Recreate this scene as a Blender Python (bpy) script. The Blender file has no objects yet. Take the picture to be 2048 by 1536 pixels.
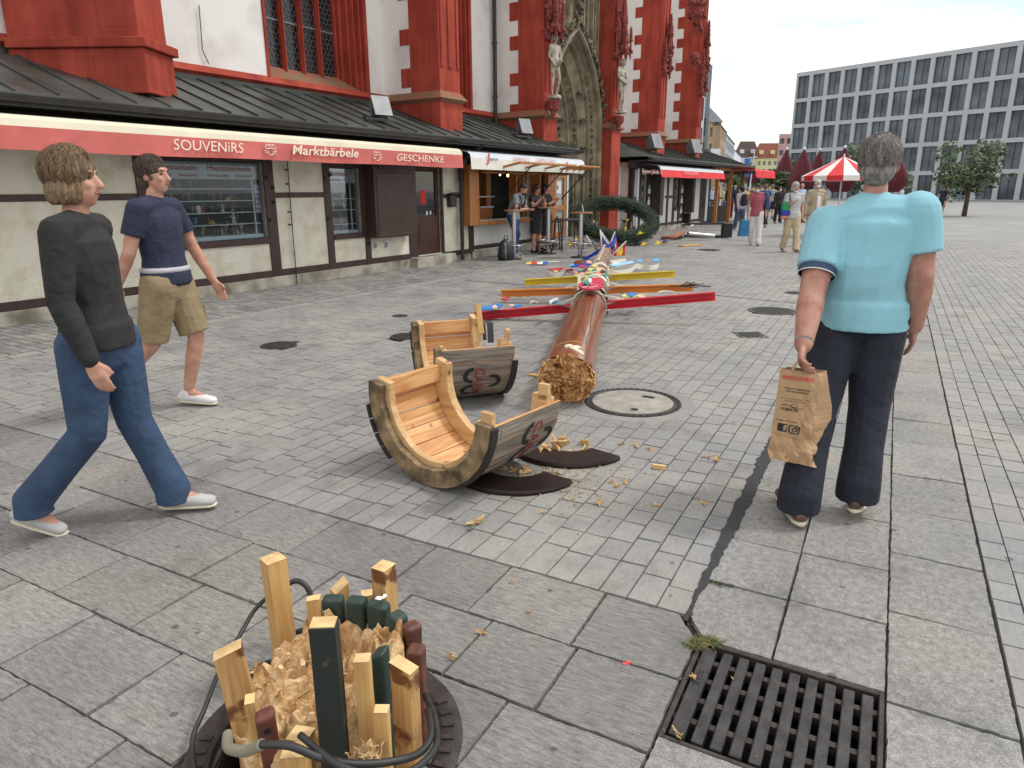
import bpy, bmesh, math, random
from math import sin, cos, pi, radians, sqrt, atan2
from mathutils import Vector, Matrix, noise
random.seed(7)
sc = bpy.context.scene
COL = sc.collection
# ------------------------------------------------------------------ camera
PITCH, ROLL, CAMH, FPX = radians(15.7), radians(0.3), 1.55, 1380.0
fwd = Vector((0, cos(PITCH), -sin(PITCH)))
_r0 = Vector((1, 0, 0)); _u0 = _r0.cross(fwd)
RT = (_r0 * cos(ROLL) - _u0 * sin(ROLL)).normalized()
UP = (_u0 * cos(ROLL) + _r0 * sin(ROLL)).normalized()
CAMP = Vector((0, 0, CAMH))
cam_d = bpy.data.cameras.new('camera'); cam = bpy.data.objects.new('camera', cam_d); COL.objects.link(cam)
cam_d.sensor_width = 36.0; cam_d.lens = 36.0 * FPX / 2048.0
cam_d.clip_start = 0.05; cam_d.clip_end = 2000
cam.matrix_world = Matrix.Translation(CAMP) @ Matrix((RT, UP, -fwd)).transposed().to_4x4()
sc.camera = cam
# ------------------------------------------------------------------ world, sun, exposure
SUN_YAW, SUN_EL = radians(78), radians(56)
w = bpy.data.worlds.new('World'); sc.world = w; w.use_nodes = True
nt = w.node_tree; nt.nodes.clear()
out = nt.nodes.new('ShaderNodeOutputWorld'); bg = nt.nodes.new('ShaderNodeBackground')
sky = nt.nodes.new('ShaderNodeTexSky'); sky.sky_type = 'NISHITA'; sky.sun_disc = False
sky.sun_elevation = SUN_EL; sky.sun_rotation = SUN_YAW
tc = nt.nodes.new('ShaderNodeTexCoord'); mp = nt.nodes.new('ShaderNodeMapping'); mp.inputs['Scale'].default_value = (1.6, 1.6, 5.0)
mp.inputs['Location'].default_value = (0.3, 0.15, 0.4)
nz = nt.nodes.new('ShaderNodeTexNoise'); nz.inputs['Scale'].default_value = 2.3; nz.inputs['Detail'].default_value = 5; nz.inputs['Roughness'].default_value = 0.5
rp = nt.nodes.new('ShaderNodeValToRGB'); rp.color_ramp.elements[0].position = 0.31; rp.color_ramp.elements[1].position = 0.46
rp.color_ramp.elements[0].color = (0.05, 0.05, 0.05, 1); rp.color_ramp.elements[1].color = (1, 1, 1, 1)
mx = nt.nodes.new('ShaderNodeMix'); mx.data_type = 'RGBA'
hs = nt.nodes.new('ShaderNodeMix'); hs.data_type = 'RGBA'; hs.blend_type = 'MULTIPLY'; hs.inputs[0].default_value = 1.0
hs.inputs[7].default_value = (1.75, 1.85, 1.42, 1)
L = nt.links.new
L(tc.outputs['Generated'], mp.inputs['Vector']); L(mp.outputs[0], nz.inputs['Vector']); L(nz.outputs[0], rp.inputs[0])
L(sky.outputs[0], hs.inputs[6]); L(hs.outputs[2], mx.inputs[6]); mx.inputs[7].default_value = (11.3, 11.0, 10.6, 1)
L(rp.outputs[0], mx.inputs[0]); L(mx.outputs[2], bg.inputs['Color']); bg.inputs['Strength'].default_value = 0.1
L(bg.outputs[0], out.inputs['Surface'])
sd = bpy.data.lights.new('sun', 'SUN'); sd.energy = 1.6; sd.angle = radians(10); sd.color = (1.0, 0.965, 0.92)
so = bpy.data.objects.new('sun', sd); COL.objects.link(so)
_sv = Vector((sin(SUN_YAW) * cos(SUN_EL), cos(SUN_YAW) * cos(SUN_EL), sin(SUN_EL)))
so.rotation_euler = _sv.to_track_quat('Z', 'Y').to_euler(); so.location = (20, 10, 30)
sc.view_settings.view_transform = 'Standard'; sc.view_settings.look = 'None'; sc.view_settings.gamma = 1.0
sc.view_settings.exposure = 0.26
sc.render.engine = 'CYCLES'
try:
    sc.cycles.use_denoising = True; sc.cycles.max_bounces = 6
except Exception: pass

# ------------------------------------------------------------------ where things stand
def ray(x, y): return RT * (x - 1024) - UP * (y - 768) + fwd * FPX
def gp(x, y, z=0.0):
    d = ray(x, y); return CAMP + d * ((z - CAMH) / d.z)
def plp(x, y, p0, n):
    d = ray(x, y); return CAMP + d * ((p0 - CAMP).dot(n) / d.dot(n))
def dp(x, y, Y):
    d = ray(x, y); return CAMP + d * (Y / d.y)
FA = radians(32.0)
FU = Vector((sin(FA), cos(FA), 0)); FN = Vector((cos(FA), -sin(FA), 0))
FO = Vector((-3.349, 12.656, 0)) - FN * 0.0
FROT = atan2(FU.y, FU.x)
def fp(x, y, n=0.0):               # a point of the facade plane n metres in front of the kiosk wall
    p = plp(x, y, FO + FN * n, FN); return ((p - FO).dot(FU), p.z)
def fq(u, n, z): return FO + FU * u + FN * n + Vector((0, 0, z))
GA = radians(28.4)
G1 = Vector((sin(GA), cos(GA), 0)); G2 = Vector((cos(GA), -sin(GA), 0))
def gq(s, t, z=0.0): return G1 * s + G2 * t + Vector((0, 0, z))

# ------------------------------------------------------------------ materials
def newmat(name):
    m = bpy.data.materials.new(name); m.use_nodes = True
    return m, m.node_tree, m.node_tree.nodes['Principled BSDF']
_mc = {}
def M(name, col, rough=0.7, var=0.12, scale=6.0, bump=0.15, bs=60.0, metal=0.0, col2=None, ramp=(0.35, 0.65), stretch=(1, 1, 1), spec=0.5, dist=0.004, detail=6, lo=None, emit=None, rvar=0.0, coat=0.0):
    if name in _mc: return _mc[name]
    m, t, b = newmat(name); N_, K = t.nodes.new, t.links.new
    c = N_('ShaderNodeTexCoord'); mpn = N_('ShaderNodeMapping'); mpn.inputs['Scale'].default_value = stretch
    K(c.outputs['Object'], mpn.inputs[0])
    n1 = N_('ShaderNodeTexNoise'); n1.inputs['Scale'].default_value = scale; n1.inputs['Detail'].default_value = detail
    K(mpn.outputs[0], n1.inputs['Vector'])
    r = N_('ShaderNodeValToRGB'); r.color_ramp.elements[0].position, r.color_ramp.elements[1].position = ramp
    c1 = lo or tuple(max(0, v * (1 - var)) for v in col); c2 = col2 or tuple(min(1, v * (1 + var)) for v in col)
    r.color_ramp.elements[0].color = (*c1, 1); r.color_ramp.elements[1].color = (*c2, 1)
    K(n1.outputs[0], r.inputs[0]); K(r.outputs[0], b.inputs['Base Color'])
    b.inputs['Roughness'].default_value = rough; b.inputs['Metallic'].default_value = metal
    b.inputs['Specular IOR Level'].default_value = spec
    if coat: b.inputs['Coat Weight'].default_value = coat; b.inputs['Coat Roughness'].default_value = 0.2
    if rvar:
        mr = N_('ShaderNodeMapRange'); mr.inputs[3].default_value = max(0.02, rough - rvar); mr.inputs[4].default_value = min(1, rough + rvar)
        K(n1.outputs[0], mr.inputs[0]); K(mr.outputs[0], b.inputs['Roughness'])
    if bump:
        n2 = N_('ShaderNodeTexNoise'); n2.inputs['Scale'].default_value = bs; n2.inputs['Detail'].default_value = 4
        K(mpn.outputs[0], n2.inputs['Vector'])
        bp = N_('ShaderNodeBump'); bp.inputs['Strength'].default_value = bump; bp.inputs['Distance'].default_value = dist
        K(n2.outputs[0], bp.inputs['Height']); K(bp.outputs[0], b.inputs['Normal'])
    if emit: b.inputs['Emission Color'].default_value = (*emit[0], 1); b.inputs['Emission Strength'].default_value = emit[1]
    _mc[name] = m; return m
def WOOD(name, dark, light, axis=0, scale=14, rough=0.6, knots=True, grain=0.5, bump=0.25, stain=None, stainpos=(0.5, 0.6)):
    if name in _mc: return _mc[name]
    m, t, b = newmat(name); N_, K = t.nodes.new, t.links.new
    c = N_('ShaderNodeTexCoord'); mpn = N_('ShaderNodeMapping')
    s = [1.0, 1.0, 1.0]; s[axis] = 0.09; mpn.inputs['Scale'].default_value = s
    K(c.outputs['Object'], mpn.inputs[0])
    n1 = N_('ShaderNodeTexNoise'); n1.inputs['Scale'].default_value = scale; n1.inputs['Detail'].default_value = 3; n1.inputs['Distortion'].default_value = 0.6
    K(mpn.outputs[0], n1.inputs['Vector'])
    mul = N_('ShaderNodeMath'); mul.operation = 'MULTIPLY'; mul.inputs[1].default_value = 9; K(n1.outputs[0], mul.inputs[0])
    fr = N_('ShaderNodeMath'); fr.operation = 'PINGPONG'; fr.inputs[1].default_value = 1; K(mul.outputs[0], fr.inputs[0])
    n2 = N_('ShaderNodeTexNoise'); n2.inputs['Scale'].default_value = scale * 7; n2.inputs['Detail'].default_value = 4; K(mpn.outputs[0], n2.inputs['Vector'])
    mm = N_('ShaderNodeMix'); mm.data_type = 'FLOAT'; mm.inputs[0].default_value = grain; K(n2.outputs[0], mm.inputs[2]); K(fr.outputs[0], mm.inputs[3])
    r = N_('ShaderNodeValToRGB'); r.color_ramp.elements[0].position = 0.15; r.color_ramp.elements[1].position = 0.8
    r.color_ramp.elements[0].color = (*dark, 1); r.color_ramp.elements[1].color = (*light, 1)
    K(mm.outputs[0], r.inputs[0]); last = r.outputs[0]
    if knots:
        vo = N_('ShaderNodeTexVoronoi'); vo.inputs['Scale'].default_value = 7.5; K(c.outputs['Object'], vo.inputs['Vector'])
        kr = N_('ShaderNodeValToRGB'); kr.color_ramp.elements[0].position = 0.07; kr.color_ramp.elements[1].position = 0.16
        kr.color_ramp.elements[0].color = (0.28, 0.12, 0.05, 1); kr.color_ramp.elements[1].color = (1, 1, 1, 1)
        K(vo.outputs['Distance'], kr.inputs[0])
        k = N_('ShaderNodeMix'); k.data_type = 'RGBA'; k.blend_type = 'MULTIPLY'; k.inputs[0].default_value = 0.85
        K(last, k.inputs[6]); K(kr.outputs[0], k.inputs[7]); last = k.outputs[2]
    if stain:
        n3 = N_('ShaderNodeTexNoise'); n3.inputs['Scale'].default_value = 7; n3.inputs['Detail'].default_value = 8; K(c.outputs['Object'], n3.inputs['Vector'])
        sr = N_('ShaderNodeValToRGB'); sr.color_ramp.elements[0].position, sr.color_ramp.elements[1].position = stainpos
        K(n3.outputs[0], sr.inputs[0])
        k2 = N_('ShaderNodeMix'); k2.data_type = 'RGBA'; K(sr.outputs[0], k2.inputs[0]); K(last, k2.inputs[6]); k2.inputs[7].default_value = (*stain, 1); last = k2.outputs[2]
    K(last, b.inputs['Base Color']); b.inputs['Roughness'].default_value = rough
    if bump:
        bp = N_('ShaderNodeBump'); bp.inputs['Strength'].default_value = bump; bp.inputs['Distance'].default_value = 0.002
        K(mm.outputs[0], bp.inputs['Height']); K(bp.outputs[0], b.inputs['Normal'])
    _mc[name] = m; return m
def JOINTS(m, bw=0.85, bh=0.36, k=0.72):
    t = m.node_tree; b = t.nodes['Principled BSDF']; src = b.inputs['Base Color'].links[0].from_socket; N_, K = t.nodes.new, t.links.new
    c = N_('ShaderNodeTexCoord'); s = N_('ShaderNodeSeparateXYZ'); K(c.outputs['Object'], s.inputs[0]); a = N_('ShaderNodeMath'); a.operation = 'ADD'; K(s.outputs[0], a.inputs[0]); K(s.outputs[1], a.inputs[1])
    cb = N_('ShaderNodeCombineXYZ'); K(a.outputs[0], cb.inputs[0]); K(s.outputs[2], cb.inputs[1])
    br = N_('ShaderNodeTexBrick'); br.inputs['Scale'].default_value = 1; br.inputs['Brick Width'].default_value = bw; br.inputs['Row Height'].default_value = bh; br.inputs['Mortar Size'].default_value = 0.006; br.inputs['Mortar Smooth'].default_value = 0.6
    br.inputs['Color1'].default_value = (1, 1, 1, 1); br.inputs['Color2'].default_value = (.93, .92, .92, 1); br.inputs['Mortar'].default_value = (k, k, k, 1); K(cb.outputs[0], br.inputs['Vector'])
    mp2 = N_('ShaderNodeMapping'); mp2.inputs['Scale'].default_value = (5, 5, .5); K(c.outputs['Object'], mp2.inputs[0]); n = N_('ShaderNodeTexNoise'); n.inputs['Scale'].default_value = 1.4; n.inputs['Detail'].default_value = 7; K(mp2.outputs[0], n.inputs['Vector'])
    r = N_('ShaderNodeMapRange'); r.inputs[1].default_value = .42; r.inputs[2].default_value = .7; r.inputs[3].default_value = 1.04; r.inputs[4].default_value = .72; K(n.outputs[0], r.inputs[0])
    x = N_('ShaderNodeMix'); x.data_type = 'RGBA'; x.blend_type = 'MULTIPLY'; x.inputs[0].default_value = 1; K(src, x.inputs[6]); K(br.outputs[0], x.inputs[7])
    y = N_('ShaderNodeVectorMath'); y.operation = 'SCALE'; K(x.outputs[2], y.inputs[0]); K(r.outputs[0], y.inputs['Scale']); K(y.outputs[0], b.inputs['Base Color'])
def GLASS(name, tint=(0.02, 0.025, 0.03), rough=0.03):
    if name in _mc: return _mc[name]
    m, t, b = newmat(name); b.inputs['Base Color'].default_value = (*tint, 1); b.inputs['Roughness'].default_value = rough
    b.inputs['Specular IOR Level'].default_value = 0.7
    _mc[name] = m; return m
def PANE(name, a=0.18):          # see-through shop glass: mostly transparent with reflections
    if name in _mc: return _mc[name]
    m, t, b = newmat(name); o = [n for n in t.nodes if n.type == 'OUTPUT_MATERIAL'][0]
    g = t.nodes.new('ShaderNodeBsdfGlossy'); g.inputs['Roughness'].default_value = 0.02
    tr = t.nodes.new('ShaderNodeBsdfTransparent'); tr.inputs[0].default_value = (0.85, 0.9, 0.92, 1)
    mxs = t.nodes.new('ShaderNodeMixShader'); fr = t.nodes.new('ShaderNodeFresnel'); fr.inputs[0].default_value = 1.5
    ad = t.nodes.new('ShaderNodeMath'); ad.operation = 'MULTIPLY_ADD'; ad.inputs[1].default_value = 0.28; ad.inputs[2].default_value = 0.02; t.links.new(fr.outputs[0], ad.inputs[0])
    t.links.new(ad.outputs[0], mxs.inputs[0]); t.links.new(tr.outputs[0], mxs.inputs[1]); t.links.new(g.outputs[0], mxs.inputs[2])
    t.links.new(mxs.outputs[0], o.inputs[0]); _mc[name] = m; return m

# ------------------------------------------------------------------ mesh builder
class MB:
    def __init__(s, fac=False): s.v = []; s.f = []; s.fac = fac; s.attr = []
    def add(s, vs, fs, a=None):
        o = len(s.v); s.v += [Vector(p) for p in vs]; s.f += [tuple(i + o for i in f) for f in fs]; s.attr += [a] * len(fs)
    def box(s, x0, x1, y0, y1, z0, z1, m=None, a=None):
        vs = [Vector((x, y, z)) for z in (z0, z1) for y in (y0, y1) for x in (x0, x1)]
        if m: vs = [m @ v for v in vs]
        s.add(vs, [(0, 2, 3, 1), (4, 5, 7, 6), (0, 1, 5, 4), (2, 6, 7, 3), (0, 4, 6, 2), (1, 3, 7, 5)], a)
    def obox(s, c, size, rot=(0, 0, 0), a=None):
        from mathutils import Euler
        m = Matrix.Translation(Vector(c)) @ Euler(rot).to_matrix().to_4x4(); x, y, z = (q / 2 for q in size)
        s.box(-x, x, -y, y, -z, z, m, a)
    def beam(s, p, q, wd, ht, up=(0, 0, 1), a=None):       # box from p to q
        p, q = Vector(p), Vector(q); d = (q - p); l = d.length
        if l < 1e-6: return
        d /= l; up = Vector(up); side = d.cross(up)
        if side.length < 1e-4: side = d.cross(Vector((1, 0, 0)))
        side.normalize(); u = side.cross(d).normalized()
        m = Matrix((side, d, u)).transposed().to_4x4(); m.translation = p
        s.box(-wd / 2, wd / 2, 0, l, -ht / 2, ht / 2, m, a)
    def tube(s, pts, rad, seg=8, ref=None, cap=True, closed=False, a=None, rough=0):
        pts = [Vector(p) for p in pts]; n = len(pts)
        if not isinstance(rad, (list, tuple)): rad = [rad] * n
        rings = []; prev = None
        for i, p in enumerate(pts):
            if closed: t = pts[(i + 1) % n] - pts[i - 1]
            else: t = pts[min(i + 1, n - 1)] - pts[max(i - 1, 0)]
            if t.length < 1e-9: t = Vector((0, 0, 1))
            t.normalize()
            if ref is not None: sd_ = Vector(ref)
            elif prev is not None: sd_ = prev
            else: sd_ = Vector((0, 0, 1)) if abs(t.z) < 0.9 else Vector((1, 0, 0))
            sd_ = sd_ - t * sd_.dot(t)
            if sd_.length < 1e-4: sd_ = t.orthogonal()
            sd_.normalize(); prev = sd_; o = t.cross(sd_)
            r = rad[i]; ra, rb = (r if isinstance(r, (tuple, list)) else (r, r))
            rings.append([p + sd_ * (ra * cos(2 * pi * k / seg)) * (1 + rough * random.uniform(-1, 1)) + o * (rb * sin(2 * pi * k / seg)) for k in range(seg)])
        vs = [v for rg in rings for v in rg]; fs = []
        for i in range(n if closed else n - 1):
            j = (i + 1) % n
            for k in range(seg):
                fs.append((i * seg + k, i * seg + (k + 1) % seg, j * seg + (k + 1) % seg, j * seg + k))
        if cap and not closed: fs += [tuple(range(seg))[::-1], tuple((n - 1) * seg + k for k in range(seg))]
        s.add(vs, fs, a)
    def limb(s, pts, rad, seg=10, ref=None):    # tube with rounded ends
        pts = [Vector(p) for p in pts]; rad = [r if isinstance(r, (tuple, list)) else (r, r) for r in rad]
        d0 = (pts[0] - pts[1]).normalized(); d1 = (pts[-1] - pts[-2]).normalized()
        P_, R_ = [], []
        r0 = min(rad[0]); r1 = min(rad[-1])
        for k in (0.95, 0.6): P_.append(pts[0] + d0 * r0 * k); R_.append(tuple(q * sqrt(1 - k * k) for q in rad[0]))
        P_ += pts; R_ += rad
        for k in (0.6, 0.95): P_.append(pts[-1] + d1 * r1 * k); R_.append(tuple(q * sqrt(1 - k * k) for q in rad[-1]))
        s.tube(P_, R_, seg, ref)
    def ball(s, c, r, seg=12, rings=8, m=None, a=None, jit=0):
        if not isinstance(r, (tuple, list)): r = (r, r, r)
        c = Vector(c); vs = []; fs = []
        for i in range(rings + 1):
            th = pi * i / rings
            for k in range(seg):
                ph = 2 * pi * k / seg; j = 1 + jit * random.uniform(-1, 1)
                v = Vector((r[0] * sin(th) * cos(ph) * j, r[1] * sin(th) * sin(ph) * j, r[2] * cos(th) * j))
                if m: v = m @ v
                vs.append(c + v)
        for i in range(rings):
            for k in range(seg):
                fs.append((i * seg + k, (i + 1) * seg + k, (i + 1) * seg + (k + 1) % seg, i * seg + (k + 1) % seg))
        s.add(vs, fs, a)
    def lathe(s, prof, c=(0, 0, 0), seg=24, m=None, a=None):      # prof: (r, z)
        c = Vector(c); vs = []; fs = []; n = len(prof)
        for r, z in prof:
            for k in range(seg):
                v = Vector((r * cos(2 * pi * k / seg), r * sin(2 * pi * k / seg), z))
                if m: v = m @ v
                vs.append(c + v)
        for i in range(n - 1):
            for k in range(seg):
                fs.append((i * seg + k, i * seg + (k + 1) % seg, (i + 1) * seg + (k + 1) % seg, (i + 1) * seg + k))
        s.add(vs, fs, a)
    def cyl(s, c, r, h, seg=20, a=None): s.lathe([(0.0005, 0), (r, 0), (r, h), (0.0005, h)], c, seg, a=a)
    def prism(s, poly, d, m=None, a=None):       # polygon in local xy, extruded along z by d
        n = len(poly); vs = [Vector((p[0], p[1], 0)) for p in poly] + [Vector((p[0], p[1], d)) for p in poly]
        if m: vs = [m @ v for v in vs]
        s.add(vs, [tuple(range(n))[::-1], tuple(range(n, 2 * n))] + [(i, (i + 1) % n, n + (i + 1) % n, n + i) for i in range(n)], a)
    def quad(s, a, b, c, d, at=None): s.add([a, b, c, d], [(0, 1, 2, 3)], at)
    def build(s, name, mat, parent=None, smooth=False, bevel=0, mods=None, seg=1, recalc=True, label=None):
        vs = s.v
        if s.fac: vs = [Vector((v.x, -v.y, v.z)) for v in vs]
        root = parent
        while root is not None and root.parent is not None: root = root.parent
        off = ORG.get(root.name) if root is not None else None
        if off is not None: vs = [v - off for v in vs]
        me = bpy.data.meshes.new(name); me.from_pydata([tuple(v) for v in vs], [], s.f); me.validate()
        if recalc:
            bm = bmesh.new(); bm.from_mesh(me)
            bmesh.ops.recalc_face_normals(bm, faces=bm.faces); bm.to_mesh(me); bm.free()
        mats = mat if isinstance(mat, (list, tuple)) else [mat]
        for q in mats: me.materials.append(q)
        if len(mats) > 1:
            for p, a in zip(me.polygons, s.attr): p.material_index = a or 0
        if smooth:
            for p in me.polygons: p.use_smooth = True
        o = bpy.data.objects.new(name, me); COL.objects.link(o)
        if parent is not None: o.parent = parent
        elif s.fac: o.location = FO; o.rotation_euler = (0, 0, FROT)
        if bevel:
            b = o.modifiers.new('b', 'BEVEL'); b.width = bevel; b.segments = seg; b.limit_method = 'ANGLE'; b.angle_limit = radians(40)
        if smooth == 'auto':
            for p in me.polygons: p.use_smooth = True
            es = o.modifiers.new('e', 'EDGE_SPLIT'); es.split_angle = radians(35)
        if label: o['label'] = label
        return o
ORG = {}
def tag(o, label, cat, group=None, kind=None):
    if label: o['label'] = label
    if cat: o['category'] = cat
    if group: o['group'] = group
    if kind: o['kind'] = kind
    return o
def thing(name, label, cat, loc=(0, 0, 0), rz=0.0, group=None):
    o = bpy.data.objects.new(name, None); COL.objects.link(o); o.location = loc; o.rotation_euler = (0, 0, rz); o.empty_display_size = 0.2
    return tag(o, label, cat, group)
def fthing(name, label, cat, u, n, z=0.0, group=None):   # a thing standing in the facade's frame; its parts are built with MB(True)
    o = thing(name, label, cat, fq(u, n, z), FROT, group); ORG[o.name] = Vector((u, -n, z)); return o
def wthing(name, label, cat, loc, group=None):           # parts given in world coordinates
    o = thing(name, label, cat, loc, 0, group); ORG[o.name] = Vector(loc); return o
def copy_tree(o, parent=None):
    c = o.copy(); COL.objects.link(c)
    if parent is not None: c.parent = parent
    for ch in [q for q in o.children]: copy_tree(ch, c)
    return c

# ------------------------------------------------------------------ lettering (meshes made once, early)
_txt = {}
def txt_mesh(s, shear=0.0, space=1.0, bold=0.0):
    k = (s, shear, space, bold)
    if k in _txt: return _txt[k]
    cu = bpy.data.curves.new('lettering', 'FONT'); cu.body = s; cu.size = 1.0; cu.shear = shear; cu.space_character = space; cu.offset = bold
    cu.align_x = 'CENTER'; cu.align_y = 'CENTER'; cu.resolution_u = 3
    o = bpy.data.objects.new('lettering', cu); COL.objects.link(o)
    dg = bpy.context.evaluated_depsgraph_get(); me = bpy.data.meshes.new_from_object(o.evaluated_get(dg))
    vs = [v.co.copy() for v in me.vertices]; fs = [tuple(p.vertices) for p in me.polygons]
    bpy.data.objects.remove(o); bpy.data.curves.remove(cu); bpy.data.meshes.remove(me)
    _txt[k] = (vs, fs); return _txt[k]
def put_text(mb, s, org, xd, yd, h, width=None, shear=0.0, space=1.0, bold=0.0, jit=0.0, a=None):
    """flat letters: org = centre, xd / yd unit directions, h = letter size, width = total width"""
    vs, fs = txt_mesh(s, shear, space, bold)
    x0 = min(v.x for v in vs); x1 = max(v.x for v in vs); kx = (width / (x1 - x0)) if width else h
    xd, yd, org = Vector(xd), Vector(yd), Vector(org); xm = (x0 + x1) / 2
    mb.add([org + xd * ((v.x - xm) * kx) + yd * (v.y * h + jit * sin((v.x - xm) * 5.3)) for v in vs], fs, a)
# ------------------------------------------------------------------ ground
STUMP = Vector((-0.545, 1.66, 0)); RINGR = 0.395
GR = (1.69, 2.18, -0.415, 0.150)            # drain grate: s0, s1, t0, t1
MANH = [(1265, 805, 0.36), (1545, 622, 0.31), (1500, 670, 0.14), (1590, 586, 0.15), (557, 691, 0.185), (815, 673, 0.19), (800, 632, 0.1), (1418, 500, 0.3)]
MANH = [(gp(x, y), r) for x, y, r in MANH]
def stone(name, base, contrast, streak, spots=True, speck=0.5, tonek=0.16):
    m, t, b = newmat(name); N_, K = t.nodes.new, t.links.new
    c = N_('ShaderNodeTexCoord'); at = N_('ShaderNodeAttribute'); at.attribute_name = 'tone'
    mpn = N_('ShaderNodeMapping'); mpn.inputs['Scale'].default_value = streak; K(c.outputs['Object'], mpn.inputs[0])
    n1 = N_('ShaderNodeTexNoise'); n1.inputs['Scale'].default_value = 34; n1.inputs['Detail'].default_value = 6; n1.inputs['Roughness'].default_value = 0.75; K(mpn.outputs[0], n1.inputs['Vector'])
    n2 = N_('ShaderNodeTexNoise'); n2.inputs['Scale'].default_value = 1.1; n2.inputs['Detail'].default_value = 6; K(c.outputs['Object'], n2.inputs['Vector'])
    n3 = N_('ShaderNodeTexNoise'); n3.inputs['Scale'].default_value = 330; n3.inputs['Detail'].default_value = 2; K(c.outputs['Object'], n3.inputs['Vector'])
    def mr(src, a, bb, lo=0.3, hi=0.7):
        q = N_('ShaderNodeMapRange'); q.inputs[1].default_value = lo; q.inputs[2].default_value = hi; q.inputs[3].default_value = a; q.inputs[4].default_value = bb; K(src, q.inputs[0]); return q.outputs[0]
    def mul(p, q):
        k = N_('ShaderNodeMath'); k.operation = 'MULTIPLY'; K(p, k.inputs[0]); K(q, k.inputs[1]); return k.outputs[0]
    n5 = N_('ShaderNodeTexNoise'); n5.inputs['Scale'].default_value = 2.6; n5.inputs['Detail'].default_value = 8; n5.inputs['Roughness'].default_value = 0.65; K(c.outputs['Object'], n5.inputs['Vector'])
    v = mul(mr(n1.outputs[0], 1 - contrast, 1 + contrast), mr(n2.outputs[0], 0.84, 1.12)); v = mul(v, mr(n5.outputs[0], 1.04, 0.74, 0.52, 0.68))
    v = mul(v, mr(n3.outputs[0], 1 - speck * 0.5, 1 + speck * 0.5, 0.32, 0.68))
    v = mul(v, mr(at.outputs['Fac'], 1 - tonek, 1 + tonek, 0, 1))
    if spots:      # old chewing gum
        vo = N_('ShaderNodeTexVoronoi'); vo.voronoi_dimensions = '2D'; vo.inputs['Scale'].default_value = 2.4; K(c.outputs['Object'], vo.inputs['Vector'])
        n4 = N_('ShaderNodeTexNoise'); n4.inputs['Scale'].default_value = 9; K(c.outputs['Object'], n4.inputs['Vector'])
        ad = N_('ShaderNodeMath'); ad.operation = 'MULTIPLY_ADD'; ad.inputs[1].default_value = 0.09; K(n4.outputs[0], ad.inputs[0]); rr = N_('ShaderNodeMath'); rr.operation = 'MULTIPLY_ADD'; rr.inputs[1].default_value = 0.05; K(vo.outputs['Color'], rr.inputs[0]); K(vo.outputs['Distance'], rr.inputs[2]); K(rr.outputs[0], ad.inputs[2])
        v = mul(v, mr(ad.outputs[0], 0.48, 1.0, 0.082, 0.095))
    hue = N_('ShaderNodeMix'); hue.data_type = 'RGBA'; K(mr(n2.outputs[0], 0, 1, 0.4, 0.62), hue.inputs[0])
    hue.inputs[6].default_value = (base[0] * 0.97, base[1] * 0.99, base[2] * 1.04, 1); hue.inputs[7].default_value = (base[0] * 1.02, base[1] * 1.0, base[2] * 0.965, 1)
    fin = N_('ShaderNodeMix'); fin.data_type = 'RGBA'; fin.blend_type = 'MULTIPLY'; fin.inputs[0].default_value = 1; K(hue.outputs[2], fin.inputs[6])
    cb = N_('ShaderNodeCombineColor'); [K(v, cb.inputs[i]) for i in range(3)]; K(cb.outputs[0], fin.inputs[7])
    K(fin.outputs[2], b.inputs['Base Color'])
    K(mr(n2.outputs[0], 0.5, 0.78), b.inputs['Roughness']); b.inputs['Specular IOR Level'].default_value = 0.42
    bp = N_('ShaderNodeBump'); bp.inputs['Strength'].default_value = 0.35; bp.inputs['Distance'].default_value = 0.003
    K(n1.outputs[0], bp.inputs['Height']); K(bp.outputs[0], b.inputs['Normal'])
    return m
m_paver = stone('paver_stone', (0.252, 0.249, 0.240), 0.16, (1.6, 0.5, 1), speck=0.34, tonek=0.075)
m_slab = stone('slab_granite', (0.200, 0.195, 0.187), 0.5, (0.5, 2.6, 1), speck=0.7, tonek=0.13)
m_slab2 = stone('slab_granite_fine', (0.222, 0.218, 0.209), 0.42, (1, 1, 1), speck=0.95, tonek=0.10)
m_small = stone('kerbside_stone', (0.235, 0.23, 0.218), 0.2, (1, 1, 1), speck=0.3, tonek=0.22)
m_joint = M('joint_grit', (0.10, 0.096, 0.086), 0.95, 0.3, 0.8, 0.5, 90, col2=(0.23, 0.205, 0.155), lo=(0.075, 0.074, 0.070), ramp=(0.50, 0.66))
m_far = M('far_paving', (0.235, 0.238, 0.24), 0.7, 0.12, 0.5, 0.1, 20)
m_iron = M('cast_iron', (0.048, 0.047, 0.048), 0.55, 0.35, 14, 0.5, 120, metal=0.35, rvar=0.1)
m_rustiron = M('rusty_iron', (0.050, 0.040, 0.037), 0.6, 0.35, 12, 0.6, 90, metal=0.3)
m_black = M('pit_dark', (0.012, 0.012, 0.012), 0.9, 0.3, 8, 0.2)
m_conc = M('cover_concrete', (0.30, 0.285, 0.25), 0.85, 0.2, 9, 0.5, 200, col2=(0.36, 0.34, 0.30))

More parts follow.
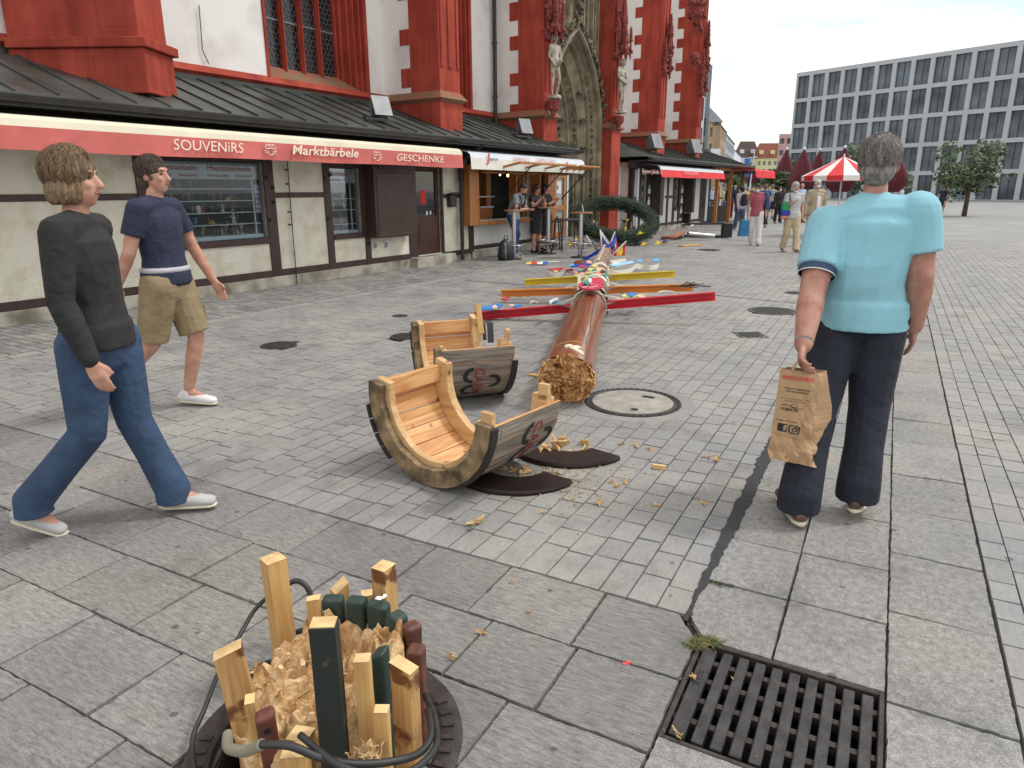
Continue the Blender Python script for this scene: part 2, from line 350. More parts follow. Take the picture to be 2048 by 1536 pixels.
g = MB()
def grcell(x, y):
    p = Vector((x, y, 0)); s, t = p.dot(G1), p.dot(G2)
    if (p - STUMP).length < 0.33: return True
    return GR[0] - 0.03 < s < GR[1] + 0.03 and GR[2] - 0.03 < t < GR[3] + 0.03
X0, CS = -3.0, 0.05
for i in range(120):
    for j in range(100):
        x, y = X0 + i * CS, j * CS
        if not grcell(x + CS / 2, y + CS / 2): g.quad((x, y, -.02), (x + CS, y, -.02), (x + CS, y + CS, -.02), (x, y + CS, -.02))
x1, y1 = 3.0, 5.0
for (a, b_, c, d) in [(-60, X0, -12, 40), (x1, 60, -12, 40), (X0, x1, -12, 0), (X0, x1, y1, 40)]:
    g.quad((a, c, -.02), (b_, c, -.02), (b_, d, -.02), (a, d, -.02))
tag(g.build('ground', m_joint), 'grit bed under the paving stones', None, kind='structure')
g = MB(); g.quad(gq(23.5, -16, -.008), gq(23.5, 14, -.008), gq(60, 14, -.008), gq(60, -16, -.008)); g.quad((-400, 40, -.02), (600, 40, -.02), (900, 900, -.02), (-500, 900, -.02)); g.quad((-400, -12, -.02), (-60, -12, -.02), (-60, 40, -.02), (-400, 40, -.02)); g.quad((60, -12, -.02), (600, -12, -.02), (600, 40, -.02), (60, 40, -.02))
tag(g.build('far_ground', m_far), 'grey square stretching away between the houses', None, kind='structure')

class Pave:
    def __init__(s): s.v = []; s.f = []; s.tone = []
    def poly(s, pts, inset=0.004, depth=0.016, tone=None, zj=0.0012, rag=0.0):
        if rag:
            q = []
            for i, p in enumerate(pts):
                p2 = pts[(i + 1) % len(pts)]; l = math.hypot(p2[0] - p[0], p2[1] - p[1]); m = max(2, int(l / 0.022)); nx, ny = -(p2[1] - p[1]) / l, (p2[0] - p[0]) / l
                for k in range(m):
                    f = k / m; j = rag * (random.uniform(-1, 1) + (2.2 if random.random() < .06 else 0)) if k else rag; q.append((p[0] + (p2[0] - p[0]) * f + nx * j, p[1] + (p2[1] - p[1]) * f + ny * j))
            pts = q
        n = len(pts); c = Vector((sum(p[0] for p in pts) / n, sum(p[1] for p in pts) / n, 0)); o = len(s.v)
        z0 = random.uniform(-zj, zj); tx, ty = random.uniform(-1, 1) * zj, random.uniform(-1, 1) * zj
        for p in pts: s.v.append((p[0], p[1], -depth))
        for p in pts:
            P_ = Vector((p[0], p[1], 0)); d = (c - P_); q = P_ + d.normalized() * inset * 1.5
            s.v.append((q.x, q.y, z0 + tx * (1 if d.x > 0 else -1) + ty * (1 if d.y > 0 else -1)))
        tn = random.random() if tone is None else tone
        s.f.append(tuple(range(o + n, o + 2 * n))); s.tone.append(tn)
        for i in range(n): s.f.append((o + i, o + (i + 1) % n, o + n + (i + 1) % n, o + n + i)); s.tone.append(tn * 0.5)
    def rect(s, x0, x1, y0, y1, gap=0.004, j=0.0, **k):
        r = lambda: random.uniform(-j, j)
        s.poly([(x0 + gap + r(), y0 + gap + r()), (x1 - gap + r(), y0 + gap + r()), (x1 - gap + r(), y1 - gap + r()), (x0 + gap + r(), y1 - gap + r())], **k)
    def build(s, name, mat, loc, rz, label):
        me = bpy.data.meshes.new(name); me.from_pydata(s.v, [], s.f)
        a = me.attributes.new('tone', 'FLOAT', 'FACE'); a.data.foreach_set('value', s.tone)
        me.materials.append(mat); o = bpy.data.objects.new(name, me); COL.objects.link(o); o.location = loc; o.rotation_euler = (0, 0, rz)
        return tag(o, label, None, kind='structure')
def inhole(p, grow=0.0):
    if (p - STUMP).length < RINGR + 0.0 + grow: return True
    for q, r in MANH:
        if (p - Vector((q.x, q.y, 0))).length < r - 0.03 + grow: return True
    return False
# small pavers: rows run along s
pv = Pave()
def paverows(t0, t1, s0, s1, far=99):
    t = t1
    while t > t0 + 1e-3:
        wd = 0.118 + random.uniform(-0.008, 0.012)
        if t - wd - 0.09 < t0: wd = t - t0
        s = s0 + random.uniform(0, 0.1)
        first = True
        while s < s1:
            ln = random.choice((0.15, 0.17, 0.19, 0.21, 0.23)) * (1.0 if s < 14 else 1.6)
            a0 = s0 if first else s; first = False
            c = gq((a0 + s + ln) / 2, t - wd / 2)
            if (c - FO).dot(FN) > 1.97 and not inhole(c): pv.rect(t - wd, t, a0, s + ln, gap=0.0014 + random.uniform(0, .001), j=0.0010, inset=0.002)
            s += ln
        t -= wd
paverows(-13.0, -0.506, 2.315, 24)
paverows(0.52, 9.0, -1.0, 24)
pv.build('small_pavers', m_paver, (0, 0, 0), -GA, 'rows of small grey paving stones across the square')
# large slabs of the cross band, then the slabs right of the asphalt strip
sl = Pave()
rows = [(1.94, 2.31, [-4.3, -3.75, -3.2, -2.661, -2.198, -1.639, -1.252, -0.825]), (1.60, 1.94, [-4.1, -3.5, -2.95, -2.4, -1.876, -1.504, -1.135, -0.794, -0.43]),
        (1.27, 1.60, [-3.8, -3.3, -2.8, -2.3, -1.9, -1.45, -1.17, -0.886, -0.43]), (0.93, 1.27, [-3.6, -3, -2.5, -2, -1.6, -1.1, -0.7, -0.25, 0.2, 0.6]),
        (0.6, 0.93, [-3.4, -2.9, -2.3, -1.8, -1.3, -0.9, -0.4, 0.1, 0.5])]
for s0, s1, ts in rows:
    t = ts[0]
    tt = [ts[0] - 0.5 * k for k in range(12, 0, -1)] + ts
    for a, b_ in zip(tt, tt[1:]):
        if inhole(gq((s0 + s1) / 2, (a + b_) / 2), -0.2): continue
        n = 0
        sl.rect(a, b_, s0, s1, gap=0.002, j=0.003, inset=0.002, zj=0.0022, rag=.0016)
sl.poly([(-0.82, 1.946), (-0.437, 1.946), (-0.43, 2.17), (-0.53, 2.304), (-0.82, 2.304)], inset=0.002, rag=.0015)
sl.build('large_slabs', m_slab, (0, 0, 0), -GA, 'band of large streaked grey granite slabs')
s2 = Pave()
s2.poly([(-0.425, 1.275), (0.0, 1.275), (0.0, 1.675), (-0.425, 1.675)], inset=0.002, rag=.0015)
s2.poly([(0.01, 1.275), (0.45, 1.275), (0.45, 1.675), (0.005, 1.675)], inset=0.002, rag=.0015)
s2.poly([(-0.50, 2.32), (-0.41, 2.195), (-0.184, 2.195), (-0.184, 2.59), (-0.498, 2.59)], inset=0.002, rag=.0015)
for (c0, c1, js) in [(-0.498, -0.18, [2.594, 3.0, 3.616, 4.05, 4.6, 5.1, 5.6]), (-0.18, 0.165, [2.195, 2.6, 3.02, 3.5, 3.95, 4.5, 5.0, 5.5]), (0.165, 0.515, [1.28, 1.7, 2.15, 2.7, 3.2, 3.7, 4.2, 4.8, 5.3])]:
    js = js + [js[-1] + 0.5 * k for k in range(1, 38)]
    for a, b_ in zip(js, js[1:]): s2.rect(c0, c1, a, b_, gap=0.002, j=0.002, inset=0.002, zj=0.002, rag=.0014)
s2.build('right_slabs', m_slab2, (0, 0, 0), -GA, 'large pale speckled slabs beside the asphalt strip')
# ragged asphalt strip
m_asph = M('asphalt_patch', (0.030, 0.033, 0.035), 0.85, 0.25, 40, 0.6, 260)
a = MB(); s = 2.27; lft = []; rgt = []
while s < 30:
    k = min(1, max(0, (s - 2.27) / 0.9)); hw = (0.006 + 0.021 * k) if s > 2.3 else 0.004
    if s > 4.5: hw = 0.024
    lft.append(-0.503 - 0.004 * k - hw * (.95 + .5 * noise.noise(Vector((s * 30, 3, 0)))) + 0.014 * noise.noise(Vector((s * 9, 0, 0))) + .010 * noise.noise(Vector((s * 70, 1, 0)))); rgt.append(-0.503 + 0.01 * k + hw * (.95 + .5 * noise.noise(Vector((s * 26, 9, 0)))) + 0.016 * noise.noise(Vector((s * 8, 5, 0))) + .011 * noise.noise(Vector((s * 66, 2, 0))))
    s += 0.028
for i in range(len(lft) - 1):
    s = 2.27 + 0.028 * i; q = 0.028
    a.add([gq(s, lft[i], .0045), gq(s, rgt[i], .0045), gq(s + q, rgt[i + 1], .0045), gq(s + q, lft[i + 1], .0045)], [(0, 1, 2, 3)])
    a.add([gq(s, lft[i], .0045), gq(s, lft[i], -.019), gq(s + q, lft[i + 1], -.019), gq(s + q, lft[i + 1], .0045)], [(0, 1, 2, 3)])
    a.add([gq(s, rgt[i], .0045), gq(s, rgt[i], -.019), gq(s + q, rgt[i + 1], -.019), gq(s + q, rgt[i + 1], .0045)], [(0, 1, 2, 3)])
tag(a.build('asphalt_strip', m_asph), 'ragged dark asphalt repair strip in the paving', None, kind='structure')
# kerbside band in front of the stalls (facade frame: x = u, y = -n)
pv = Pave(); u = -9.0
while u < 34:
    wd = 0.105 + random.uniform(-.004, .006) if u < 14 else 0.3; n = 0.02 + random.uniform(0, .1)
    while n < 1.76:
        ln = random.uniform(0.14, 0.22); pv.rect(u, u + wd, -min(n + ln, 1.78), -n, gap=0.004, j=0.002, inset=0.003); n += ln
    u += wd
u = -9.0
while u < 34: pv.rect(u, u + 0.3, -1.97, -1.79, gap=0.003, tone=0.9 + random.uniform(-.1, .1)); u += 0.3
pv.build('kerbside_band', m_small, FO, FROT, 'narrow setts laid across in front of the stalls')
# drain channel across the square
ch = MB()
for (p, q) in [((1425, 590), (1602, 608)), ((930, 561), (1130, 576)), ((1330, 486), (1640, 494))]:
    ch.beam(gp(*p) + Vector((0, 0, -.002)), gp(*q) + Vector((0, 0, -.002)), 0.02, 0.012)
tag(ch.build('drain_channel', m_iron), 'thin dark slot channels across the square', None, kind='structure')
# ------------------------------------------------------------------ manhole covers
mlab = ['large round manhole cover filled with concrete beside the broken pole end', 'round patterned iron manhole cover in front of the man with the paper bag', 'small manhole cover in a square frame on open paving', 'small dark cover right of the patterned manhole cover', 'round iron manhole cover nearest the man in khaki shorts', 'round iron manhole cover just behind the rear barrel half', 'tiny round cover between the rear barrel half and the stalls', 'faint round cover near the walking woman in white trousers']
for i, (q, r) in enumerate(MANH):
    t = thing('manhole_cover', mlab[i], 'manhole cover', (q.x, q.y, 0))
    if i == 0:
        f = MB(); f.lathe([(r - .055, -.015), (r - .055, .008), (r - .048, .011), (r - .035, .006), (r - .03, .011), (r - .002, .011), (r, .007), (r, -.015)], seg=72)
        for k in range(44):
            a0 = 2 * pi * k / 44; f.obox(((r - .016) * cos(a0), (r - .016) * sin(a0), .012), (.02, .012, .006), (0, 0, a0))
        f.build('frame', m_iron, t, smooth='auto')
        c = MB(); c.lathe([(.0001, .009), (r - .058, .009), (r - .056, .0), (r - .056, -.01)], seg=64); c.build('concrete_plate', m_conc, t)
        k = MB()
        for ax, ay in ((.12, .12), (-.02, -.2), (.16, .1)): k.lathe([(.0001, .0105), (.028, .0105), (.03, .009)], (ax, ay, 0), 14)
        k.build('lifting_hole', m_black, t)
        c = MB(); c.lathe([(r + .001, .002), (r + .1, .002), (r + .11, -.01)], seg=64); c.build('mortar_collar', m_paver, t)
    else:
        f = MB(); f.lathe([(r * .9, -.01), (r * .9, .006), (r, .006), (r, -.015)], seg=48)
        if i == 2:
            for a0 in range(4): f.obox((r * 1.02 * cos(a0 * pi / 2), r * 1.02 * sin(a0 * pi / 2), -.003), (r * .14, r * 2.3, .014), (0, 0, a0 * pi / 2))
        f.build('frame', m_iron, t)
        c = MB(); c.lathe([(.0001, .004), (r * .89, .004), (r * .89, -.01)], seg=40)
        if r > .13:
            st = .045; n = int(r / st)
            for a0 in range(-n, n + 1):
                for b_ in range(-n, n + 1):
                    if math.hypot(a0 * st, b_ * st) < r * .8: c.obox((a0 * st, b_ * st, .006), (.022, .022, .006), (0, 0, .4 if (a0 + b_) % 2 else 1.2))
        c.build('plate', m_iron, t)
# ------------------------------------------------------------------ drain grate
gt = thing('drain_grate', 'dark iron drain grate set in the slabs, tufts of grass at its corner', 'drain grate', gq(GR[0], GR[2]), -GA)
f = MB(); ws, wt = GR[1] - GR[0], GR[3] - GR[2]     # local x = t, y = s
for (a, b_, c, d) in [(-.012, .004, -.012, ws + .012), (wt - .004, wt + .012, -.012, ws + .012), (.004, wt - .004, -.012, .004), (.004, wt - .004, ws - .004, ws + .012)]:
    f.box(a, b_, c, d, -.05, -.001)
f.build('frame', m_rustiron, gt, bevel=.003)
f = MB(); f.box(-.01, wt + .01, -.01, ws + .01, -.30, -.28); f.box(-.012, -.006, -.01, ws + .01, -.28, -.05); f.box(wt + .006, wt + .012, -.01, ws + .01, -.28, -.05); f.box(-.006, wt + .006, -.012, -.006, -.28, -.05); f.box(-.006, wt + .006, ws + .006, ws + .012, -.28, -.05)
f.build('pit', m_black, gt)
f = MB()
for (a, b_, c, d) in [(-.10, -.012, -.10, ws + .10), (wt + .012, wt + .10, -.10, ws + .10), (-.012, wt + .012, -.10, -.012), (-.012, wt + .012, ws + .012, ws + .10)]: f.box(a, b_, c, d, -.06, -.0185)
f.build('leak_collar', m_black, gt)  # black collar added to hide light leaking through the gaps round the frame
b0 = 0.012
for k in range(10):
    wd = .046 if k == 0 else .0335; f = MB()
    f.box(b0, b0 + wd, .018 + (0.0 if k else .0), ws - .018, -.035, -.004)
    f.build('bar', m_iron, gt, bevel=.003); b0 += wd + .0208
f = MB()
for y in (.1, .2, .3, .4): f.box(.006, wt - .006, y, y + .022, -.045, -.016)
f.build('cross_rib', m_rustiron, gt)
f = MB(); put_text(f, 'AGUL', (.033, .30, -.0035), (0, -1, 0), (1, 0, 0), .03, width=.09); f.build('cast_letters', m_black, gt)
# stump's iron ring
rg = thing('iron_ring', 'round rusty iron socket ring around the broken stump', 'iron ring', STUMP)
f = MB(); f.lathe([(.305, -.12), (.305, -.03), (.318, -.028), (.322, .004), (.335, .012), (.382, .012), (.394, .006), (.397, -.015)], seg=96)
for k in range(44):
    a0 = 2 * pi * k / 44
    if k % 15 in (4, 5, 6): continue
    f.obox((.352 * cos(a0), .352 * sin(a0), .013), (.034, .018, .010), (0, 0, a0))
f.build('ring', m_rustiron, rg, smooth='auto')
f = MB(); f.lathe([(.306, -.12), (.30, -.32), (.0001, -.33)], seg=40); f.build('socket', m_black, rg)
# ------------------------------------------------------------------ church
m_red = M('red_sandstone_paint', (0.34, 0.066, 0.050), 0.85, 0.13, 1.6, 0.2, 30, spec=.22, lo=(0.30, 0.047, 0.031), col2=(0.41, 0.072, 0.047))
JOINTS(m_red)
m_redd = M('carved_red_stone', (0.22, 0.045, 0.04), 0.8, 0.35, 9, 0.6, 40)
m_white = M('white_plaster', (0.70, 0.68, 0.655), 0.85, 0.06, 1.2, 0.25, 22, lo=(0.62, 0.595, 0.565), col2=(0.77, 0.76, 0.745), ramp=(0.3, 0.5))
m_moss = M('lichened_stone', (0.16, 0.08, 0.05), 0.9, 0.4, 7, 0.8, 50, lo=(0.28, 0.09, 0.06), col2=(0.17, 0.13, 0.07), ramp=(0.4, 0.6))
m_tan = M('portal_sandstone', (0.24, 0.21, 0.14), 0.8, 0.2, 2.5, 0.3, 40, lo=(0.13, 0.11, 0.075), col2=(0.31, 0.27, 0.18))
m_tand = M('weathered_carving', (0.15, 0.13, 0.09), 0.9, 0.4, 9, 0.7, 60, lo=(0.045, 0.042, 0.034), col2=(0.25, 0.22, 0.15), ramp=(0.4, 0.62))
m_lead = M('lead_came', (0.16, 0.17, 0.18), 0.5, 0.1, 10, 0, metal=0.3)
m_cglass = M('old_window_glass', (0.012, 0.013, 0.016), 0.22, 0.5, 11, 0.6, 16, spec=0.6)
m_grey = M('zinc', (0.24, 0.25, 0.26), 0.45, 0.15, 3, 0.1, 30, metal=0.5)
m_dkmetal = M('dark_gutter_metal', (0.03, 0.028, 0.028), 0.42, 0.25, 5, 0.1, 30, metal=0.2)
m_roof = M('dark_standing_seam_metal', (0.052, 0.06, 0.056), 0.45, 0.3, 1.3, 0.15, 9, metal=0.25, rvar=0.12, lo=(0.035, 0.04, 0.038), col2=(0.085, 0.098, 0.09))
WN = -1.3
PZ = 3.45                                    # top of the plinth moulding
BUT = [(3.26, 3.98), (7.60, 8.28), (11.87, 12.52), (15.85, 16.55), (20.2, 20.75)]
PORT = (8.28, 11.87)
ch = fthing('church', 'red and white gothic church with a carved portal and tall buttresses', 'church', 6.0, WN, 0)
def arch_pts(uc, wd, zs, rr, k=22, z0=0.0):    # pointed arch: half width wd, springing zs, radius rr
    cx = wd - rr; th = math.acos(max(-1, min(1, -cx / rr))); R_ = []
    for i in range(k + 1):
        a = th * i / k; R_.append((uc + cx + rr * cos(a), zs + rr * sin(a)))
    L_ = [(2 * uc - u, z) for u, z in R_]
    return [(uc - wd, z0)] + L_ + R_[::-1][1:] + [(uc + wd, z0)]
# nave wall with two window openings
WINS = [(0.15, 2.79), (4.55, 6.55)]
wz0 = PZ + 0.02
wl = MB(True); ed = [-14.0] + [e for w_ in WINS for e in w_] + [PORT[0] - 0.3]
for i in range(0, len(ed), 2): wl.box(ed[i], ed[i + 1], WN - 0.5, WN, PZ, 16)
wl.box(PORT[1] + .3, 21.6, WN - 0.5, WN, PZ, 16)
wl.box(21.6, 21.75, -14, WN, 0, 16)
wl.build('wall', m_white, ch)
wl = MB(True); wl.box(-14, PORT[0] - .3, WN - .5, WN + .02, 0, PZ - .08); wl.box(PORT[1] + .3, 21.65, WN - .5, WN + .02, 0, PZ - .08)
wl.build('plinth', m_red, ch)
for a, b_ in [(-14, 3.26), (3.98, 7.6), (12.52, 15.85), (16.62, 20.27)]:
    mo = MB(True); mo.add([(a, WN + .0, PZ + .1), (b_, WN + .0, PZ + .1), (b_, WN + .13, PZ - .02), (a, WN + .13, PZ - .02), (a, WN + .02, PZ - .09), (b_, WN + .02, PZ - .09)], [(0, 1, 2, 3), (3, 2, 5, 4), (0, 3, 4), (1, 5, 2)])
    mo.build('plinth_moulding', m_red, ch)
for wi, (a, b_) in enumerate(WINS):
    fr = MB(True); steps = [(0.0, WN + .03, .10), (.10, WN - .06, .05), (.15, WN - .02, .035), (.185, WN - .13, .07), (.255, WN - .09, .03), (.285, WN - .2, .07), (.355, WN - .17, .03), (.385, WN - .3, .08), (.465, WN - .38, .06)]
    for o, n, wd in steps:
        for (x0, x1) in ((a + o * .55, a + (o + wd) * .55), (b_ - o - wd, b_ - o)): fr.box(x0, x1, WN - .52, n, PZ - .02 + o * .55, 16)
    f = fr.build('window_frame', m_red, ch, bevel=.012)
    ga, gb = a + .525 * .55, b_ - .525
    si = MB(True); si.add([(a + .05, WN + .05, PZ + .02), (b_ - .02, WN + .05, PZ + .02), (gb, WN - .42, PZ + .36), (ga, WN - .42, PZ + .36), (a + .05, WN - .42, PZ - .05), (b_ - .02, WN - .42, PZ - .05), (ga, WN - .5, PZ + .36), (gb, WN - .5, PZ + .36)], [(0, 1, 2, 3), (0, 3, 4), (1, 5, 2), (3, 2, 7, 6)])
    si.build('window_sill', m_moss, ch)
    gl = MB(True); gl.box(ga, gb, WN - .48, WN - .46, PZ + .34, 16); gl.build('window_glass', m_cglass, ch)
    mu = MB(True); nl = 4
    for k in range(0, nl + 1):
        x = ga + (gb - ga) * k / nl; w2 = .028
        if 0 < k < nl:
            mu.box(x - w2, x + w2, WN - .455, WN - .36, PZ + .28, 16); mu.box(x - w2 * .5, x + w2 * .5, WN - .36, WN - .31, PZ + .22, 16)
    mu.build('mullion', m_red, ch, bevel=.008)
    br = MB(True)
    for z in (4.62, 5.85, 7.1): br.box(ga, gb, WN - .455, WN - .43, z, z + .035)
    hr = .062; row = 0; z = PZ + .36; zt = 6.2
    while z < zt:
        x = ga + (hr * .866 if row % 2 else 0)
        while x < gb:
            for q in range(3):
                a0 = pi / 6 + q * pi / 3; a1 = a0 + pi / 3
                p0 = (x + hr * cos(a0), WN - .452, z + hr * sin(a0)); p1 = (x + hr * cos(a1), WN - .452, z + hr * sin(a1))
                if ga < p0[0] < gb and ga < p1[0] < gb: br.beam(p0, p1, .007, .007, (0, 1, 0))
            x += hr * 1.732
        z += hr * 1.5; row += 1
    br.build('leading', m_lead, ch)
# buttresses
QH = [(.30, 0), (.37, 1), (.45, 0), (.30, 1), (.55, 0), (.33, 1), (.36, 0), (.42, 1)]
def ornament(mb, u, n, z0, z1, r, seed=0, spread=1.0):
    """crocketed pinnacle: shaft, gablets, knobbly leaves, finial"""
    rnd = random.Random(seed); h = z1 - z0
    mb.lathe([(.0001, z0), (r * .9, z0 + .02), (r, z0 + h * .08), (r * .62, z0 + h * .12), (r * .55, z0 + h * .45), (r * .8, z0 + h * .48), (r * .45, z0 + h * .53), (r * .12, z1)], (u, n, 0), 6)
    for k in range(int(h / .085)):
        z = z0 + h * .5 + (h * .5) * (k * .085 / h); rr = r * (.6 * (1 - k * .085 / h) + .12)
        for q in range(4):
            a0 = q * pi / 2 + pi / 4; mb.ball((u + cos(a0) * rr, n + sin(a0) * rr, z + rnd.uniform(-.02, .02)), (.03, .03, .035), 5, 3, jit=.3)
    for q in range(int(10 * spread)):
        a0 = q * 2 * pi / (10 * spread); zz = z0 + h * rnd.uniform(.02, .16)
        mb.ball((u + cos(a0) * r, n + sin(a0) * r, zz), (.045, .045, .05), 5, 4, jit=.35)
        mb.ball((u + cos(a0) * r * .75, n + sin(a0) * r * .75, z0 + h * rnd.uniform(.42, .5)), (.035, .035, .045), 5, 4, jit=.35)
def canopy(mb, u, n, z, r, seed):
    for q in range(5):
        a0 = q * 2 * pi / 5; x, y = u + cos(a0) * r, n + sin(a0) * r
        mb.tube([(x, y, z - .16), (x, y, z + .1)], .022, 5)
        x2, y2 = u + cos(a0 + 2 * pi / 5) * r, n + sin(a0 + 2 * pi / 5) * r
        mb.tube([(x, y, z - .1), ((x + x2) / 2, (y + y2) / 2, z + .12), (x2, y2, z - .1)], .024, 5)
        ornament(mb, x, y, z, z + .75, .05, seed + q, .5)
    mb.lathe([(r * .8, z + .05), (r, z), (r * .95, z + .16), (r * .5, z + .25), (r * .4, z + .8), (r * .55, z + .85), (r * .1, z + 1.7)], (u, n, 0), 6)
for bi, (a, b_) in enumerate(BUT):
    n1 = 0.2; bt = MB(True)
    bt.box(a - .03, b_ + .03, WN - .1, n1 + .02, 0 if bi == 2 else 2.66, PZ - .1)
    bt.box(a + .005, b_ - .005, n1 - .10, n1, PZ - .1, 16)                                   # front face
    for x0, x1 in ((a + .05, a + .13), (b_ - .13, b_ - .05), ((a + b_) / 2 - .06, (a + b_) / 2 + .06)):
        bt.box(x0, x1, n1, n1 + .028, PZ + .55, 16)
    bt.box(a, b_, WN - .02, n1 - .1, PZ - .12, PZ - .1)
    B = bt.build('buttress', m_red, ch, bevel=.012)
    wb = MB(True); wb.box(a + .012, b_ - .012, WN - .1, n1 - .1, PZ - .1, 16); wb.build('buttress_plaster', m_white, B)
    qn = MB(True); z = PZ - .1; k = bi
    while z < 12:
        h, wide = QH[k % 8]; k += 1; d = (1.02 if wide else .76) * (1.0 if bi != 2 else .9)
        qn.box(a, b_, n1 - d, n1 - .1, z, z + h); z += h
    qn.build('quoins', m_red, B)
    cp = MB(True); e = .11                                                           # lichened weathering course
    x0, x1, y0, y1 = a - .0, b_ + .0, WN, n1
    cp.add([(x0 - e, y0, PZ - .06), (x0 - e, y1 + e, PZ - .06), (x1 + e, y1 + e, PZ - .06), (x1 + e, y0, PZ - .06), (x0, y0, PZ + .09), (x0, y1, PZ + .09), (x1, y1, PZ + .09), (x1, y0, PZ + .09),
            (x0 - .03, y0, PZ - .13), (x0 - .03, y1 + .03, PZ - .13), (x1 + .03, y1 + .03, PZ - .13), (x1 + .03, y0, PZ - .13)],
           [(0, 1, 5, 4), (1, 2, 6, 5), (2, 3, 7, 6), (0, 8, 9, 1), (1, 9, 10, 2), (2, 10, 11, 3), (4, 5, 6, 7)])
    cp.build('weathering_course', m_moss, B)
    if bi >= 1:
        uc = (a + b_) / 2; parts_ = []
        def NM():
            parts_.append(MB(True)); return parts_[-1]
        if bi in (1, 2):
            x, y = ((1110, 72), (1247, 112))[bi - 1]; nn = n1 + .22; u_, z_ = fp(x, y, nn); canopy(NM(), u_, nn, z_ + .06, .2, bi * 9)
            x, y = ((1107, 203), (1237, 233))[bi - 1]; u2, z2 = fp(x, y, nn)
            om = NM(); om.lathe([(.001, z2 - .42), (.05, z2 - .4), (.08, z2 - .25), (.15, z2 - .18), (.17, z2 - .02), (.19, z2)], (u2, nn, 0), 8)
            for q in range(22): om.ball((u2 + .15 * cos(q * 2.4), nn + .15 * sin(q * 2.4), z2 - .03 - .008 * q), .028, 5, 4, jit=.4)
            for du, zz, hh in ((-.30, z_ - .1, 1.6), (.25, z_ + .3, 1.3), (-.18, z_ + 1.0, 1.8)): ornament(NM(), uc + du, n1 + .07, zz, zz + hh, .085, int(zz * 10))
        else:
            px = {3: (1321, 150, 1321, 16), 4: (1384, 185, 1388, 20)}[bi]
            u_, z_ = fp(px[0], px[1], n1 + .1); _, zt = fp(px[2], px[3], n1 + .1)
            om = NM()
            for du, q in ((-.27, 0), (0.02, .6), (.3, .2)): ornament(om, uc + du, n1 + .1, z_ + q, z_ + (zt - z_) * .62 + q, .1, bi * 7 + int(q * 10))
            for q in range(40):
                om.ball((uc + random.uniform(-.36, .36), n1 + random.uniform(.02, .14), z_ + random.uniform(0, (zt - z_) * .45)), random.uniform(.03, .06), 5, 4, jit=.4)
            ornament(om, uc, n1 + .15, z_ + (zt - z_) * .4, zt, .13, bi)
            if bi == 4:
                for (x, y, r_) in ((1402, 30, .30), (1404, 55, .16), (1398, 122, .16), (1403, 10, .34)):
                    u3, z3 = fp(x, y, n1 + .5); om = NM(); om.lathe([(.02, z3 - .3), (r_ * .6, z3 - .1), (r_, z3), (r_ * .8, z3 + .25), (.05, z3 + .3)], (u3, n1 + .35, 0), 6)
                    for q in range(14): om.ball((u3 + r_ * cos(q * 2.4), n1 + .35 + r_ * sin(q * 2.4), z3 + random.uniform(-.1, .2)), .06, 5, 4, jit=.4)
        for o_ in parts_: o_.build('carved_ornament', m_redd, B)
# diagonal corner buttress of the choir at the left
db = MB(True)
mtx = Matrix.Translation((-3.3, WN, 0)) @ Matrix.Rotation(radians(-30), 4, 'Z')
db.box(-.75, .0, -.3, 1.5, 2.8, PZ - .1, mtx); db.box(-.72, -.03, -.3, 1.45, PZ - .1, 16, mtx); db.box(-.8, .06, -.3, 1.56, PZ - .1, PZ + .02, mtx)
db.build('buttress', m_red, ch, bevel=.01)
# tower wall above and around the portal
UC = (PORT[0] + PORT[1]) / 2 + .02; HW = 1.72; ZS = 3.1; ZA = 5.98; rr0 = (HW ** 2 + (ZA - ZS) ** 2) / (2 * HW)
pf = MB(True); NP = -0.12
ap = arch_pts(UC, HW, ZS, rr0, 24)
top = 16.0
for (p, q) in zip(ap, ap[1:]):               # wall panel over the arch
    if p[0] < UC - 1e-6 or True:
        if abs(p[0] - q[0]) > 1e-6:
            pf.add([(p[0], NP - .25, p[1]), (q[0], NP - .25, q[1]), (q[0], NP - .25, top), (p[0], NP - .25, top)], [(0, 1, 2, 3)])
pf.box(PORT[0] - .01, UC - HW + .001, NP - .45, NP - .25, 0, top); pf.box(UC + HW - .001, PORT[1] + .01, NP - .45, NP - .25, 0, top)
for k in range(15):                            # blind tracery ribs
    x = PORT[0] + .1 + k * .245; pf.box(x - .022, x + .022, NP - .26, NP - .17 + (.05 if k % 3 == 0 else 0), max(ZS + 1.0, 6.55 - abs(x - UC) * 1.35), top)
pf.box(PORT[0], PORT[1], NP - .26, NP - .1, 8.3, 8.42); pf.box(PORT[0], PORT[1], NP - .26, NP - .08, 9.4, 9.5)
P_ = pf.build('portal', m_tan, ch)
prof = [(0.0, -.25), (0.0, .0), (.05, .06), (.10, .05), (.13, -.02), (.13, -.10), (.20, -.24), (.28, -.30), (.30, -.22), (.345, -.20), (.37, -.27), (.37, -.34), (.66, -.52), (.68, -.46), (.725, -.46), (.74, -.54), (.80, -.62), (.86, -.72), (.88, -.66), (.93, -.68), (.95, -.75), (1.2, -.98), (1.22, -.92), (1.26, -.94), (1.28, -1.05), (1.28, -1.3)]
ar = MB(True); k_ = 24; rows_ = []
for o, dn in prof:
    hw = HW - o; rows_.append([(u, NP + dn, z) for u, z in arch_pts(UC, hw, ZS, rr0 - o, k_)])
nn = len(rows_[0])
for i in range(len(rows_) - 1):
    ar.add(rows_[i] + rows_[i + 1], [(j, j + 1, nn + j + 1, nn + j) for j in range(nn - 1)])
ar.build('archivolts', m_tan, P_, smooth='auto')
inn = MB(True); pts_ = rows_[-1]; inn.add([(u, n - .02, z) for u, n, z in pts_], [tuple(range(nn))]); inn.build('tympanum', m_tand, P_)
dr = MB(True)
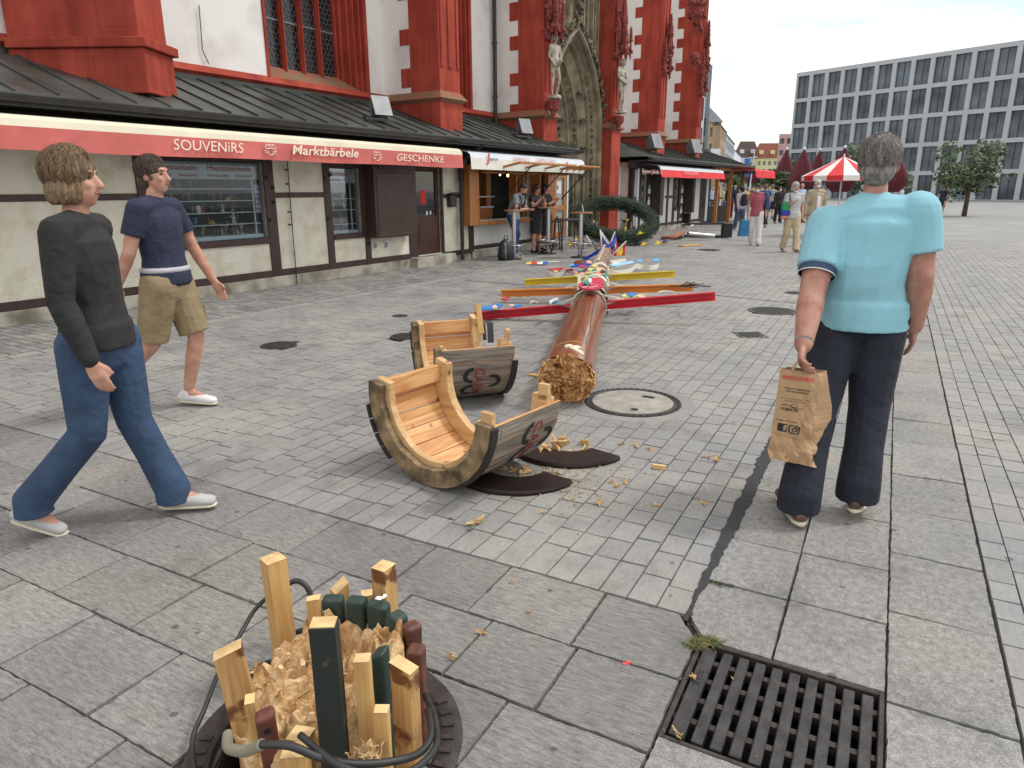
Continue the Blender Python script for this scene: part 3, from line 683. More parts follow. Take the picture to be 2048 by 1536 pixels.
for x0, x1 in ((UC - .42, UC - .02), (UC + .02, UC + .42)):
    dr.box(x0, x1, NP - 1.32, NP - 1.26, 0.15, 2.6)
    for q in range(4): dr.box(x0 + .05, x1 - .05, NP - 1.26, NP - 1.23, .25 + q * .58, .75 + q * .58)
dr.build('door', M('old_oak_door', (0.05, 0.03, 0.02), 0.6, 0.3, 8), P_, bevel=.01)
ck = MB(True)                                  # leaf crockets on the outer arch, canopies in the hollows
pth = arch_pts(UC, HW + .02, ZS, rr0 + .02, 60, ZS - .1)
for (u, z) in pth:
    if z < 2.9: continue
    for q in range(3): ck.ball((u + random.uniform(-.06, .06) + (.07 if u > UC else -.07), NP + random.uniform(-.1, .1), z + random.uniform(0, .12)), (random.uniform(.03, .06),) * 3, 5, 4, jit=.45)
for q in range(26): ck.ball((UC + random.uniform(-.09, .09), NP + random.uniform(-.05, .12), ZA + .1 + q * .03), random.uniform(.04, .075), 5, 4, jit=.4)
for (o, dn) in ((.34 + .15, -.38), (.93 + .12, -.8)):
    for side in (1, -1):
        for zz in (1.95, 2.75, 3.55, 4.3):
            aa = arch_pts(UC, HW - o, ZS, rr0 - o, 60)
            us = min((p for p in aa if (p[0] - UC) * side > 0), key=lambda p: abs(p[1] - zz) + (0 if p[1] >= ZS else 0)) if zz > ZS else (UC + side * (HW - o), zz)
            u, z = us[0], zz
            ck.lathe([(.10, z), (.12, z + .03), (.12, z + .06), (.09, z + .08), (.02, z + .1)], (u, NP + dn, 0), 6)
            for q in range(5):
                a0 = q * 2 * pi / 5; ck.tube([(u + .1 * cos(a0), NP + dn + .1 * sin(a0), z + .05), (u + .1 * cos(a0), NP + dn + .1 * sin(a0), z - .17)], [.018, .004], 4)
for (o, dn) in ((.24, -.22), (.77, -.55), (1.1, -.9)):
    for side in (1, -1):
        z = .6
        aa = arch_pts(UC, HW - o, ZS, rr0 - o, 60)
        while z < 5.0:
            u = UC + side * (HW - o) if z < ZS else min((p for p in aa if (p[0] - UC) * side > 0), key=lambda p: abs(p[1] - z))[0]
            for q in range(3): ck.ball((u + random.uniform(-.04, .04), NP + dn + random.uniform(0, .05), z + random.uniform(-.05, .05)), .032, 5, 4, jit=.5)
            z += .21
ck.build('carving', m_tand, P_)
for (o, dn) in ((.22, -.16), (.5, -.34), (.8, -.56), (1.08, -.82)):
    for side in (1, -1):
        cl = MB(True); u = UC + side * (HW - o + .02); cl.tube([(u, NP + dn, 0), (u, NP + dn, 2.05)], .045, 8)
        cl.lathe([(.07, 0), (.07, .3), (.05, .4), (.045, .42)], (u, NP + dn, 0), 8); cl.lathe([(.045, 2.0), (.06, 2.05), (.1, 2.25), (.11, 2.3), (.0, 2.3)], (u, NP + dn, 0), 8); cl.build('column', m_tan, P_, smooth='auto')
st = MB(True); st.box(PORT[0] + .1, PORT[1] - .1, -1.4, .25, 0, .12); st.build('steps', m_conc, P_)
# high carved spires on the tower at the very top between portal and buttress 3, and downpipe on the nave
dpz = MB(True); u_, _ = fp(989, 60, WN + .12)
dpz.tube([(u_, WN + .12, 16), (u_, WN + .12, 3.3), (u_ + .05, WN + .3, 3.1)], .055, 10)
for z in (3.9, 5.2, 6.6): dpz.lathe([(.07, z), (.07, z + .05)], (u_, WN + .12, 0), 10)
dpz.build('downpipe', m_dkmetal, ch, smooth='auto')
lc = MB(True); pts = []
for x, y in ((398, 10), (405, 100), (418, 128)): u_, z_ = fp(x, y, WN + .04); pts.append((u_, WN + .04, z_))
lc.tube(pts, .008, 5); lc.build('lightning_cable', m_dkmetal, ch)

# ------------------------------------------------------------------ the market stalls leaning on the church
m_rough = M('cream_roughcast', (0.56, 0.55, 0.45), 0.92, 0.1, 3, 1.0, 24, lo=(0.54, 0.51, 0.41), col2=(0.71, 0.685, 0.585), dist=0.02, ramp=(0.3, 0.55))
m_roughw = M('white_roughcast', (0.68, 0.69, 0.66), 0.92, 0.08, 3, 0.6, 24, dist=0.012)
m_timber = M('dark_brown_timber', (0.045, 0.022, 0.020), 0.5, 0.25, 7, 0.3, 40, stretch=(1, 1, .2))
m_timber2 = M('black_brown_timber', (0.028, 0.020, 0.016), 0.6, 0.25, 7, 0.3, 40)
m_door = M('maroon_door_paint', (0.060, 0.018, 0.015), 0.38, 0.15, 5, 0.1, 30)
m_plinth = M('stained_plinth', (0.30, 0.28, 0.22), 0.95, 0.3, 2.5, 0.6, 40, lo=(0.17, 0.155, 0.12), col2=(0.45, 0.43, 0.36), ramp=(0.35, 0.6))
m_awn = M('faded_red_canvas', (0.56, 0.14, 0.125), 0.85, 0.12, 2.2, 0.4, 6, dist=.02)
m_cream = M('cream_canvas', (0.66, 0.61, 0.48), 0.85, 0.08, 1.5, 0.3, 6, dist=.02)
m_ltr = M('cream_lettering', (0.80, 0.72, 0.60), 0.8, 0.05)
m_ltrred = M('red_lettering', (0.62, 0.10, 0.10), 0.7, 0.05)
m_ltrgrey = M('faded_band_lettering', (0.32, 0.13, 0.12), 0.7, 0.05)
m_band = M('pale_grey_band', (0.36, 0.40, 0.45), 0.5, 0.06)
m_alu = M('white_aluminium', (0.62, 0.68, 0.74), 0.35, 0.04)
m_oak = WOOD('varnished_pine', (0.30, 0.105, 0.025), (0.46, 0.19, 0.055), axis=2, scale=6, rough=0.4, knots=False, grain=.4)
m_shut = M('shutter_slat_paint', (0.085, 0.050, 0.040), 0.42, 0.12, 6, 0.1)
m_clear = PANE('shop_pane')
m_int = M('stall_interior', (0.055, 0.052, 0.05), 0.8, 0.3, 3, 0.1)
m_shelf = M('white_shelf', (0.55, 0.6, 0.66), 0.5, 0.05)
EN = 0.72
ZE = 2.60
def rz_(n): return ZE + (EN - n) * (PZ - .12 - ZE) / (EN - WN)
def roof(par, u0, u1, hipl, hipr, seam0):
    r = MB(True); a1, b1 = u0 + hipl, u1 - hipr
    r.add([(u0, EN, ZE), (u1, EN, ZE), (b1, WN, rz_(WN)), (a1, WN, rz_(WN)), (u0, EN, ZE - .05), (u1, EN, ZE - .05), (u0, WN, ZE), (u1, WN, ZE)], [(0, 1, 2, 3), (0, 4, 5, 1), (0, 3, 6), (1, 7, 2), (4, 6, 7, 5)])
    k = seam0
    while k < u1 - .02:
        nt_ = WN if a1 < k < b1 else (WN + (EN - WN) * (1 - (k - u0) / max(.01, hipl)) if k <= a1 else WN + (EN - WN) * (1 - (u1 - k) / max(.01, hipr)))
        r.beam((k, EN - .02, rz_(EN - .02) + .012), (k, nt_, rz_(nt_) + .012), .018, .03); k += .455
    r.beam((a1, WN + .03, rz_(WN) + .05), (b1, WN + .03, rz_(WN) + .05), .05, .16)
    R = r.build('roof', m_roof, par)
    g_ = MB(True); prf = [(EN + .07 * cos(t) + .05, ZE - .03 + .075 * sin(t)) for t in [pi + pi * i / 8 for i in range(9)]]
    n = len(prf); g_.add([(u, a, b_) for u in (u0 - .03, u1 + .03) for a, b_ in prf], [(i, i + 1, n + i + 1, n + i) for i in range(n - 1)] + [tuple(range(n)), tuple(range(n, 2 * n))])
    g_.box(u0, u1, EN - .04, EN - .01, ZE - .14, ZE - .01)
    g_.build('gutter', m_dkmetal, par)
    sf = MB(True); sf.box(u0 + .05, u1 - .05, 0.0, EN - .05, ZE - .13, ZE - .10); sf.box(u0 + .05, u1 - .05, -.02, .1, 2.25, ZE - .13); sf.build('soffit', m_timber2, par)
def awning(par, u0, u1, zt, zb, n1, mat_top, mat_v, lean=0.0, wav=.012):
    tp = MB(True); nseg = max(8, int((u1 - u0) / .15))
    tp.add([(u0, .12, 2.44), (u1, .12, 2.44), (u1, n1 - .09, zt + .12), (u0, n1 - .09, zt + .12)], [(0, 1, 2, 3)])
    tp.add([(u0, n1 - .09, zt + .12), (u1, n1 - .09, zt + .12), (u1, n1 - .02, zt + .075), (u0, n1 - .02, zt + .075), (u1, n1, zt), (u0, n1, zt)], [(0, 1, 2, 3), (3, 2, 4, 5)])
    tp.build('canopy', mat_top, par)
    vl = MB(True); vs = []
    for i in range(nseg + 1):
        u = u0 + (u1 - u0) * i / nseg
        for j in range(4):
            z = zt + (zb - zt) * j / 3 + (wav * .5 * sin(u * 2.1) if j == 3 else 0); vs.append((u, n1 + lean * j / 3 + (wav * sin(u * 5.1) * j / 3 + wav * .6 * sin(u * 13 + 1) * j / 3), z))
    vl.add(vs, [(i * 4 + j, i * 4 + j + 1, i * 4 + j + 5, i * 4 + j + 4) for i in range(nseg) for j in range(3)])
    V = vl.build('valance', mat_v, par, smooth=True)
    fr = MB(True)
    for u in (u0 + .15, (u0 + u1) / 2, u1 - .15): fr.beam((u, .05, 2.3), (u, n1 - .1, zt + .03), .03, .04)
    fr.tube([(u0, n1 - .06, zt + .02), (u1, n1 - .06, zt + .02)], .022, 6); fr.tube([(u0, .1, 2.4), (u1, .1, 2.4)], .05, 8)
    fr.build('arm', m_dkmetal, par)
    return V
def walls(par, u0, u1, z0, z1, holes, mat, depth=.12, name='wall'):
    """front wall with rectangular openings (u0, u1, z0, z1)"""
    w_ = MB(True); us = sorted(set([u0, u1] + [h[0] for h in holes] + [h[1] for h in holes]))
    for a, b_ in zip(us, us[1:]):
        hs_ = sorted([(h[2], h[3]) for h in holes if h[0] <= a + 1e-6 and h[1] >= b_ - 1e-6]); z = z0
        for p, q in hs_:
            if p > z: w_.box(a, b_, -depth, 0, z, p)
            z = q
        if z < z1: w_.box(a, b_, -depth, 0, z, z1)
    return w_.build(name, mat, par)
U_ = lambda x, y=400, n=0.0: fp(x, y, n)[0]
Z_ = lambda x, y, n=0.0: fp(x, y, n)[1]

# ---- souvenir stall
k1 = fthing('souvenir_stall', 'half-timbered souvenir stall under the long faded red awning', 'market stall', 0.0, 0.0)
pa0, pa1 = U_(524, 338), U_(543.5, 338); pb0, pb1 = U_(643.5, 338), U_(656.5, 338); pc0, pc1 = U_(733, 527), U_(743, 527)
dl0, dl1 = U_(819, 495), U_(835, 495); dr1 = U_(886, 430); pf0, pf1 = U_(936, 430), U_(941, 430)
w1 = (-3.2, pa0, Z_(540, 474), 1.99); w2 = (pb1, U_(722, 430), Z_(700, 467), 1.95)
door = (dl1, dr1 - .02, .22, 2.2); DT = 2.02
walls(k1, -9.0, pf0, .16, 2.45, [w1, w2, (dl1, dr1 - .07, .22, DT)], m_rough)
pl_ = MB(True)
pl_.box(-9.0, dl0 - .02, -.3, .045, -.02, .17); pl_.box(dr1 + .2, pf0 + .02, -.3, .045, -.02, .12); pl_.build('plinth', m_plinth, k1, bevel=.01)
tb = MB(True); P1 = .03
for a, b_ in ((pa0, pa1), (pb0, pb1), (pc0, pc1), (dl0, dl1), (-3.35, -3.2), (-7.4, -7.25)): tb.box(a, b_, -.05, P1, .13, 2.3)
tb.box(dr1 - .07, dr1, -.05, P1, .13, 2.3)
tb.box(pf0, pf1, -.05, P1, .1, 2.3)
for a, b_ in ((-9.0, -7.4), (-7.25, -3.35), (-3.2, pa0), (pa1, pb0), (pb1, pc0), (pc1, dl0)): tb.box(a, b_, -.05, P1 - .006, .17, .28)
tb.box(dr1, pf0, -.05, P1 - .006, .13, .23); tb.box(dr1, pf0, -.05, P1 - .006, 1.39, 1.47)
zm = Z_(600, 395); tb.box(pa1, pb0, -.05, P1 - .006, zm, zm + .085); tb.box(-7.25, -3.35, -.05, P1 - .006, zm, zm + .085)
tb.box(-3.2, pa0, -.05, P1 + .02, w1[2] - .1, w1[2]); tb.box(pb1, pc0, -.05, P1 + .02, w2[2] - .09, w2[2])
tb.box(-3.2, pa0, -.05, P1 - .006, w1[3], 2.3); tb.box(pb1, pc0, -.05, P1 - .006, w2[3], 2.3); tb.box(w2[1], pc0, -.05, P1 - .004, w2[2], w2[3])
tb.box(dl1, dr1 - .07, -.05, P1 - .006, DT, 2.3)
tb.build('timber_frame', m_timber, k1, bevel=.006)
hg = MB(True)
for x, y in ((533, 355), (546, 375), (548, 404), (650, 356), (657, 437), (660, 350), (738, 487), (540, 440)):
    u, z = fp(x, y, .04); hg.tube([(u, .035, z), (u, .075, z)], .016, 6); hg.box(u - .02, u + .02, .03, .045, z - .035, z + .035)
hg.build('hinge_stub', m_timber2, k1)
roof(k1, -9.0, 4.2, 0, 0, -8.6)
# shop windows: pane, printed band, shelves, then the goods as things of their own
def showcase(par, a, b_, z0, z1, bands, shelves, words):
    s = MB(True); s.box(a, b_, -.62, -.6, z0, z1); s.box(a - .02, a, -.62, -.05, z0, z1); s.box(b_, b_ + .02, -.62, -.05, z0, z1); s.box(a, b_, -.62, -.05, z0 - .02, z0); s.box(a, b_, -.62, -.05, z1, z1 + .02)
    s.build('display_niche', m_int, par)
    sh = MB(True)
    for z in shelves: sh.box(a + .02, b_ - .02, -.55, -.12, z, z + .012)
    sh.box(a + .02, b_ - .02, -.55, -.08, z0, z0 + .06); sh.box(b_ - .16, b_ - .14, -.11, -.09, z0, z1 - .27)
    sh.build('shelf', m_shelf, par)
    W_ = MB(True); W_.box(a, b_, -.075, -.07, z0, z1); W = W_.build('pane', m_clear, par)
    bd = MB(True); bd.box(a + .02, b_ - .02, -.082, -.078, z1 - .26, z1 - .01); bd.build('printed_band', m_band, W)
    tx = MB(True)
    for u, wd in words:
        put_text(tx, 'Marktbärbele', (u, -.066, z1 - .10), (1, 0, 0), (0, 0, 1), .115, width=wd)
        put_text(tx, 'Geschenke  ·  Souvenirs', (u, -.066, z1 - .205), (1, 0, 0), (0, 0, 1), .062, width=wd)
    tx.build('band_lettering', m_ltrgrey, W)
sh1 = [w1[2] + .22, w1[2] + .40, w1[2] + .58, w1[2] + .76]; sh2 = [w2[2] + .16, w2[2] + .42, w2[2] + .62]
showcase(k1, w1[0], w1[1], w1[2], w1[3], 1, sh1, [(w1[1] - .55 - q * .95, .78) for q in range(2)])
showcase(k1, w2[0], w2[1], w2[2], w2[3], 1, sh2, [((w2[0] + w2[1]) / 2, .56)])
pc = MB(True); u0_ = w1[1] - .125
for r_ in range(6):
    for c_ in range(2): pc.box(u0_ + c_ * .055, u0_ + .048 + c_ * .055, -.088, -.083, w1[3] - .40 - r_ * .075, w1[3] - .335 - r_ * .075)
pc.build('postcard_rack', M('postcards', (0.3, 0.3, 0.5), 0.5, 0.5, 40, 0, lo=(0.5, 0.1, 0.1), col2=(0.35, 0.5, 0.75)), k1)
# shutter box
su = MB(True); a, b_ = U_(750, 400, .3), U_(833, 400, .3); zt, zb = Z_(790, 331, .3), Z_(790, 474, .3)
su.box(a, b_, .0, .30, zb, zt); S = su.build('shutter_cabinet', m_timber, k1, bevel=.008)
sl_ = MB(True); nS = 26
for i in range(nS):
    z = zb + .05 + (zt - zb - .2) * i / nS; sl_.box(a + .06, b_ - .035, .30, .318, z, z + (zt - zb - .2) / nS * .62)
sl_.build('shutter_slats', m_shut, S, bevel=.004)
vt = MB(True); vb = MB(True)
for x, y in ((750.5, 491), (772, 490)):
    u, z = fp(x, y, .02); m_ = Matrix.Translation((u, .0, z)) @ Matrix.Rotation(-pi / 2, 4, 'X')
    vt.lathe([(.068, .0), (.068, .025), (.08, .03), (.092, .02), (.095, .0)], (0, 0, 0), 24, m_)
    vb.lathe([(.0001, .006), (.068, .006)], (0, 0, 0), 24, m_)
    for q in range(-4, 5): w_ = sqrt(max(0, .066 ** 2 - (q * .015) ** 2)); vt.box(u - w_, u + w_, .008, .02, z + q * .015 - .002, z + q * .015 + .003)
V_ = vt.build('round_vent', m_white, k1, smooth='auto'); vb.build('vent_hole', m_black, V_)
# door
d = MB(True); da, db_ = dl1 + .005, dr1 - .075
zg0, zg1 = Z_(858, 432), Z_(858, 341)
d.box(da, db_, -.10, -.05, .23, zg0); d.box(da, db_, -.10, -.05, zg1, DT); d.box(da, da + .09, -.10, -.05, zg0, zg1); d.box(db_ - .09, db_, -.10, -.05, zg0, zg1)
d.box(da + .1, db_ - .1, -.05, -.04, zg0 - .14 - .42, zg0 - .14); d.box(da + .13, db_ - .13, -.04, -.034, zg0 - .14 - .39, zg0 - .17)
D = d.build('door', m_door, k1, bevel=.006)
gl = MB(True); gl.box(da + .09, db_ - .09, -.085, -.08, zg0, zg1); gl.build('door_pane', GLASS('dark_pane'), D)
no = MB(True); no.box(da + .25, da + .43, -.078, -.075, Z_(853, 408), Z_(853, 380)); no.build('red_notice', M('red_paper', (0.60, 0.02, 0.02), 0.6, 0.05), D)
no = MB(True); no.box(da + .42, da + .48, -.078, -.075, zg0 + .02, zg0 + .1); no.box(da + .55, da + .60, -.078, -.075, zg0 + .02, zg0 + .1); no.build('sticker', m_alu, D)
sp = MB(True); sp.box(dl0 - .02, dr1 + .16, -.1, .22, -.02, .2); sp.build('door_step', m_plinth, k1, bevel=.012)
cb = MB(True); c_ = [(574, 315), (580, 395), (586, 470), (592, 560)]; pts = []
for x, y in c_: u, z = fp(x, y, .05); pts.append((u, .05, z))
pts = [(pts[0][0] - .02, .05, 2.3)] + pts; pts[-1] = (pts[-1][0], .07, 0); cb.tube(pts, .009, 5)
for x, y in ((575, 340), (577, 368), (581, 424), (582, 449)): u, z = fp(x, y, .05); cb.box(u - .02, u + .02, .0, .06, z - .01, z + .012)
cb.build('earth_cable', m_dkmetal, k1)
zt_ = 2.23; zb_ = 1.985
AV = awning(k1, -6.6, U_(925, 315, 1.0), zt_, zb_, 1.0, m_cream, m_awn)
tx = MB(True)
def aw(s, x, y, wd, h, shear=0, jit=.0, bold=0.0, n=1.035):
    u, z = fp(x, y, n); put_text(tx, s, (u, n, z - .03), (1, 0, 0), (0, 0, 1), h, width=wd, shear=shear, jit=jit, bold=bold)
us_ = lambda x0, x1, y: fp(x1, y, 1.03)[0] - fp(x0, y, 1.03)[0]
aw('GESCHENKE', 843, 314, us_(796, 890, 314), .165, 0.12, .006)
aw('Marktbärbele', 654, 300, us_(588, 719, 300), .185, 0.18, .004, .012)
wS = us_(396, 486, 290) * 9 / 6.0; ue = fp(486, 290, 1.03)[0]; zz = fp(440, 290, 1.03)[1]
put_text(tx, 'SOUVENiRS', (ue - wS / 2, 1.035, zz - .03), (1, 0, 0), (0, 0, 1), .185, width=wS, shear=.1, jit=.006)
for x, y in ((541, 294), (755, 308)):                                                # small round emblem with a crown of arcs
    u, z = fp(x, y, 1.035); z -= .03
    for q in range(3): tx.tube([(u + (q - 1) * .055 + .028 * cos(t), 1.035, z + .03 + .035 * sin(t)) for t in [pi * k / 6 for k in range(7)]], .006, 4)
    tx.tube([(u + .05 * cos(t), 1.035, z - .03 + .05 * sin(t)) for t in [pi + pi * k / 8 for k in range(9)]], .006, 4)
    tx.tube([(u - .11, 1.035, z - .02), (u - .04, 1.035, z - .04), (u - .1, 1.035, z - .055)], .006, 4); tx.tube([(u + .11, 1.035, z - .02), (u + .04, 1.035, z - .04), (u + .1, 1.035, z - .055)], .006, 4)
    tx.tube([(u - .1, 1.035, z + .03), (u - .07, 1.035, z + .0), (u, 1.035, z + .015), (u + .07, 1.035, z), (u + .1, 1.035, z + .03)], .006, 4)
tx.build('lettering', m_ltr, AV)
dpp = MB(True); u_, _ = fp(923, 450, .12); dpp.tube([(u_, EN, ZE - .1), (u_, .4, 2.3), (u_, .13, 2.15), (u_, .13, .02)], .045, 10); dpp.box(u_ - .05, u_ + .07, .1, .16, 1.75, 2.1)
dpp.build('downpipe', m_timber2, k1, smooth='auto')
mb_ = fthing('letter_box', 'black letter box mounted on the roughcast beside the shop door', 'letter box', *([U_(903, 400)] + [0.0]), z=1.3)
x_, z_ = fp(903, 398, .05); q = MB(True); q.prism([(-.11, -.17), (.10, -.17), (.12, .08), (-.13, .08)], .12, Matrix.Translation((x_, .12, z_)) @ Matrix.Rotation(pi / 2, 4, 'X')); q.build('box', m_dkmetal, mb_, bevel=.01)
q = MB(True); q.obox((x_, .085, z_ + .1), (.28, .18, .05), (.25, 0, 0)); q.build('lid', m_dkmetal, mb_, bevel=.01)
q = MB(True); q.box(x_ + .0, x_ + .05, .125, .135, z_ + .1, z_ + .13); q.build('label_plate', m_alu, mb_)
# ---- coffee stall
k2 = fthing('coffee_stall', 'coffee stall with pine serving window, raised flaps and white awning', 'market stall', 6.5, 0.0)
c0 = pf1; c1 = 8.80
wo = (U_(961, 400, .28), U_(1079, 380, .28), .86, 2.02)
walls(k2, c0, c1, .16, 2.45, [(wo[0] + .1, wo[1], wo[2], 2.3), (wo[1] + .06, U_(1107, 400), wo[2], 2.3)], m_roughw)
q = MB(True); q.box(c0, c1 + .02, -.3, .04, -.02, .17); q.box(c1 - .1, c1, -1.2, -.12, 0, 2.45); q.build('plinth', m_plinth, k2)
q = MB(True)
q.box(c0 - .01, c0 + .08, -.05, .035, .1, 2.45); q.box(c0 + .08, c1, -.05, .03, .2, .29); q.box(c0 + .08, c1, -.05, .03, .76, .84); q.box(c0 + .08, c1, -.05, .03, 2.2, 2.45)
q.build('timber_frame', m_timber2, k2, bevel=.006)
q = MB(True); u, _ = fp(1135, 380, .05); q.box(u - .04, u + .04, -.02, .06, .1, 2.1); q.build('white_corner_post', m_alu, k2)
q = MB(True)                                                   # projecting pine window frame
a, b_ = U_(940, 400, .28), U_(959, 400, .28)
q.box(a, b_, -.02, .28, wo[2] - .09, 2.10); q.box(wo[1], wo[1] + .05, -.05, .28, wo[2] - .09, 2.05)
q.box(b_, wo[1], -.05, .30, wo[2] - .09, wo[2]); q.box(b_, wo[1], -.0, .28, 2.02, 2.10)
um = (wo[0] + wo[1]) / 2 + .25
for x in (1031, 1047): u = U_(x, 380, .1); q.box(u, u + .05, -.1, .12, wo[2], 2.05)
e0, e1 = wo[1] + .05, U_(1107, 390, .1); q.box(e1 - .3, e1 + .04, -.05, .10, .25, 2.1); q.box(e0, e1, .06, .1, .25, wo[2])
q.build('serving_window_frame', m_oak, k2, bevel=.006)
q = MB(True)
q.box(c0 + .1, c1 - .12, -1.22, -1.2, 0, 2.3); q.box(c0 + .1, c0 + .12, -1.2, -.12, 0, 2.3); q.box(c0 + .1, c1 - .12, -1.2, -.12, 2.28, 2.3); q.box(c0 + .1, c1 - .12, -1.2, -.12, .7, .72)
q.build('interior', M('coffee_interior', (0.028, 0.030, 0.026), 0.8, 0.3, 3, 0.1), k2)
q = MB(True); ui = U_(1000, 380); q.box(ui + .75, ui + .95, -1.15, -.9, .7, 2.25)
q.box(wo[0] + .2, ui + .4, -.9, -.5, .72, 1.12); q.build('pine_cabinet', m_oak, k2)
q = MB(True); q.box(wo[0] + .2, ui + .42, -.92, -.46, 1.12, 1.16); q.box(wo[0] + .2, ui + .42, -.46, -.44, 1.38, 1.41); q.box(wo[0] + .02, wo[1], -.02, .2, wo[2], wo[2] + .015); q.build('counter', m_shelf, k2)
q = MB(True)
for k in range(7): q.ball((wo[0] + .35 + k * .09, -.45, 1.46), (.06, .05, .07), 8, 6, jit=.15)
q.build('cup_stack', m_conc, k2, smooth=True)
m_bulb = M('lit_bulb', (1, .6, .3), .5, 0, 1, 0, emit=((1.0, .5, .18), 9))
m_bulb2 = M('lit_bulb_pale', (1, .8, .5), .5, 0, 1, 0, emit=((1.0, .85, .5), 8))
for x, y, m_ in ((1016, 351, m_bulb), (1000, 350, m_bulb2), (1048, 351, m_bulb2)):
    u, z = fp(x, y, -.3); q = MB(True); q.ball((u, -.3, z), .035 if m_ is m_bulb else .02, 8, 6); B = q.build('light_bulb', m_, k2, smooth=True)
    q = MB(True); q.tube([(u, -.3, z + .03), (u, -.3, 2.28)], .006, 4); q.build('cord', m_dkmetal, B)
# serving door with window and paper notice
q = MB(True); a, b_ = U_(1109, 380, .06), U_(1132, 380, .06); zt, zm_, zb = 1.98, Z_(1120, 411, .06), .25
q.box(a, a + .13, .0, .06, zb, zt); q.box(b_ - .13, b_, .0, .06, zb, zt)
for z0, z1 in ((zt - .12, zt), (zm_ - .13, zm_), (zb, zb + .15)): q.box(a + .13, b_ - .13, .0, .058, z0, z1)
F = q.build('serving_door', m_oak, k2, bevel=.005)
q = MB(True); q.box(a + .13, b_ - .13, .01, .02, zm_, zt - .12); q.box(a + .13, b_ - .13, .01, .02, zb + .15, zm_ - .13); q.build('door_glass', M('milky_glass', (0.30, 0.36, 0.34), 0.15, 0.1, 3, 0), F)
u, z = fp(1119, 375, .06); q = MB(True); q.box(u - .15, u + .15, .024, .03, z - .16, z + .16); q.build('paper_notice', M('white_paper', (.72, .72, .78), .8, .03), F)
q = MB(True); q.ball((u - .05, .033, z), (.035, .004, .07), 8, 6); q.build('notice_picture', m_timber, F)
# raised glazed flaps
for (u0, u1, na, nb, lab) in ((wo[0] + .02, U_(1079, 350, .3), .32, 1.35, 0), (U_(1092, 350, .3), 8.6, .32, 1.35, 1)):
    q = MB(True); za, zb2 = 1.94, 2.13
    P = lambda u, t: (u, na + (nb - na) * t, za + (zb2 - za) * t)
    for u in (u0, u0 + (u1 - u0) * .36, u0 + (u1 - u0) * .7, u1): q.beam(P(u, 0), P(u, 1), .07, .045)
    for t in (0.02, .98): q.beam(P(u0, t), P(u1, t), .06, .047)
    FL = q.build('raised_flap', m_oak, k2, bevel=.005)
    q = MB(True); q.add([P(u0, 0), P(u1, 0), P(u1, 1), P(u0, 1)], [(0, 1, 2, 3)]); q.build('flap_glass', m_clear, FL)
    q = MB(True)
    for u in (u0 + .9, u1 - .1): q.beam((u, .28, 1.3), P(u, .75), .022, .022)
    q.build('flap_strut', m_dkmetal, FL)
q = MB(True); u, _ = fp(1079, 460, .42); q.beam((u, .42, 0), (u, .42, 2.05), .04, .04, (0, 1, 0)); q.build('prop_pole', m_oak, k2)
roof(k2, 4.2, 8.72, 0, .75, 4.2 + .14)
A2 = awning(k2, U_(941, 300, .9), 8.62, 2.20, 1.97, .9, m_alu, M('off_white_canvas', (.66, .65, .58), .8, .05, 2, .2, 6), lean=.02, wav=.006)
tx = MB(True); t2 = MB(True); nn_ = .935
u, z = fp(983, 318, nn_); put_text(t2, 'egafredo', (u + .10, nn_, z), (1, 0, 0), (0, 0, 1), .085, width=.34, bold=.01)
tx.tube([(u - .06, nn_, z + .12), (u - .10, nn_, z + .10), (u - .10, nn_, z), (u - .13, nn_, z - .09), (u - .17, nn_, z - .1)], .018, 5)
u, z = fp(1043, 320, nn_); put_text(tx, 'ESPRESSO', (u, nn_, z), (1, 0, 0), (0, 0, 1), .12, width=.68)
u, z = fp(1093, 322, nn_); put_text(tx, 'CAPPUCCINO', (u, nn_, z), (1, 0, 0), (0, 0, 1), .12, width=.95)
u, z = fp(1139, 333, nn_); put_text(t2, 'egafredo', (u + .06, nn_, z - .01), (1, 0, 0), (0, 0, 1), .085, width=.34, bold=.01)
tx.tube([(u - .1, nn_, z + .1), (u - .14, nn_, z + .08), (u - .14, nn_, z - .02), (u - .17, nn_, z - .1)], .018, 5)
tx.build('red_lettering', m_ltrred, A2); t2.build('black_lettering', m_dkmetal, A2)

# ---- wine stall beyond the portal
k3 = fthing('wine_stall', 'small half-timbered stall with bright red awning and bottle cut-outs on dark shutters', 'market stall', 18.0, 0.0)
s0, s1 = 14.19, 22.0
WHT = M('white_stall_plaster', (.60, .60, .56), .9, .07, 3, .4, 24, dist=.01)
win = [(U_(1281, 390), U_(1293, 390), .8, 2.05), (U_(1349, 390), U_(1357, 390), .85, 2.05)]
walls(k3, s0, s1, .16, 2.45, win, WHT)
q = MB(True); q.box(s0, s0 + .12, WN, -.12, .0, 2.45); q.box(s1 - .1, s1, WN, -.12, 0, 2.45); q.build('side_wall', WHT, k3)
q = MB(True); q.box(s0 - .03, s1, -.3, .04, -.02, .17); q.box(s0 - .03, s0, WN, .04, -.02, .45); q.box(s0 - .5, s0 - .03, WN, -.3, 0, .5); q.build('plinth', m_plinth, k3)
q = MB(True)
for a, b_ in ((s0 - .02, s0 + .15), (win[0][0] - .16, win[0][0]), (win[0][1], win[0][1] + .1), (win[1][0] - .22, win[1][0]), (win[1][1], win[1][1] + .14), (U_(1332, 420) - .02, U_(1332, 420) + .14), (U_(1375, 420), U_(1375, 420) + .16), (s1 - .15, s1)): q.box(a, b_, -.05, .035, .12, 2.4)
q.box(s0 + .15, s1, -.05, .03, .2, .3); q.box(s0 + .15, win[0][0] - .16, -.05, .03, 1.22, 1.31); q.box(U_(1330, 390), win[1][0] - .22, -.05, .03, 1.22, 1.31); q.box(s0, s1, -.05, .03, 2.2, 2.45)
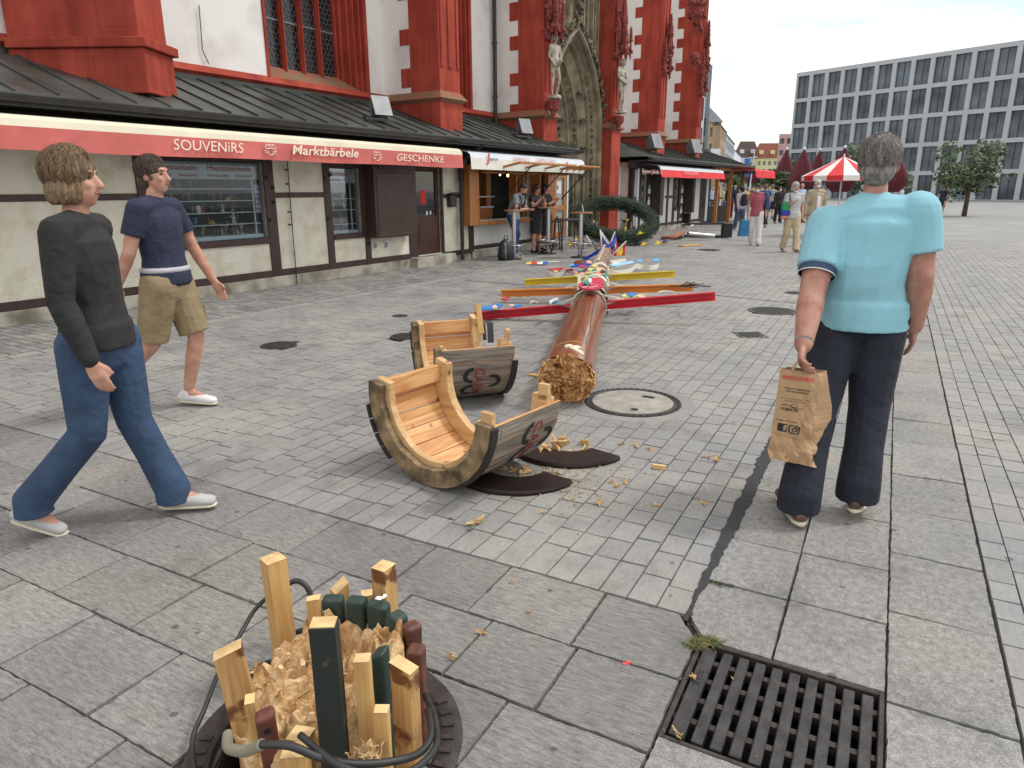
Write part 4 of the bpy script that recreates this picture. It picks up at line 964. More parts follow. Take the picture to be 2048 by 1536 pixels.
q.box(win[0][0] - .1, win[0][1] + .1, -.05, .06, win[0][2] - .1, win[0][2]); q.box(win[1][0] - .1, win[1][1] + .1, -.05, .06, win[1][2] - .12, win[1][2])
for y0, y1 in ((-.13, .0), (-1.25, -1.1)): q.box(s0 - .035, s0, y0, y1, .1, 2.45)
q.box(s0 - .03, s0, -1.1, -.13, 1.2, 1.3); q.box(s0 - .03, s0, -1.1, -.13, .42, .52)
q.build('timber_frame', m_timber2, k3, bevel=.005)
q = MB(True)
for w_ in win: q.box(w_[0], w_[1], -.10, -.09, w_[2], w_[3])
W = q.build('window_pane', M('greenish_pane', (.05, .07, .065), .08, .3, 2, 0), k3)
q = MB(True)
for w_ in win:
    for k in range(3): q.lathe([(.06, 0), (.06, .15), (.02, .22), (.02, .28)], ((w_[0] + w_[1]) / 2, -.08, w_[2] + .1 + k * .38), 8)
q.build('display_bottle', M('dim_bottle', (.16, .18, .17), .3, .3, 3, 0), W)
m_wsh = M('dark_grey_brown_shutter', (0.038, 0.030, 0.026), 0.5, .15, 4, .1)
for (xa, xb, xc) in ((1294, 1312, 1330), (1358, 1378, 1392)):
    a, b_, c_ = U_(xa, 400, .05), U_(xb, 400, .25), U_(xc, 400, .45)
    q = MB(True); q.box(a, b_, .0, .06, .42, 2.1); q.box(b_ - .04, c_ - .05, .0, .42, .62, 2.05)
    S = q.build('shutter_cabinet', m_wsh, k3, bevel=.006)
    q = MB(True)
    for k in range(24): z = .7 + k * .052; q.box(b_ + .02, c_ - .1, .42, .432, z, z + .03)
    q.build('shutter_slats', m_shut, S)
    q = MB(True); q.box(b_ - .0, c_ - .06, .0, .3, .1, .6); q.build('lower_box', m_black, S)
    q = MB(True); um_ = (a + b_) / 2 - .05
    for z in (.6, 1.0, 1.4): q.prism([(-.11, 0), (.11, 0), (.11, .14), (.035, .2), (.03, .3), (-.03, .3), (-.035, .2), (-.11, .14)], .012, Matrix.Translation((um_, .074, z)) @ Matrix.Rotation(pi / 2, 4, 'X'))
    q.build('bottle_cutout', WHT, S)
    q = MB(True); q.box(b_ - .12, c_ + .05, .0, .55, 2.06, 2.09); q.build('shutter_lid', M('pale_red_lid', (.5, .16, .12), .6, .1), S)
roof(k3, 13.75, 24.0, .9, .3, 14.2)
m_red2 = M('bright_red_canvas', (0.62, 0.025, 0.035), 0.75, 0.08, 2, .3, 6, dist=.02)
A3 = awning(k3, 14.55, 22.3, 2.20, 1.95, .85, m_alu, m_red2, lean=.08)
tx = MB(True); u, z = fp(1301, 343, .93); put_text(tx, 'Kersen Jakob', (u, .935, z), (1, 0, 0), (0, 0, 1), .19, width=1.45)
u, z = fp(1383, 346, .93); put_text(tx, 'Kersen Jakob', (u, .935, z), (1, 0, 0), (0, 0, 1), .19, width=1.6)
u, z = fp(1323, 344, .93); tx.box(u, u + .05, .925, .935, z - .1, z + .1)
tx.build('lettering', M('pink_white_lettering', (.78, .45, .45), .8, .05), A3)
q = MB(True); q.tube([(15.0 - .45, .06, 2.3), (15.0 - .45, .06, .1)], .04, 8); q.tube([(s0 - .08, -.45, 2.3), (s0 - .08, -.45, .1)], .05, 8); q.tube([(21.9, .3, 2.1), (21.9, .3, .2)], .05, 8); q.build('downpipe', m_alu, k3, smooth='auto')
# ---- last stall with timber posts
k4 = fthing('far_stall', 'far open stall with brown posts and a short red awning', 'market stall', 24.5, 0.0)
q = MB(True); q.box(22.6, 27.5, -1.3, -1.2, 0, 2.4); q.box(22.6, 27.5, -1.2, -.3, 0, .75); q.build('wall', m_timber2, k4)
q = MB(True)
for u in (23.0, 25.2, 27.4): q.box(u, u + .14, .3, .44, 0, 2.45)
q.box(22.6, 27.6, .25, .4, 2.35, 2.5); q.build('timber_post', m_oak, k4)
roof(k4, 24.1, 28.0, 0, .8, 24.3); awning(k4, 25.2, 29.3, 2.3, 2.05, 1.5, m_red2, m_red2, lean=.05)
# crates and a red trolley outside it
t = thing('shopping_trolley', 'red and chrome trolley parked by the far stall', 'trolley', gp(1425, 437))
q = MB(); q.box(-.35, .35, -.25, .25, .18, .62); q.build('basket', M('red_plastic', (.5, .02, .04), .4, .1), t, bevel=.02)
q = MB()
for x in (-.35, .35):
    for y in (-.25, .25): q.tube([(x, y, .1), (x, y, 1.75)], .018, 6)
for z in (.85, 1.7): q.box(-.37, .37, -.27, .27, z, z + .02)
q.build('rack_frame', m_grey, t)
q = MB()
for x in (-.3, .3): q.lathe([(.0001, -.02), (.06, -.02), (.06, .02), (.0001, .02)], (x, -.27, .06), 12, Matrix.Rotation(pi / 2, 4, 'X'))
q.build('wheel', m_black, t)
t = thing('white_bollard', 'white square post standing at the end of the wine stall', 'post', gp(1409, 438))
q = MB(); q.box(-.13, .13, -.1, .1, 0, 1.3); q.box(-.15, .15, -.12, .12, 1.3, 1.34); q.build('shaft', m_alu, t, bevel=.01)
# white sign board on a pole
t = thing('sign_board', 'blank white board standing beyond the last church buttress', 'sign', dp(1413, 380, 62) * 1.0)
b0 = t.location.copy(); t.location = (b0.x, b0.y, 0); zc0 = dp(1413, 337, 62).z; zc1 = dp(1413, 298, 62).z
q = MB(); q.box(-.85, .95, -.05, .05, zc0, zc1); q.build('board', m_alu, t, bevel=.01)
q = MB(); q.tube([(0, 0, 0), (0, 0, zc0)], .06, 8); q.build('post', m_dkmetal, t)

# ---- floodlights on the stall roofs
def flood(px, py, lab, sc_=0.85):
    n = .25; u, z = fp(px, py, n); zr = rz_(n)
    t = fthing('floodlight', lab, 'floodlight', u, n, zr, 'floodlights on the stall roofs')
    dv = Vector((-.25, .85, .35)).normalized(); m_ = Matrix.Translation((u, n, zr + .30 * sc_)) @ dv.to_track_quat('Z', 'Y').to_matrix().to_4x4() @ Matrix.Scale(sc_, 4)
    q = MB(True); a, b_, h = .13, .22, .2
    q.add([m_ @ Vector(v) for v in [(-a, -a, -h), (a, -a, -h), (a, a, -h), (-a, a, -h), (-b_, -b_, h * .6), (b_, -b_, h * .6), (b_, b_, h * .6), (-b_, b_, h * .6)]], [(0, 1, 2, 3), (0, 1, 5, 4), (1, 2, 6, 5), (2, 3, 7, 6), (3, 0, 4, 7)])
    q.build('reflector_housing', m_grey, t)
    q = MB(True); q.add([m_ @ Vector(v) for v in [(-b_, -b_, h * .58), (b_, -b_, h * .58), (b_, b_, h * .58), (-b_, b_, h * .58)]], [(0, 1, 2, 3)]); q.build('front_glass', m_grey, t)
    q = MB(True); q.tube([(u - .2, n, zr + .03), (u - .17, n, zr + .25), (u + .17, n, zr + .25), (u + .2, n, zr + .03)], .014, 5); q.beam((u - .45, n + .05, zr + .04), (u + .3, n + .05, zr + .04), .05, .04); q.box(u - .35, u - .27, n - .1, n - .02, zr, zr + .09)
    q.build('bracket', m_dkmetal, t)
flood(760, 238, 'grey floodlight on the souvenir stall roof by the near buttress')
flood(1047, 272, 'grey floodlight on the roof above the coffee stall')
flood(1308, 300, 'grey floodlight on the wine stall roof beside the middle buttress', 1.2)
flood(1386, 322, 'grey floodlight at the far end of the wine stall roof', 1.3)

# ---- souvenirs inside the two shop windows
gm = [M('gift_' + n, c, .35, .2, 30, 0) for n, c in (('white', (.6, .6, .6)), ('ochre', (.5, .3, .05)), ('brown', (.12, .06, .03)), ('green', (.05, .12, .04)), ('red', (.35, .04, .03)), ('blue', (.06, .1, .3)), ('black', (.03, .03, .03)), ('tan', (.35, .25, .16)))]
profs = [[(.001, 0), (.03, 0), (.032, .01), (.018, .03), (.026, .07), (.016, .1), (.022, .12), (.001, .145)], [(.001, 0), (.028, 0), (.034, .05), (.03, .09), (.001, .095)], [(.001, 0), (.045, .004), (.05, .03), (.03, .06), (.001, .07)], [(.001, 0), (.02, 0), (.006, .02), (.006, .05), (.028, .09), (.03, .12), (.001, .12)], [(.001, 0), (.035, 0), (.03, .04), (.012, .06), (.012, .1), (.001, .17)]]
pmesh = {}
gl_lab = {'a': 'small souvenir figurine on the shelves of the big left shop window', 'b': 'small souvenir figurine on the shelves of the narrow shop window'}
def gifts(a, b_, shelves, key, step):
    for z in shelves:
        u = a + .07
        while u < b_ - .07:
            pi_, mi = random.randrange(5), random.choice([0, 1, 2, 2, 2, 3, 3, 4, 5, 6, 6, 7, 7])
            if (pi_, mi) not in pmesh:
                q = MB(); q.lathe(profs[pi_], (0, 0, 0), 10)
                if pi_ == 0: q.ball((0, 0, .15), .018, 8, 5); q.ball((.03, 0, .08), (.02, .012, .014), 6, 4)
                o = q.build('figurine', gm[mi], None, smooth='auto'); pmesh[(pi_, mi)] = o
            else:
                o = pmesh[(pi_, mi)].copy(); COL.objects.link(o)
            p = fq(u, -.2 - random.uniform(0, .2), z + .0005); o.location = p; o.rotation_euler = (0, 0, random.uniform(0, 6)); s_ = random.uniform(.8, 1.35); o.scale = (s_, s_, s_)
            tag(o, gl_lab[key], 'figurine', 'souvenirs in the ' + ('big' if key == 'a' else 'narrow') + ' shop window')
            u += step * random.uniform(.8, 1.4)
vis0 = w1[0] + .05
gifts(vis0, w1[1] - .16, [z + .012 for z in sh1] + [w1[2] + .06], 'a', .078)
gifts(w2[0], w2[1] - .06, [z + .012 for z in sh2] + [w2[2] + .06], 'b', .066)
# ------------------------------------------------------------------ far buildings, parasols, trees
def bld(name, label, c, yaw, W_, D_, H_, wall, cols, rows, ww, wh, z0, dz, roofm=None, roofh=0, glass=None, sidecols=0, over=0, frame=None, inset=.25, cat='building'):
    """c = the near corner; the front runs along yaw from c, the depth goes behind it (left of the running direction)"""
    t = thing(name, label, cat, c, pi / 2 - yaw)
    glass = glass or m_fglass
    w_ = MB(); 
    def face(L_, n, P):
        xs = [L_ * (k + .5) / n for k in range(n)]; us = sorted([0, L_] + [x - ww / 2 for x in xs] + [x + ww / 2 for x in xs])
        zs = sorted([0, H_] + [z0 + dz * r for r in range(rows)] + [z0 + dz * r + wh for r in range(rows)])
        for i in range(len(us) - 1):
            for j in range(len(zs) - 1):
                if i % 2 == 1 and j % 2 == 1: continue
                w_.add([P(us[i], 0, zs[j]), P(us[i + 1], 0, zs[j]), P(us[i + 1], 0, zs[j + 1]), P(us[i], 0, zs[j + 1])], [(0, 1, 2, 3)])
        for x in xs:
            for r in range(rows):
                a, b_, c_, d_ = x - ww / 2, x + ww / 2, z0 + dz * r, z0 + dz * r + wh
                w_.add([P(a, 0, c_), P(b_, 0, c_), P(b_, 0, d_), P(a, 0, d_), P(a, inset, c_), P(b_, inset, c_), P(b_, inset, d_), P(a, inset, d_)], [(0, 1, 5, 4), (1, 2, 6, 5), (2, 3, 7, 6), (3, 0, 4, 7)])
                q = MB(); q.add([P(a, inset, c_), P(b_, inset, c_), P(b_, inset, d_), P(a, inset, d_)], [(0, 1, 2, 3)])
                pend.append((q, P, a, b_, c_, d_))
    pend = []
    face(W_, cols, lambda u, d, z: (u, d, z))
    if sidecols: face(D_, sidecols, lambda u, d, z: (d, D_ - u, z))
    else: w_.quad((0, 0, 0), (0, D_, 0), (0, D_, H_), (0, 0, H_))
    w_.quad((W_, 0, 0), (W_, D_, 0), (W_, D_, H_), (W_, 0, H_)); w_.quad((0, D_, 0), (W_, D_, 0), (W_, D_, H_), (0, D_, H_))
    w_.quad((0, 0, H_), (W_, 0, H_), (W_, D_, H_), (0, D_, H_))
    w_.build('wall', wall, t, recalc=False)
    if len(pend) > 100:
        r_ = MB()
        for q, *_ in pend[100:]: r_.add(q.v, q.f)
        r_.build('windows', glass, t, recalc=False)['kind'] = 'stuff'
    for q, P, a, b_, c_, d_ in pend[:100]:
        W = q.build('window', glass, t, recalc=False)
        if frame:
            f = MB()
            for x in (a, (a + b_) / 2, b_): f.add([P(x - .05, inset - .04, c_), P(x + .05, inset - .04, c_), P(x + .05, inset - .04, d_), P(x - .05, inset - .04, d_)], [(0, 1, 2, 3)])
            f.build('window_frame', frame, W, recalc=False)
    if roofm:
        r = MB(); o = over; r.add([(-o, -o, H_), (W_ + o, -o, H_), (W_ + o, D_ + o, H_), (-o, D_ + o, H_), (D_ * .25, D_ / 2, H_ + roofh), (W_ - D_ * .25, D_ / 2, H_ + roofh)], [(0, 1, 5, 4), (2, 3, 4, 5), (1, 2, 5), (3, 0, 4), (0, 3, 2, 1)])
        R = r.build('roof', roofm, t)
        if roofh > 3:
            k = 1.0; i = 0
            while k < W_ - 2:
                d = MB(); y = D_ * .16; z = H_ + roofh * .30; d.box(k, k + 1.5, y - .9, y + 1.2, z - .3, z + 1.2); d.build('dormer', wall, R); k += 4.2
    return t
m_fglass = M('far_glass', (0.045, 0.055, 0.065), 0.3, 0.4, .35, 0, lo=(.035, .048, .060), col2=(.13, .17, .205), spec=.45)
m_conc2 = M('pale_facade_concrete', (0.40, 0.42, 0.45), 0.8, 0.04, .5, 0)
m_whitef = M('white_facade', (0.60, 0.63, 0.68), 0.8, 0.04, .5, 0)
m_ochre = M('ochre_render', (0.42, 0.30, 0.175), 0.85, 0.06, .4, 0)
m_greyf = M('grey_blue_render', (0.36, 0.41, 0.46), 0.85, 0.06, .4, 0)
m_yel = M('pale_yellow_render', (0.58, 0.55, 0.30), 0.85, 0.04, .4, 0)
m_tile = M('red_roof_tiles', (0.20, 0.055, 0.035), 0.8, 0.3, 2, 0)
m_tile2 = M('dark_roof_tiles', (0.075, 0.05, 0.045), 0.8, 0.3, 2, 0)
m_slate = M('slate_roof', (0.10, 0.115, 0.125), 0.6, 0.2, 2, 0)
YF = FA
def at(x, y, Y, z=0.0): p = dp(x, y, Y); return Vector((p.x, p.y, z))
def hgt(x, y, Y): return dp(x, y, Y).z
# right: modern office block
c = at(1579, 300, 112); H = hgt(1578, 146, 112)
bld('office_block', 'big pale concrete office block with a grid of dark square windows at the right', c, radians(143.5), 48.0, 18.0, H, m_conc2, 20, 5, 1.85, 3.1, H - .55 - 3.1 - 4 * 3.62, 3.62, inset=.35, sidecols=0, frame=m_dkmetal)
c = at(1556, 300, 190); Hh = hgt(1563, 268, 190)
bld('pink_apartment_house', 'narrow pink balconied house peeping out left of the office block', c, radians(110), 5, 8, Hh, M('pinkish_render', (.5, .32, .3), .85, .05), 3, 5, 1.0, 1.3, 1.2, 2.9)
bld('white_office_house', 'narrow white office house with tall slim windows just past the church', at(1376, 300, 110), radians(88), 2.15, 9, hgt(1400, 192, 110), m_whitef, 4, 3, .26, 3.2, 3.0, 4.2, inset=.15)
bld('grey_tower_wing', 'tall dark grey slab rising behind the white office house', at(1382, 300, 118), radians(88), 2.6, 9, hgt(1405, 130, 118), M('grey_cladding', (.17, .20, .23), .7, .08), 2, 3, .4, 2.6, 2.5, 3.7)
bld('ochre_corner_house', 'ochre corner house with slim paired windows and a dark mansard roof', at(1352, 300, 150), radians(88), 9.1, 14, hgt(1420, 244, 150), m_ochre, 7, 4, .62, 1.85, 2.4, 3.15, m_slate, 6.5, over=.3)
bld('ochre_street_front', 'long side front of the ochre house, shade put into its colour, running into the street', at(1435.5, 300, 150), radians(20), 24, 6, hgt(1437, 246, 150) - .3, M('ochre_shade_render', (.33, .25, .16), .85, .06), 8, 4, 1.1, 1.8, 2.4, 3.15, m_tile2, 2.4, over=.3)  # darker copy of the ochre: the side front's shade is put into its colour
bld('grey_glazed_house', 'grey blue house with glazed bays halfway down the street', at(1449, 300, 176), radians(20), 44, 10, hgt(1451, 268, 176), m_greyf, 10, 4, 2.6, 2.0, 1.9, 3.1, m_slate, 2.5, over=.3, frame=m_alu)
bld('pale_grey_house', 'pale grey house further down the left side of the street', at(1469, 300, 224), radians(20), 56, 10, hgt(1472, 300, 224), m_whitef, 10, 3, 2.4, 1.8, 1.9, 3.4, m_slate, 3.0, over=.3)
bld('white_gable_house', 'white house under a dark brown roof at the far end of the square', at(1476, 300, 285), radians(92), 8.6, 6, hgt(1500, 315, 285), m_whitef, 4, 3, 1.0, 1.5, 2.2, 3.0, m_tile2, 6.2, over=.4)
bld('yellow_apartment_house', 'pale yellow apartment house with a red tiled roof and dormers', at(1515, 300, 280), radians(92), 10.2, 6, hgt(1540, 316, 280), m_yel, 5, 4, 1.1, 1.5, 1.6, 2.9, m_tile, 5.6, over=.4, frame=m_alu)
bld('dim_terrace', 'plain row of houses far behind the office block', at(1600, 300, 300), radians(100), 120, 14, 14, m_greyf, 26, 3, 1.6, 1.6, 1.5, 3.2, m_tile2, 4)
# parasols
m_wine = M('wine_red_canvas', (0.085, 0.010, 0.018), 0.85, 0.25, 3, .4, 10)
def closed_parasol(x, yb, yt, Y, wd, lab):
    p = at(x, 300, Y); zt = hgt(x, yt, Y); zb = hgt(x, yb, Y); t = thing('closed_parasol', lab, 'parasol', p, 0, 'closed wine red parasols')
    q = MB(); h = zt - zb; pr_ = []
    seg = 20; vs = []; lv = [(0, .5), (.12, .8), (.25, .95), (.45, .8), (.7, .5), (.9, .2), (1, .06)]
    for fz, fr_ in lv:
        for k in range(seg):
            a0 = 2 * pi * k / seg; r = wd / 2 * fr_ * (1 + .18 * sin(a0 * 5 + fz * 2)); vs.append((r * cos(a0), r * sin(a0), zb + h * fz))
    q.add(vs, [(i * seg + k, i * seg + (k + 1) % seg, (i + 1) * seg + (k + 1) % seg, (i + 1) * seg + k) for i in range(len(lv) - 1) for k in range(seg)])
    q.build('folded_canopy', m_wine, t, smooth=True)
    q = MB(); q.tube([(0, 0, 0), (0, 0, zt + .05)], .04, 8); q.ball((0, 0, zt + .05), .09, 8, 6); q.build('pole', m_alu, t)
closed_parasol(1574, 374, 299, 46, 1.25, 'closed wine red parasol nearest the middle of the street')
closed_parasol(1609, 384, 299, 42, 1.45, 'closed wine red parasol directly behind the man in the beige jacket')
closed_parasol(1640, 372, 301, 48, 1.1, 'closed wine red parasol at the right behind the striped open one')
closed_parasol(1508, 366, 332, 85, 1.9, 'closed dark red parasol behind the blue flag')
closed_parasol(1455, 365, 333, 70, 1.5, 'closed red parasol beside the far stall')
closed_parasol(1690, 384, 296, 38, 1.5, 'closed wine red parasol right of the man in turquoise')
closed_parasol(1790, 384, 290, 34, 1.5, 'closed wine red parasol far to the right')
p = at(1690, 300, 24); t = thing('open_parasol', 'open red and white striped parasol over the right-hand stall', 'parasol', p)
q = MB(); n = 16; R_ = 1.25; z0 = hgt(1650, 352, 24); z1 = z0 + .62
for k in range(n):
    a0, a1 = 2 * pi * k / n, 2 * pi * (k + 1) / n
    q.add([(0, 0, z1), (R_ * cos(a0), R_ * sin(a0), z0), (R_ * cos(a1), R_ * sin(a1), z0), (R_ * cos(a0), R_ * sin(a0), z0 - .16), (R_ * cos(a1), R_ * sin(a1), z0 - .16)], [(0, 1, 2), (1, 3, 4, 2)], k % 2)
q.build('canopy', [m_red2, m_white], t)
q = MB(); q.tube([(0, 0, 0), (0, 0, z1 + .08)], .03, 8); q.build('pole', m_alu, t)
# blue flag
p = at(1497, 380, 60); t = thing('flag_pole', 'tall pole with a limp light blue banner on a cross bar', 'flag', p)
zt = hgt(1502, 300, 60); q = MB(); q.tube([(0, 0, 0), (.25, 0, zt)], [.06, .03], 8); q.build('pole', m_alu, t)
q = MB(); q.tube([(-.9, 0, zt - .7), (.5, 0, zt - .55)], .03, 6); q.build('cross_bar', m_alu, t)
q = MB(); vs = []
for j in range(9):
    for i in range(7): vs.append((-.55 + i * .08 * (1 - .04 * j) + .02 * j, .08 * sin(i * 1.9 + j * .5), zt - .62 - j * .19))
q.add(vs, [(j * 7 + i, j * 7 + i + 1, j * 7 + i + 8, j * 7 + i + 7) for j in range(8) for i in range(6)]); q.build('banner', M('blue_banner', (.05, .19, .52), .7, .1), t, smooth=True)
# trees
m_leaf = M('foliage', (0.035, 0.07, 0.022), 0.7, .4, 1.2, 0, lo=(.018, .04, .012), col2=(.07, .12, .04))
m_bark = M('bark', (.06, .045, .035), .9, .3, 6, .3)
def tree(x, yb, yt, Y, wpx, lab, n=900):
    p = at(x, 300, Y); zt = hgt(x, yt, Y); zb = max(.6, hgt(x, yb, Y)); wd = wpx / FPX * Y / 2
    t = thing('street_tree', lab, 'tree', p, 0, 'trees beyond the walkers'); rnd = random.Random(int(x))
    q = MB(); q.tube([(0, 0, 0), (.05, 0, zb + .5)], [.14, .09], 7)
    for k in range(6): a0 = k * 1.05; q.tube([(0, 0, zb), (cos(a0) * wd * .5, sin(a0) * wd * .5, zb + (zt - zb) * .6)], [.06, .02], 5)
    q.build('trunk', m_bark, t)
    q = MB(); cl_ = []
    for k in range(16):
        a0 = rnd.uniform(0, 6.28); rr = rnd.uniform(.2, .8); cl_.append((cos(a0) * wd * rr, sin(a0) * wd * rr, zb + (zt - zb) * rnd.uniform(.1, .85), rnd.uniform(.3, .5) * wd))
    for k in range(n):
        cx, cy, cz, r = rnd.choice(cl_); d = Vector((rnd.gauss(0, 1), rnd.gauss(0, 1), rnd.gauss(0, 1))).normalized() * r * rnd.uniform(.6, 1.05)
        p0 = Vector((cx, cy, cz)) + d; a = Vector((rnd.uniform(-1, 1), rnd.uniform(-1, 1), rnd.uniform(-1, 1))).normalized(); b = a.orthogonal().normalized(); s_ = rnd.uniform(.10, .2) * max(1, Y / 70)
        q.add([p0 - a * s_, p0 + b * s_ * .6, p0 + a * s_, p0 - b * s_ * .6], [(0, 1, 2, 3)])
    q.build('crown', m_leaf, t, recalc=False)
tree(1485, 368, 325, 78, 46, 'dark green tree left of the blue flag')
tree(1550, 372, 340, 80, 40, 'small tree in front of the yellow apartment house')
tree(1572, 380, 346, 44, 34, 'green bush at the foot of the closed parasols')
tree(1518, 372, 345, 90, 30, 'small round tree right of the flag pole')
tree(1590, 378, 318, 52, 44, 'leafy tree behind the closed wine red parasols')
tree(1470, 378, 352, 62, 30, 'low dark tree behind the far parasol')
tree(1630, 380, 330, 55, 50, 'leafy tree behind the man in the beige jacket')
tree(1760, 380, 290, 45, 130, 'broad leafy tree on the right side of the square', 1500)
tree(1950, 385, 270, 40, 150, 'tall leafy tree at the right edge of the square', 1500)
# ------------------------------------------------------------------ broken stump in its ring, wedges, cables
m_pine = WOOD('fresh_pine', (0.43, 0.235, 0.075), (0.64, 0.41, 0.165), axis=2, scale=11, rough=0.65, grain=.35, knots=False)
m_pine2 = WOOD('stained_pine', (0.36, 0.195, 0.075), (0.60, 0.37, 0.145), axis=2, scale=11, rough=0.65, knots=False, stain=(0.15, 0.055, 0.018), stainpos=(.54, .585))
m_endgr = M('pine_end_grain', (0.64, 0.45, 0.22), 0.8, .22, 18, .4, 120)
m_green = M('dark_green_wedge', (0.018, 0.040, 0.034), 0.55, .35, 26, .6, 60, lo=(.020, .046, .038), col2=(.15, .09, .045), ramp=(.64, .70))
m_greenb = M('blackened_green_wedge', (0.015, 0.020, 0.018), 0.6, .4, 20, .7, 60, lo=(.016, .023, .020), col2=(.10, .075, .05), ramp=(.60, .72))
m_mar = M('maroon_wedge', (0.085, 0.030, 0.024), 0.5, .35, 12, .4, 60, lo=(.05, .020, .017), col2=(.17, .055, .035), ramp=(.4, .62))
def rot_wood(name, cols, sc_=22, disp=.6):
    m, t, b = newmat(name); N_, K = t.nodes.new, t.links.new
    c = N_('ShaderNodeTexCoord'); n1 = N_('ShaderNodeTexNoise'); n1.inputs['Scale'].default_value = sc_; n1.inputs['Detail'].default_value = 9; n1.inputs['Roughness'].default_value = .68; n1.inputs['Distortion'].default_value = .4; K(c.outputs['Object'], n1.inputs['Vector'])
    r = N_('ShaderNodeValToRGB'); e = r.color_ramp.elements; e[0].position = .3; e[1].position = .72
    e[0].color = (*cols[0], 1); e[1].color = (*cols[-1], 1)
    for i, cc in enumerate(cols[1:-1]): q = e.new(.3 + .42 * (i + 1) / (len(cols) - 1)); q.color = (*cc, 1)
    K(n1.outputs[0], r.inputs[0]); K(r.outputs[0], b.inputs['Base Color']); b.inputs['Roughness'].default_value = .95; b.inputs['Specular IOR Level'].default_value = .15
    n2 = N_('ShaderNodeTexNoise'); n2.inputs['Scale'].default_value = sc_ * 3.2; n2.inputs['Detail'].default_value = 7; n2.inputs['Roughness'].default_value = .7; K(c.outputs['Object'], n2.inputs['Vector'])
    bp = N_('ShaderNodeBump'); bp.inputs['Strength'].default_value = 1; bp.inputs['Distance'].default_value = .012; K(n2.outputs[0], bp.inputs['Height']); K(bp.outputs[0], b.inputs['Normal'])
    return m
m_rot = rot_wood('splintered_pale_wood', [(0.22, .11, .045), (0.58, .36, .17), (0.78, .57, .33), (0.88, .74, .52)], 13)
m_rot2 = rot_wood('rotten_orange_wood', [(0.10, .045, .02), (0.56, .29, .11), (0.78, .51, .25), (0.90, .72, .47)], 10)
m_shard = rot_wood('pale_shard', [(0.42, .23, .09), (0.68, .46, .24), (0.84, .68, .45)], 24)
t = thing('tree_stump', 'splintered pale stump of the broken pole among the wedges', 'stump', STUMP)
q = MB(); NR, NA = 30, 84; vs = []
def sth(r, a):
    x, y = r * cos(a), r * sin(a); v = Vector((x * 6, y * 6, 1.7))
    h = .155 + .38 * (y + .03) - .05 * x
    h += .03 + .13 * noise.fractal(v * .8, 1.0, 2.0, 6) + .05 * (noise.noise(Vector((x * 17, y * 17, 3))) ** 2) * 3
    h += .045 * (noise.noise(Vector((int(x * 22) * 1.7, int(y * 16) * 2.3, 7))))
    h -= .05 * (1 - r / .24) ** 2
    if y > .08: h += .05 * max(0, noise.noise(Vector((x * 26, y * 9, 9))))
    h += .022 * round(2.4 * noise.noise(Vector((x * 12, y * 10, 21))))
    return max(.05, h)
for i in range(NR + 1):
    r = .235 * i / NR
    for k in range(NA): a = 2 * pi * k / NA; vs.append((r * cos(a) + .006 * noise.noise(Vector((r * 60, a * 9, 0))), r * sin(a), sth(r, a)))
for k in range(NA): a = 2 * pi * k / NA; vs.append((.238 * cos(a), .238 * sin(a), -.3))
q.add(vs, [(i * NA + k, i * NA + (k + 1) % NA, (i + 1) * NA + (k + 1) % NA, (i + 1) * NA + k) for i in range(NR + 1) for k in range(NA)])
ST = q.build('heartwood', m_rot, t)
q = MB(); rnd = random.Random(3)
def shard(mb, p, d, ln, wd, th, rnd):
    d = Vector(d).normalized(); s_ = d.orthogonal().normalized(); s_ = (Matrix.Rotation(rnd.uniform(0, 6.28), 3, d) @ s_); o = d.cross(s_); p = Vector(p)
    n = 4; pts = []
    for i in range(n + 1):
        f = i / n; w_ = wd * (1 - f * .75) * rnd.uniform(.7, 1.2) * .5; c = p + d * ln * f + o * rnd.uniform(-.006, .006)
        tt = th * (1 - f * .6) * .5; pts.append([c - s_ * w_ - o * tt, c + s_ * w_ - o * tt, c + s_ * w_ * .9 + o * tt, c - s_ * w_ * .9 + o * tt])
    vs = [v for g_ in pts for v in g_]; fs = [(i * 4 + k, i * 4 + (k + 1) % 4, (i + 1) * 4 + (k + 1) % 4, (i + 1) * 4 + k) for i in range(n) for k in range(4)] + [(3, 2, 1, 0), (n * 4, n * 4 + 1, n * 4 + 2, n * 4 + 3)]
    mb.add(vs, fs)
for k in range(80):
    r = .22 * sqrt(rnd.random()); a = rnd.uniform(0, 6.28); x, y = r * cos(a), r * sin(a)
    up = .55 if y > .0 else .9
    shard(q, (x, y, sth(r, a) - .02), (rnd.uniform(-1, 1), rnd.uniform(-.9, .4), up * rnd.uniform(.1, 1)), rnd.uniform(.03, .085), rnd.uniform(.006, .018), rnd.uniform(.003, .009), rnd)
for (x, y, ln, wd, dx, dy) in ((-.03, .17, .15, .12, .3, -.5), (.06, .15, .13, .11, .8, -.3), (-.12, .03, .17, .08, .6, .5), (.11, .08, .13, .05, .2, .1), (-.1, .1, .13, .06, .5, .2), (.14, .0, .10, .06, -.2, .0), (.0, .2, .1, .07, -.3, 0)):
    shard(q, (x, y, sth(math.hypot(x, y), atan2(y, x)) - .03), (dx, dy, .9), ln, wd, .016, rnd)
q.build('splinter', m_shard, ST)
q = MB()
for k in range(14):
    r = .19 * sqrt(rnd.random()); a = rnd.uniform(0, 6.28); x, y = r * cos(a), r * sin(a)
    shard(q, (x, y, sth(r, a) - .035), (rnd.uniform(-.6, .6), rnd.uniform(-.5, .2), 1), rnd.uniform(.06, .12), rnd.uniform(.04, .09), rnd.uniform(.012, .03), rnd)
q.build('fracture_block', m_rot, ST)

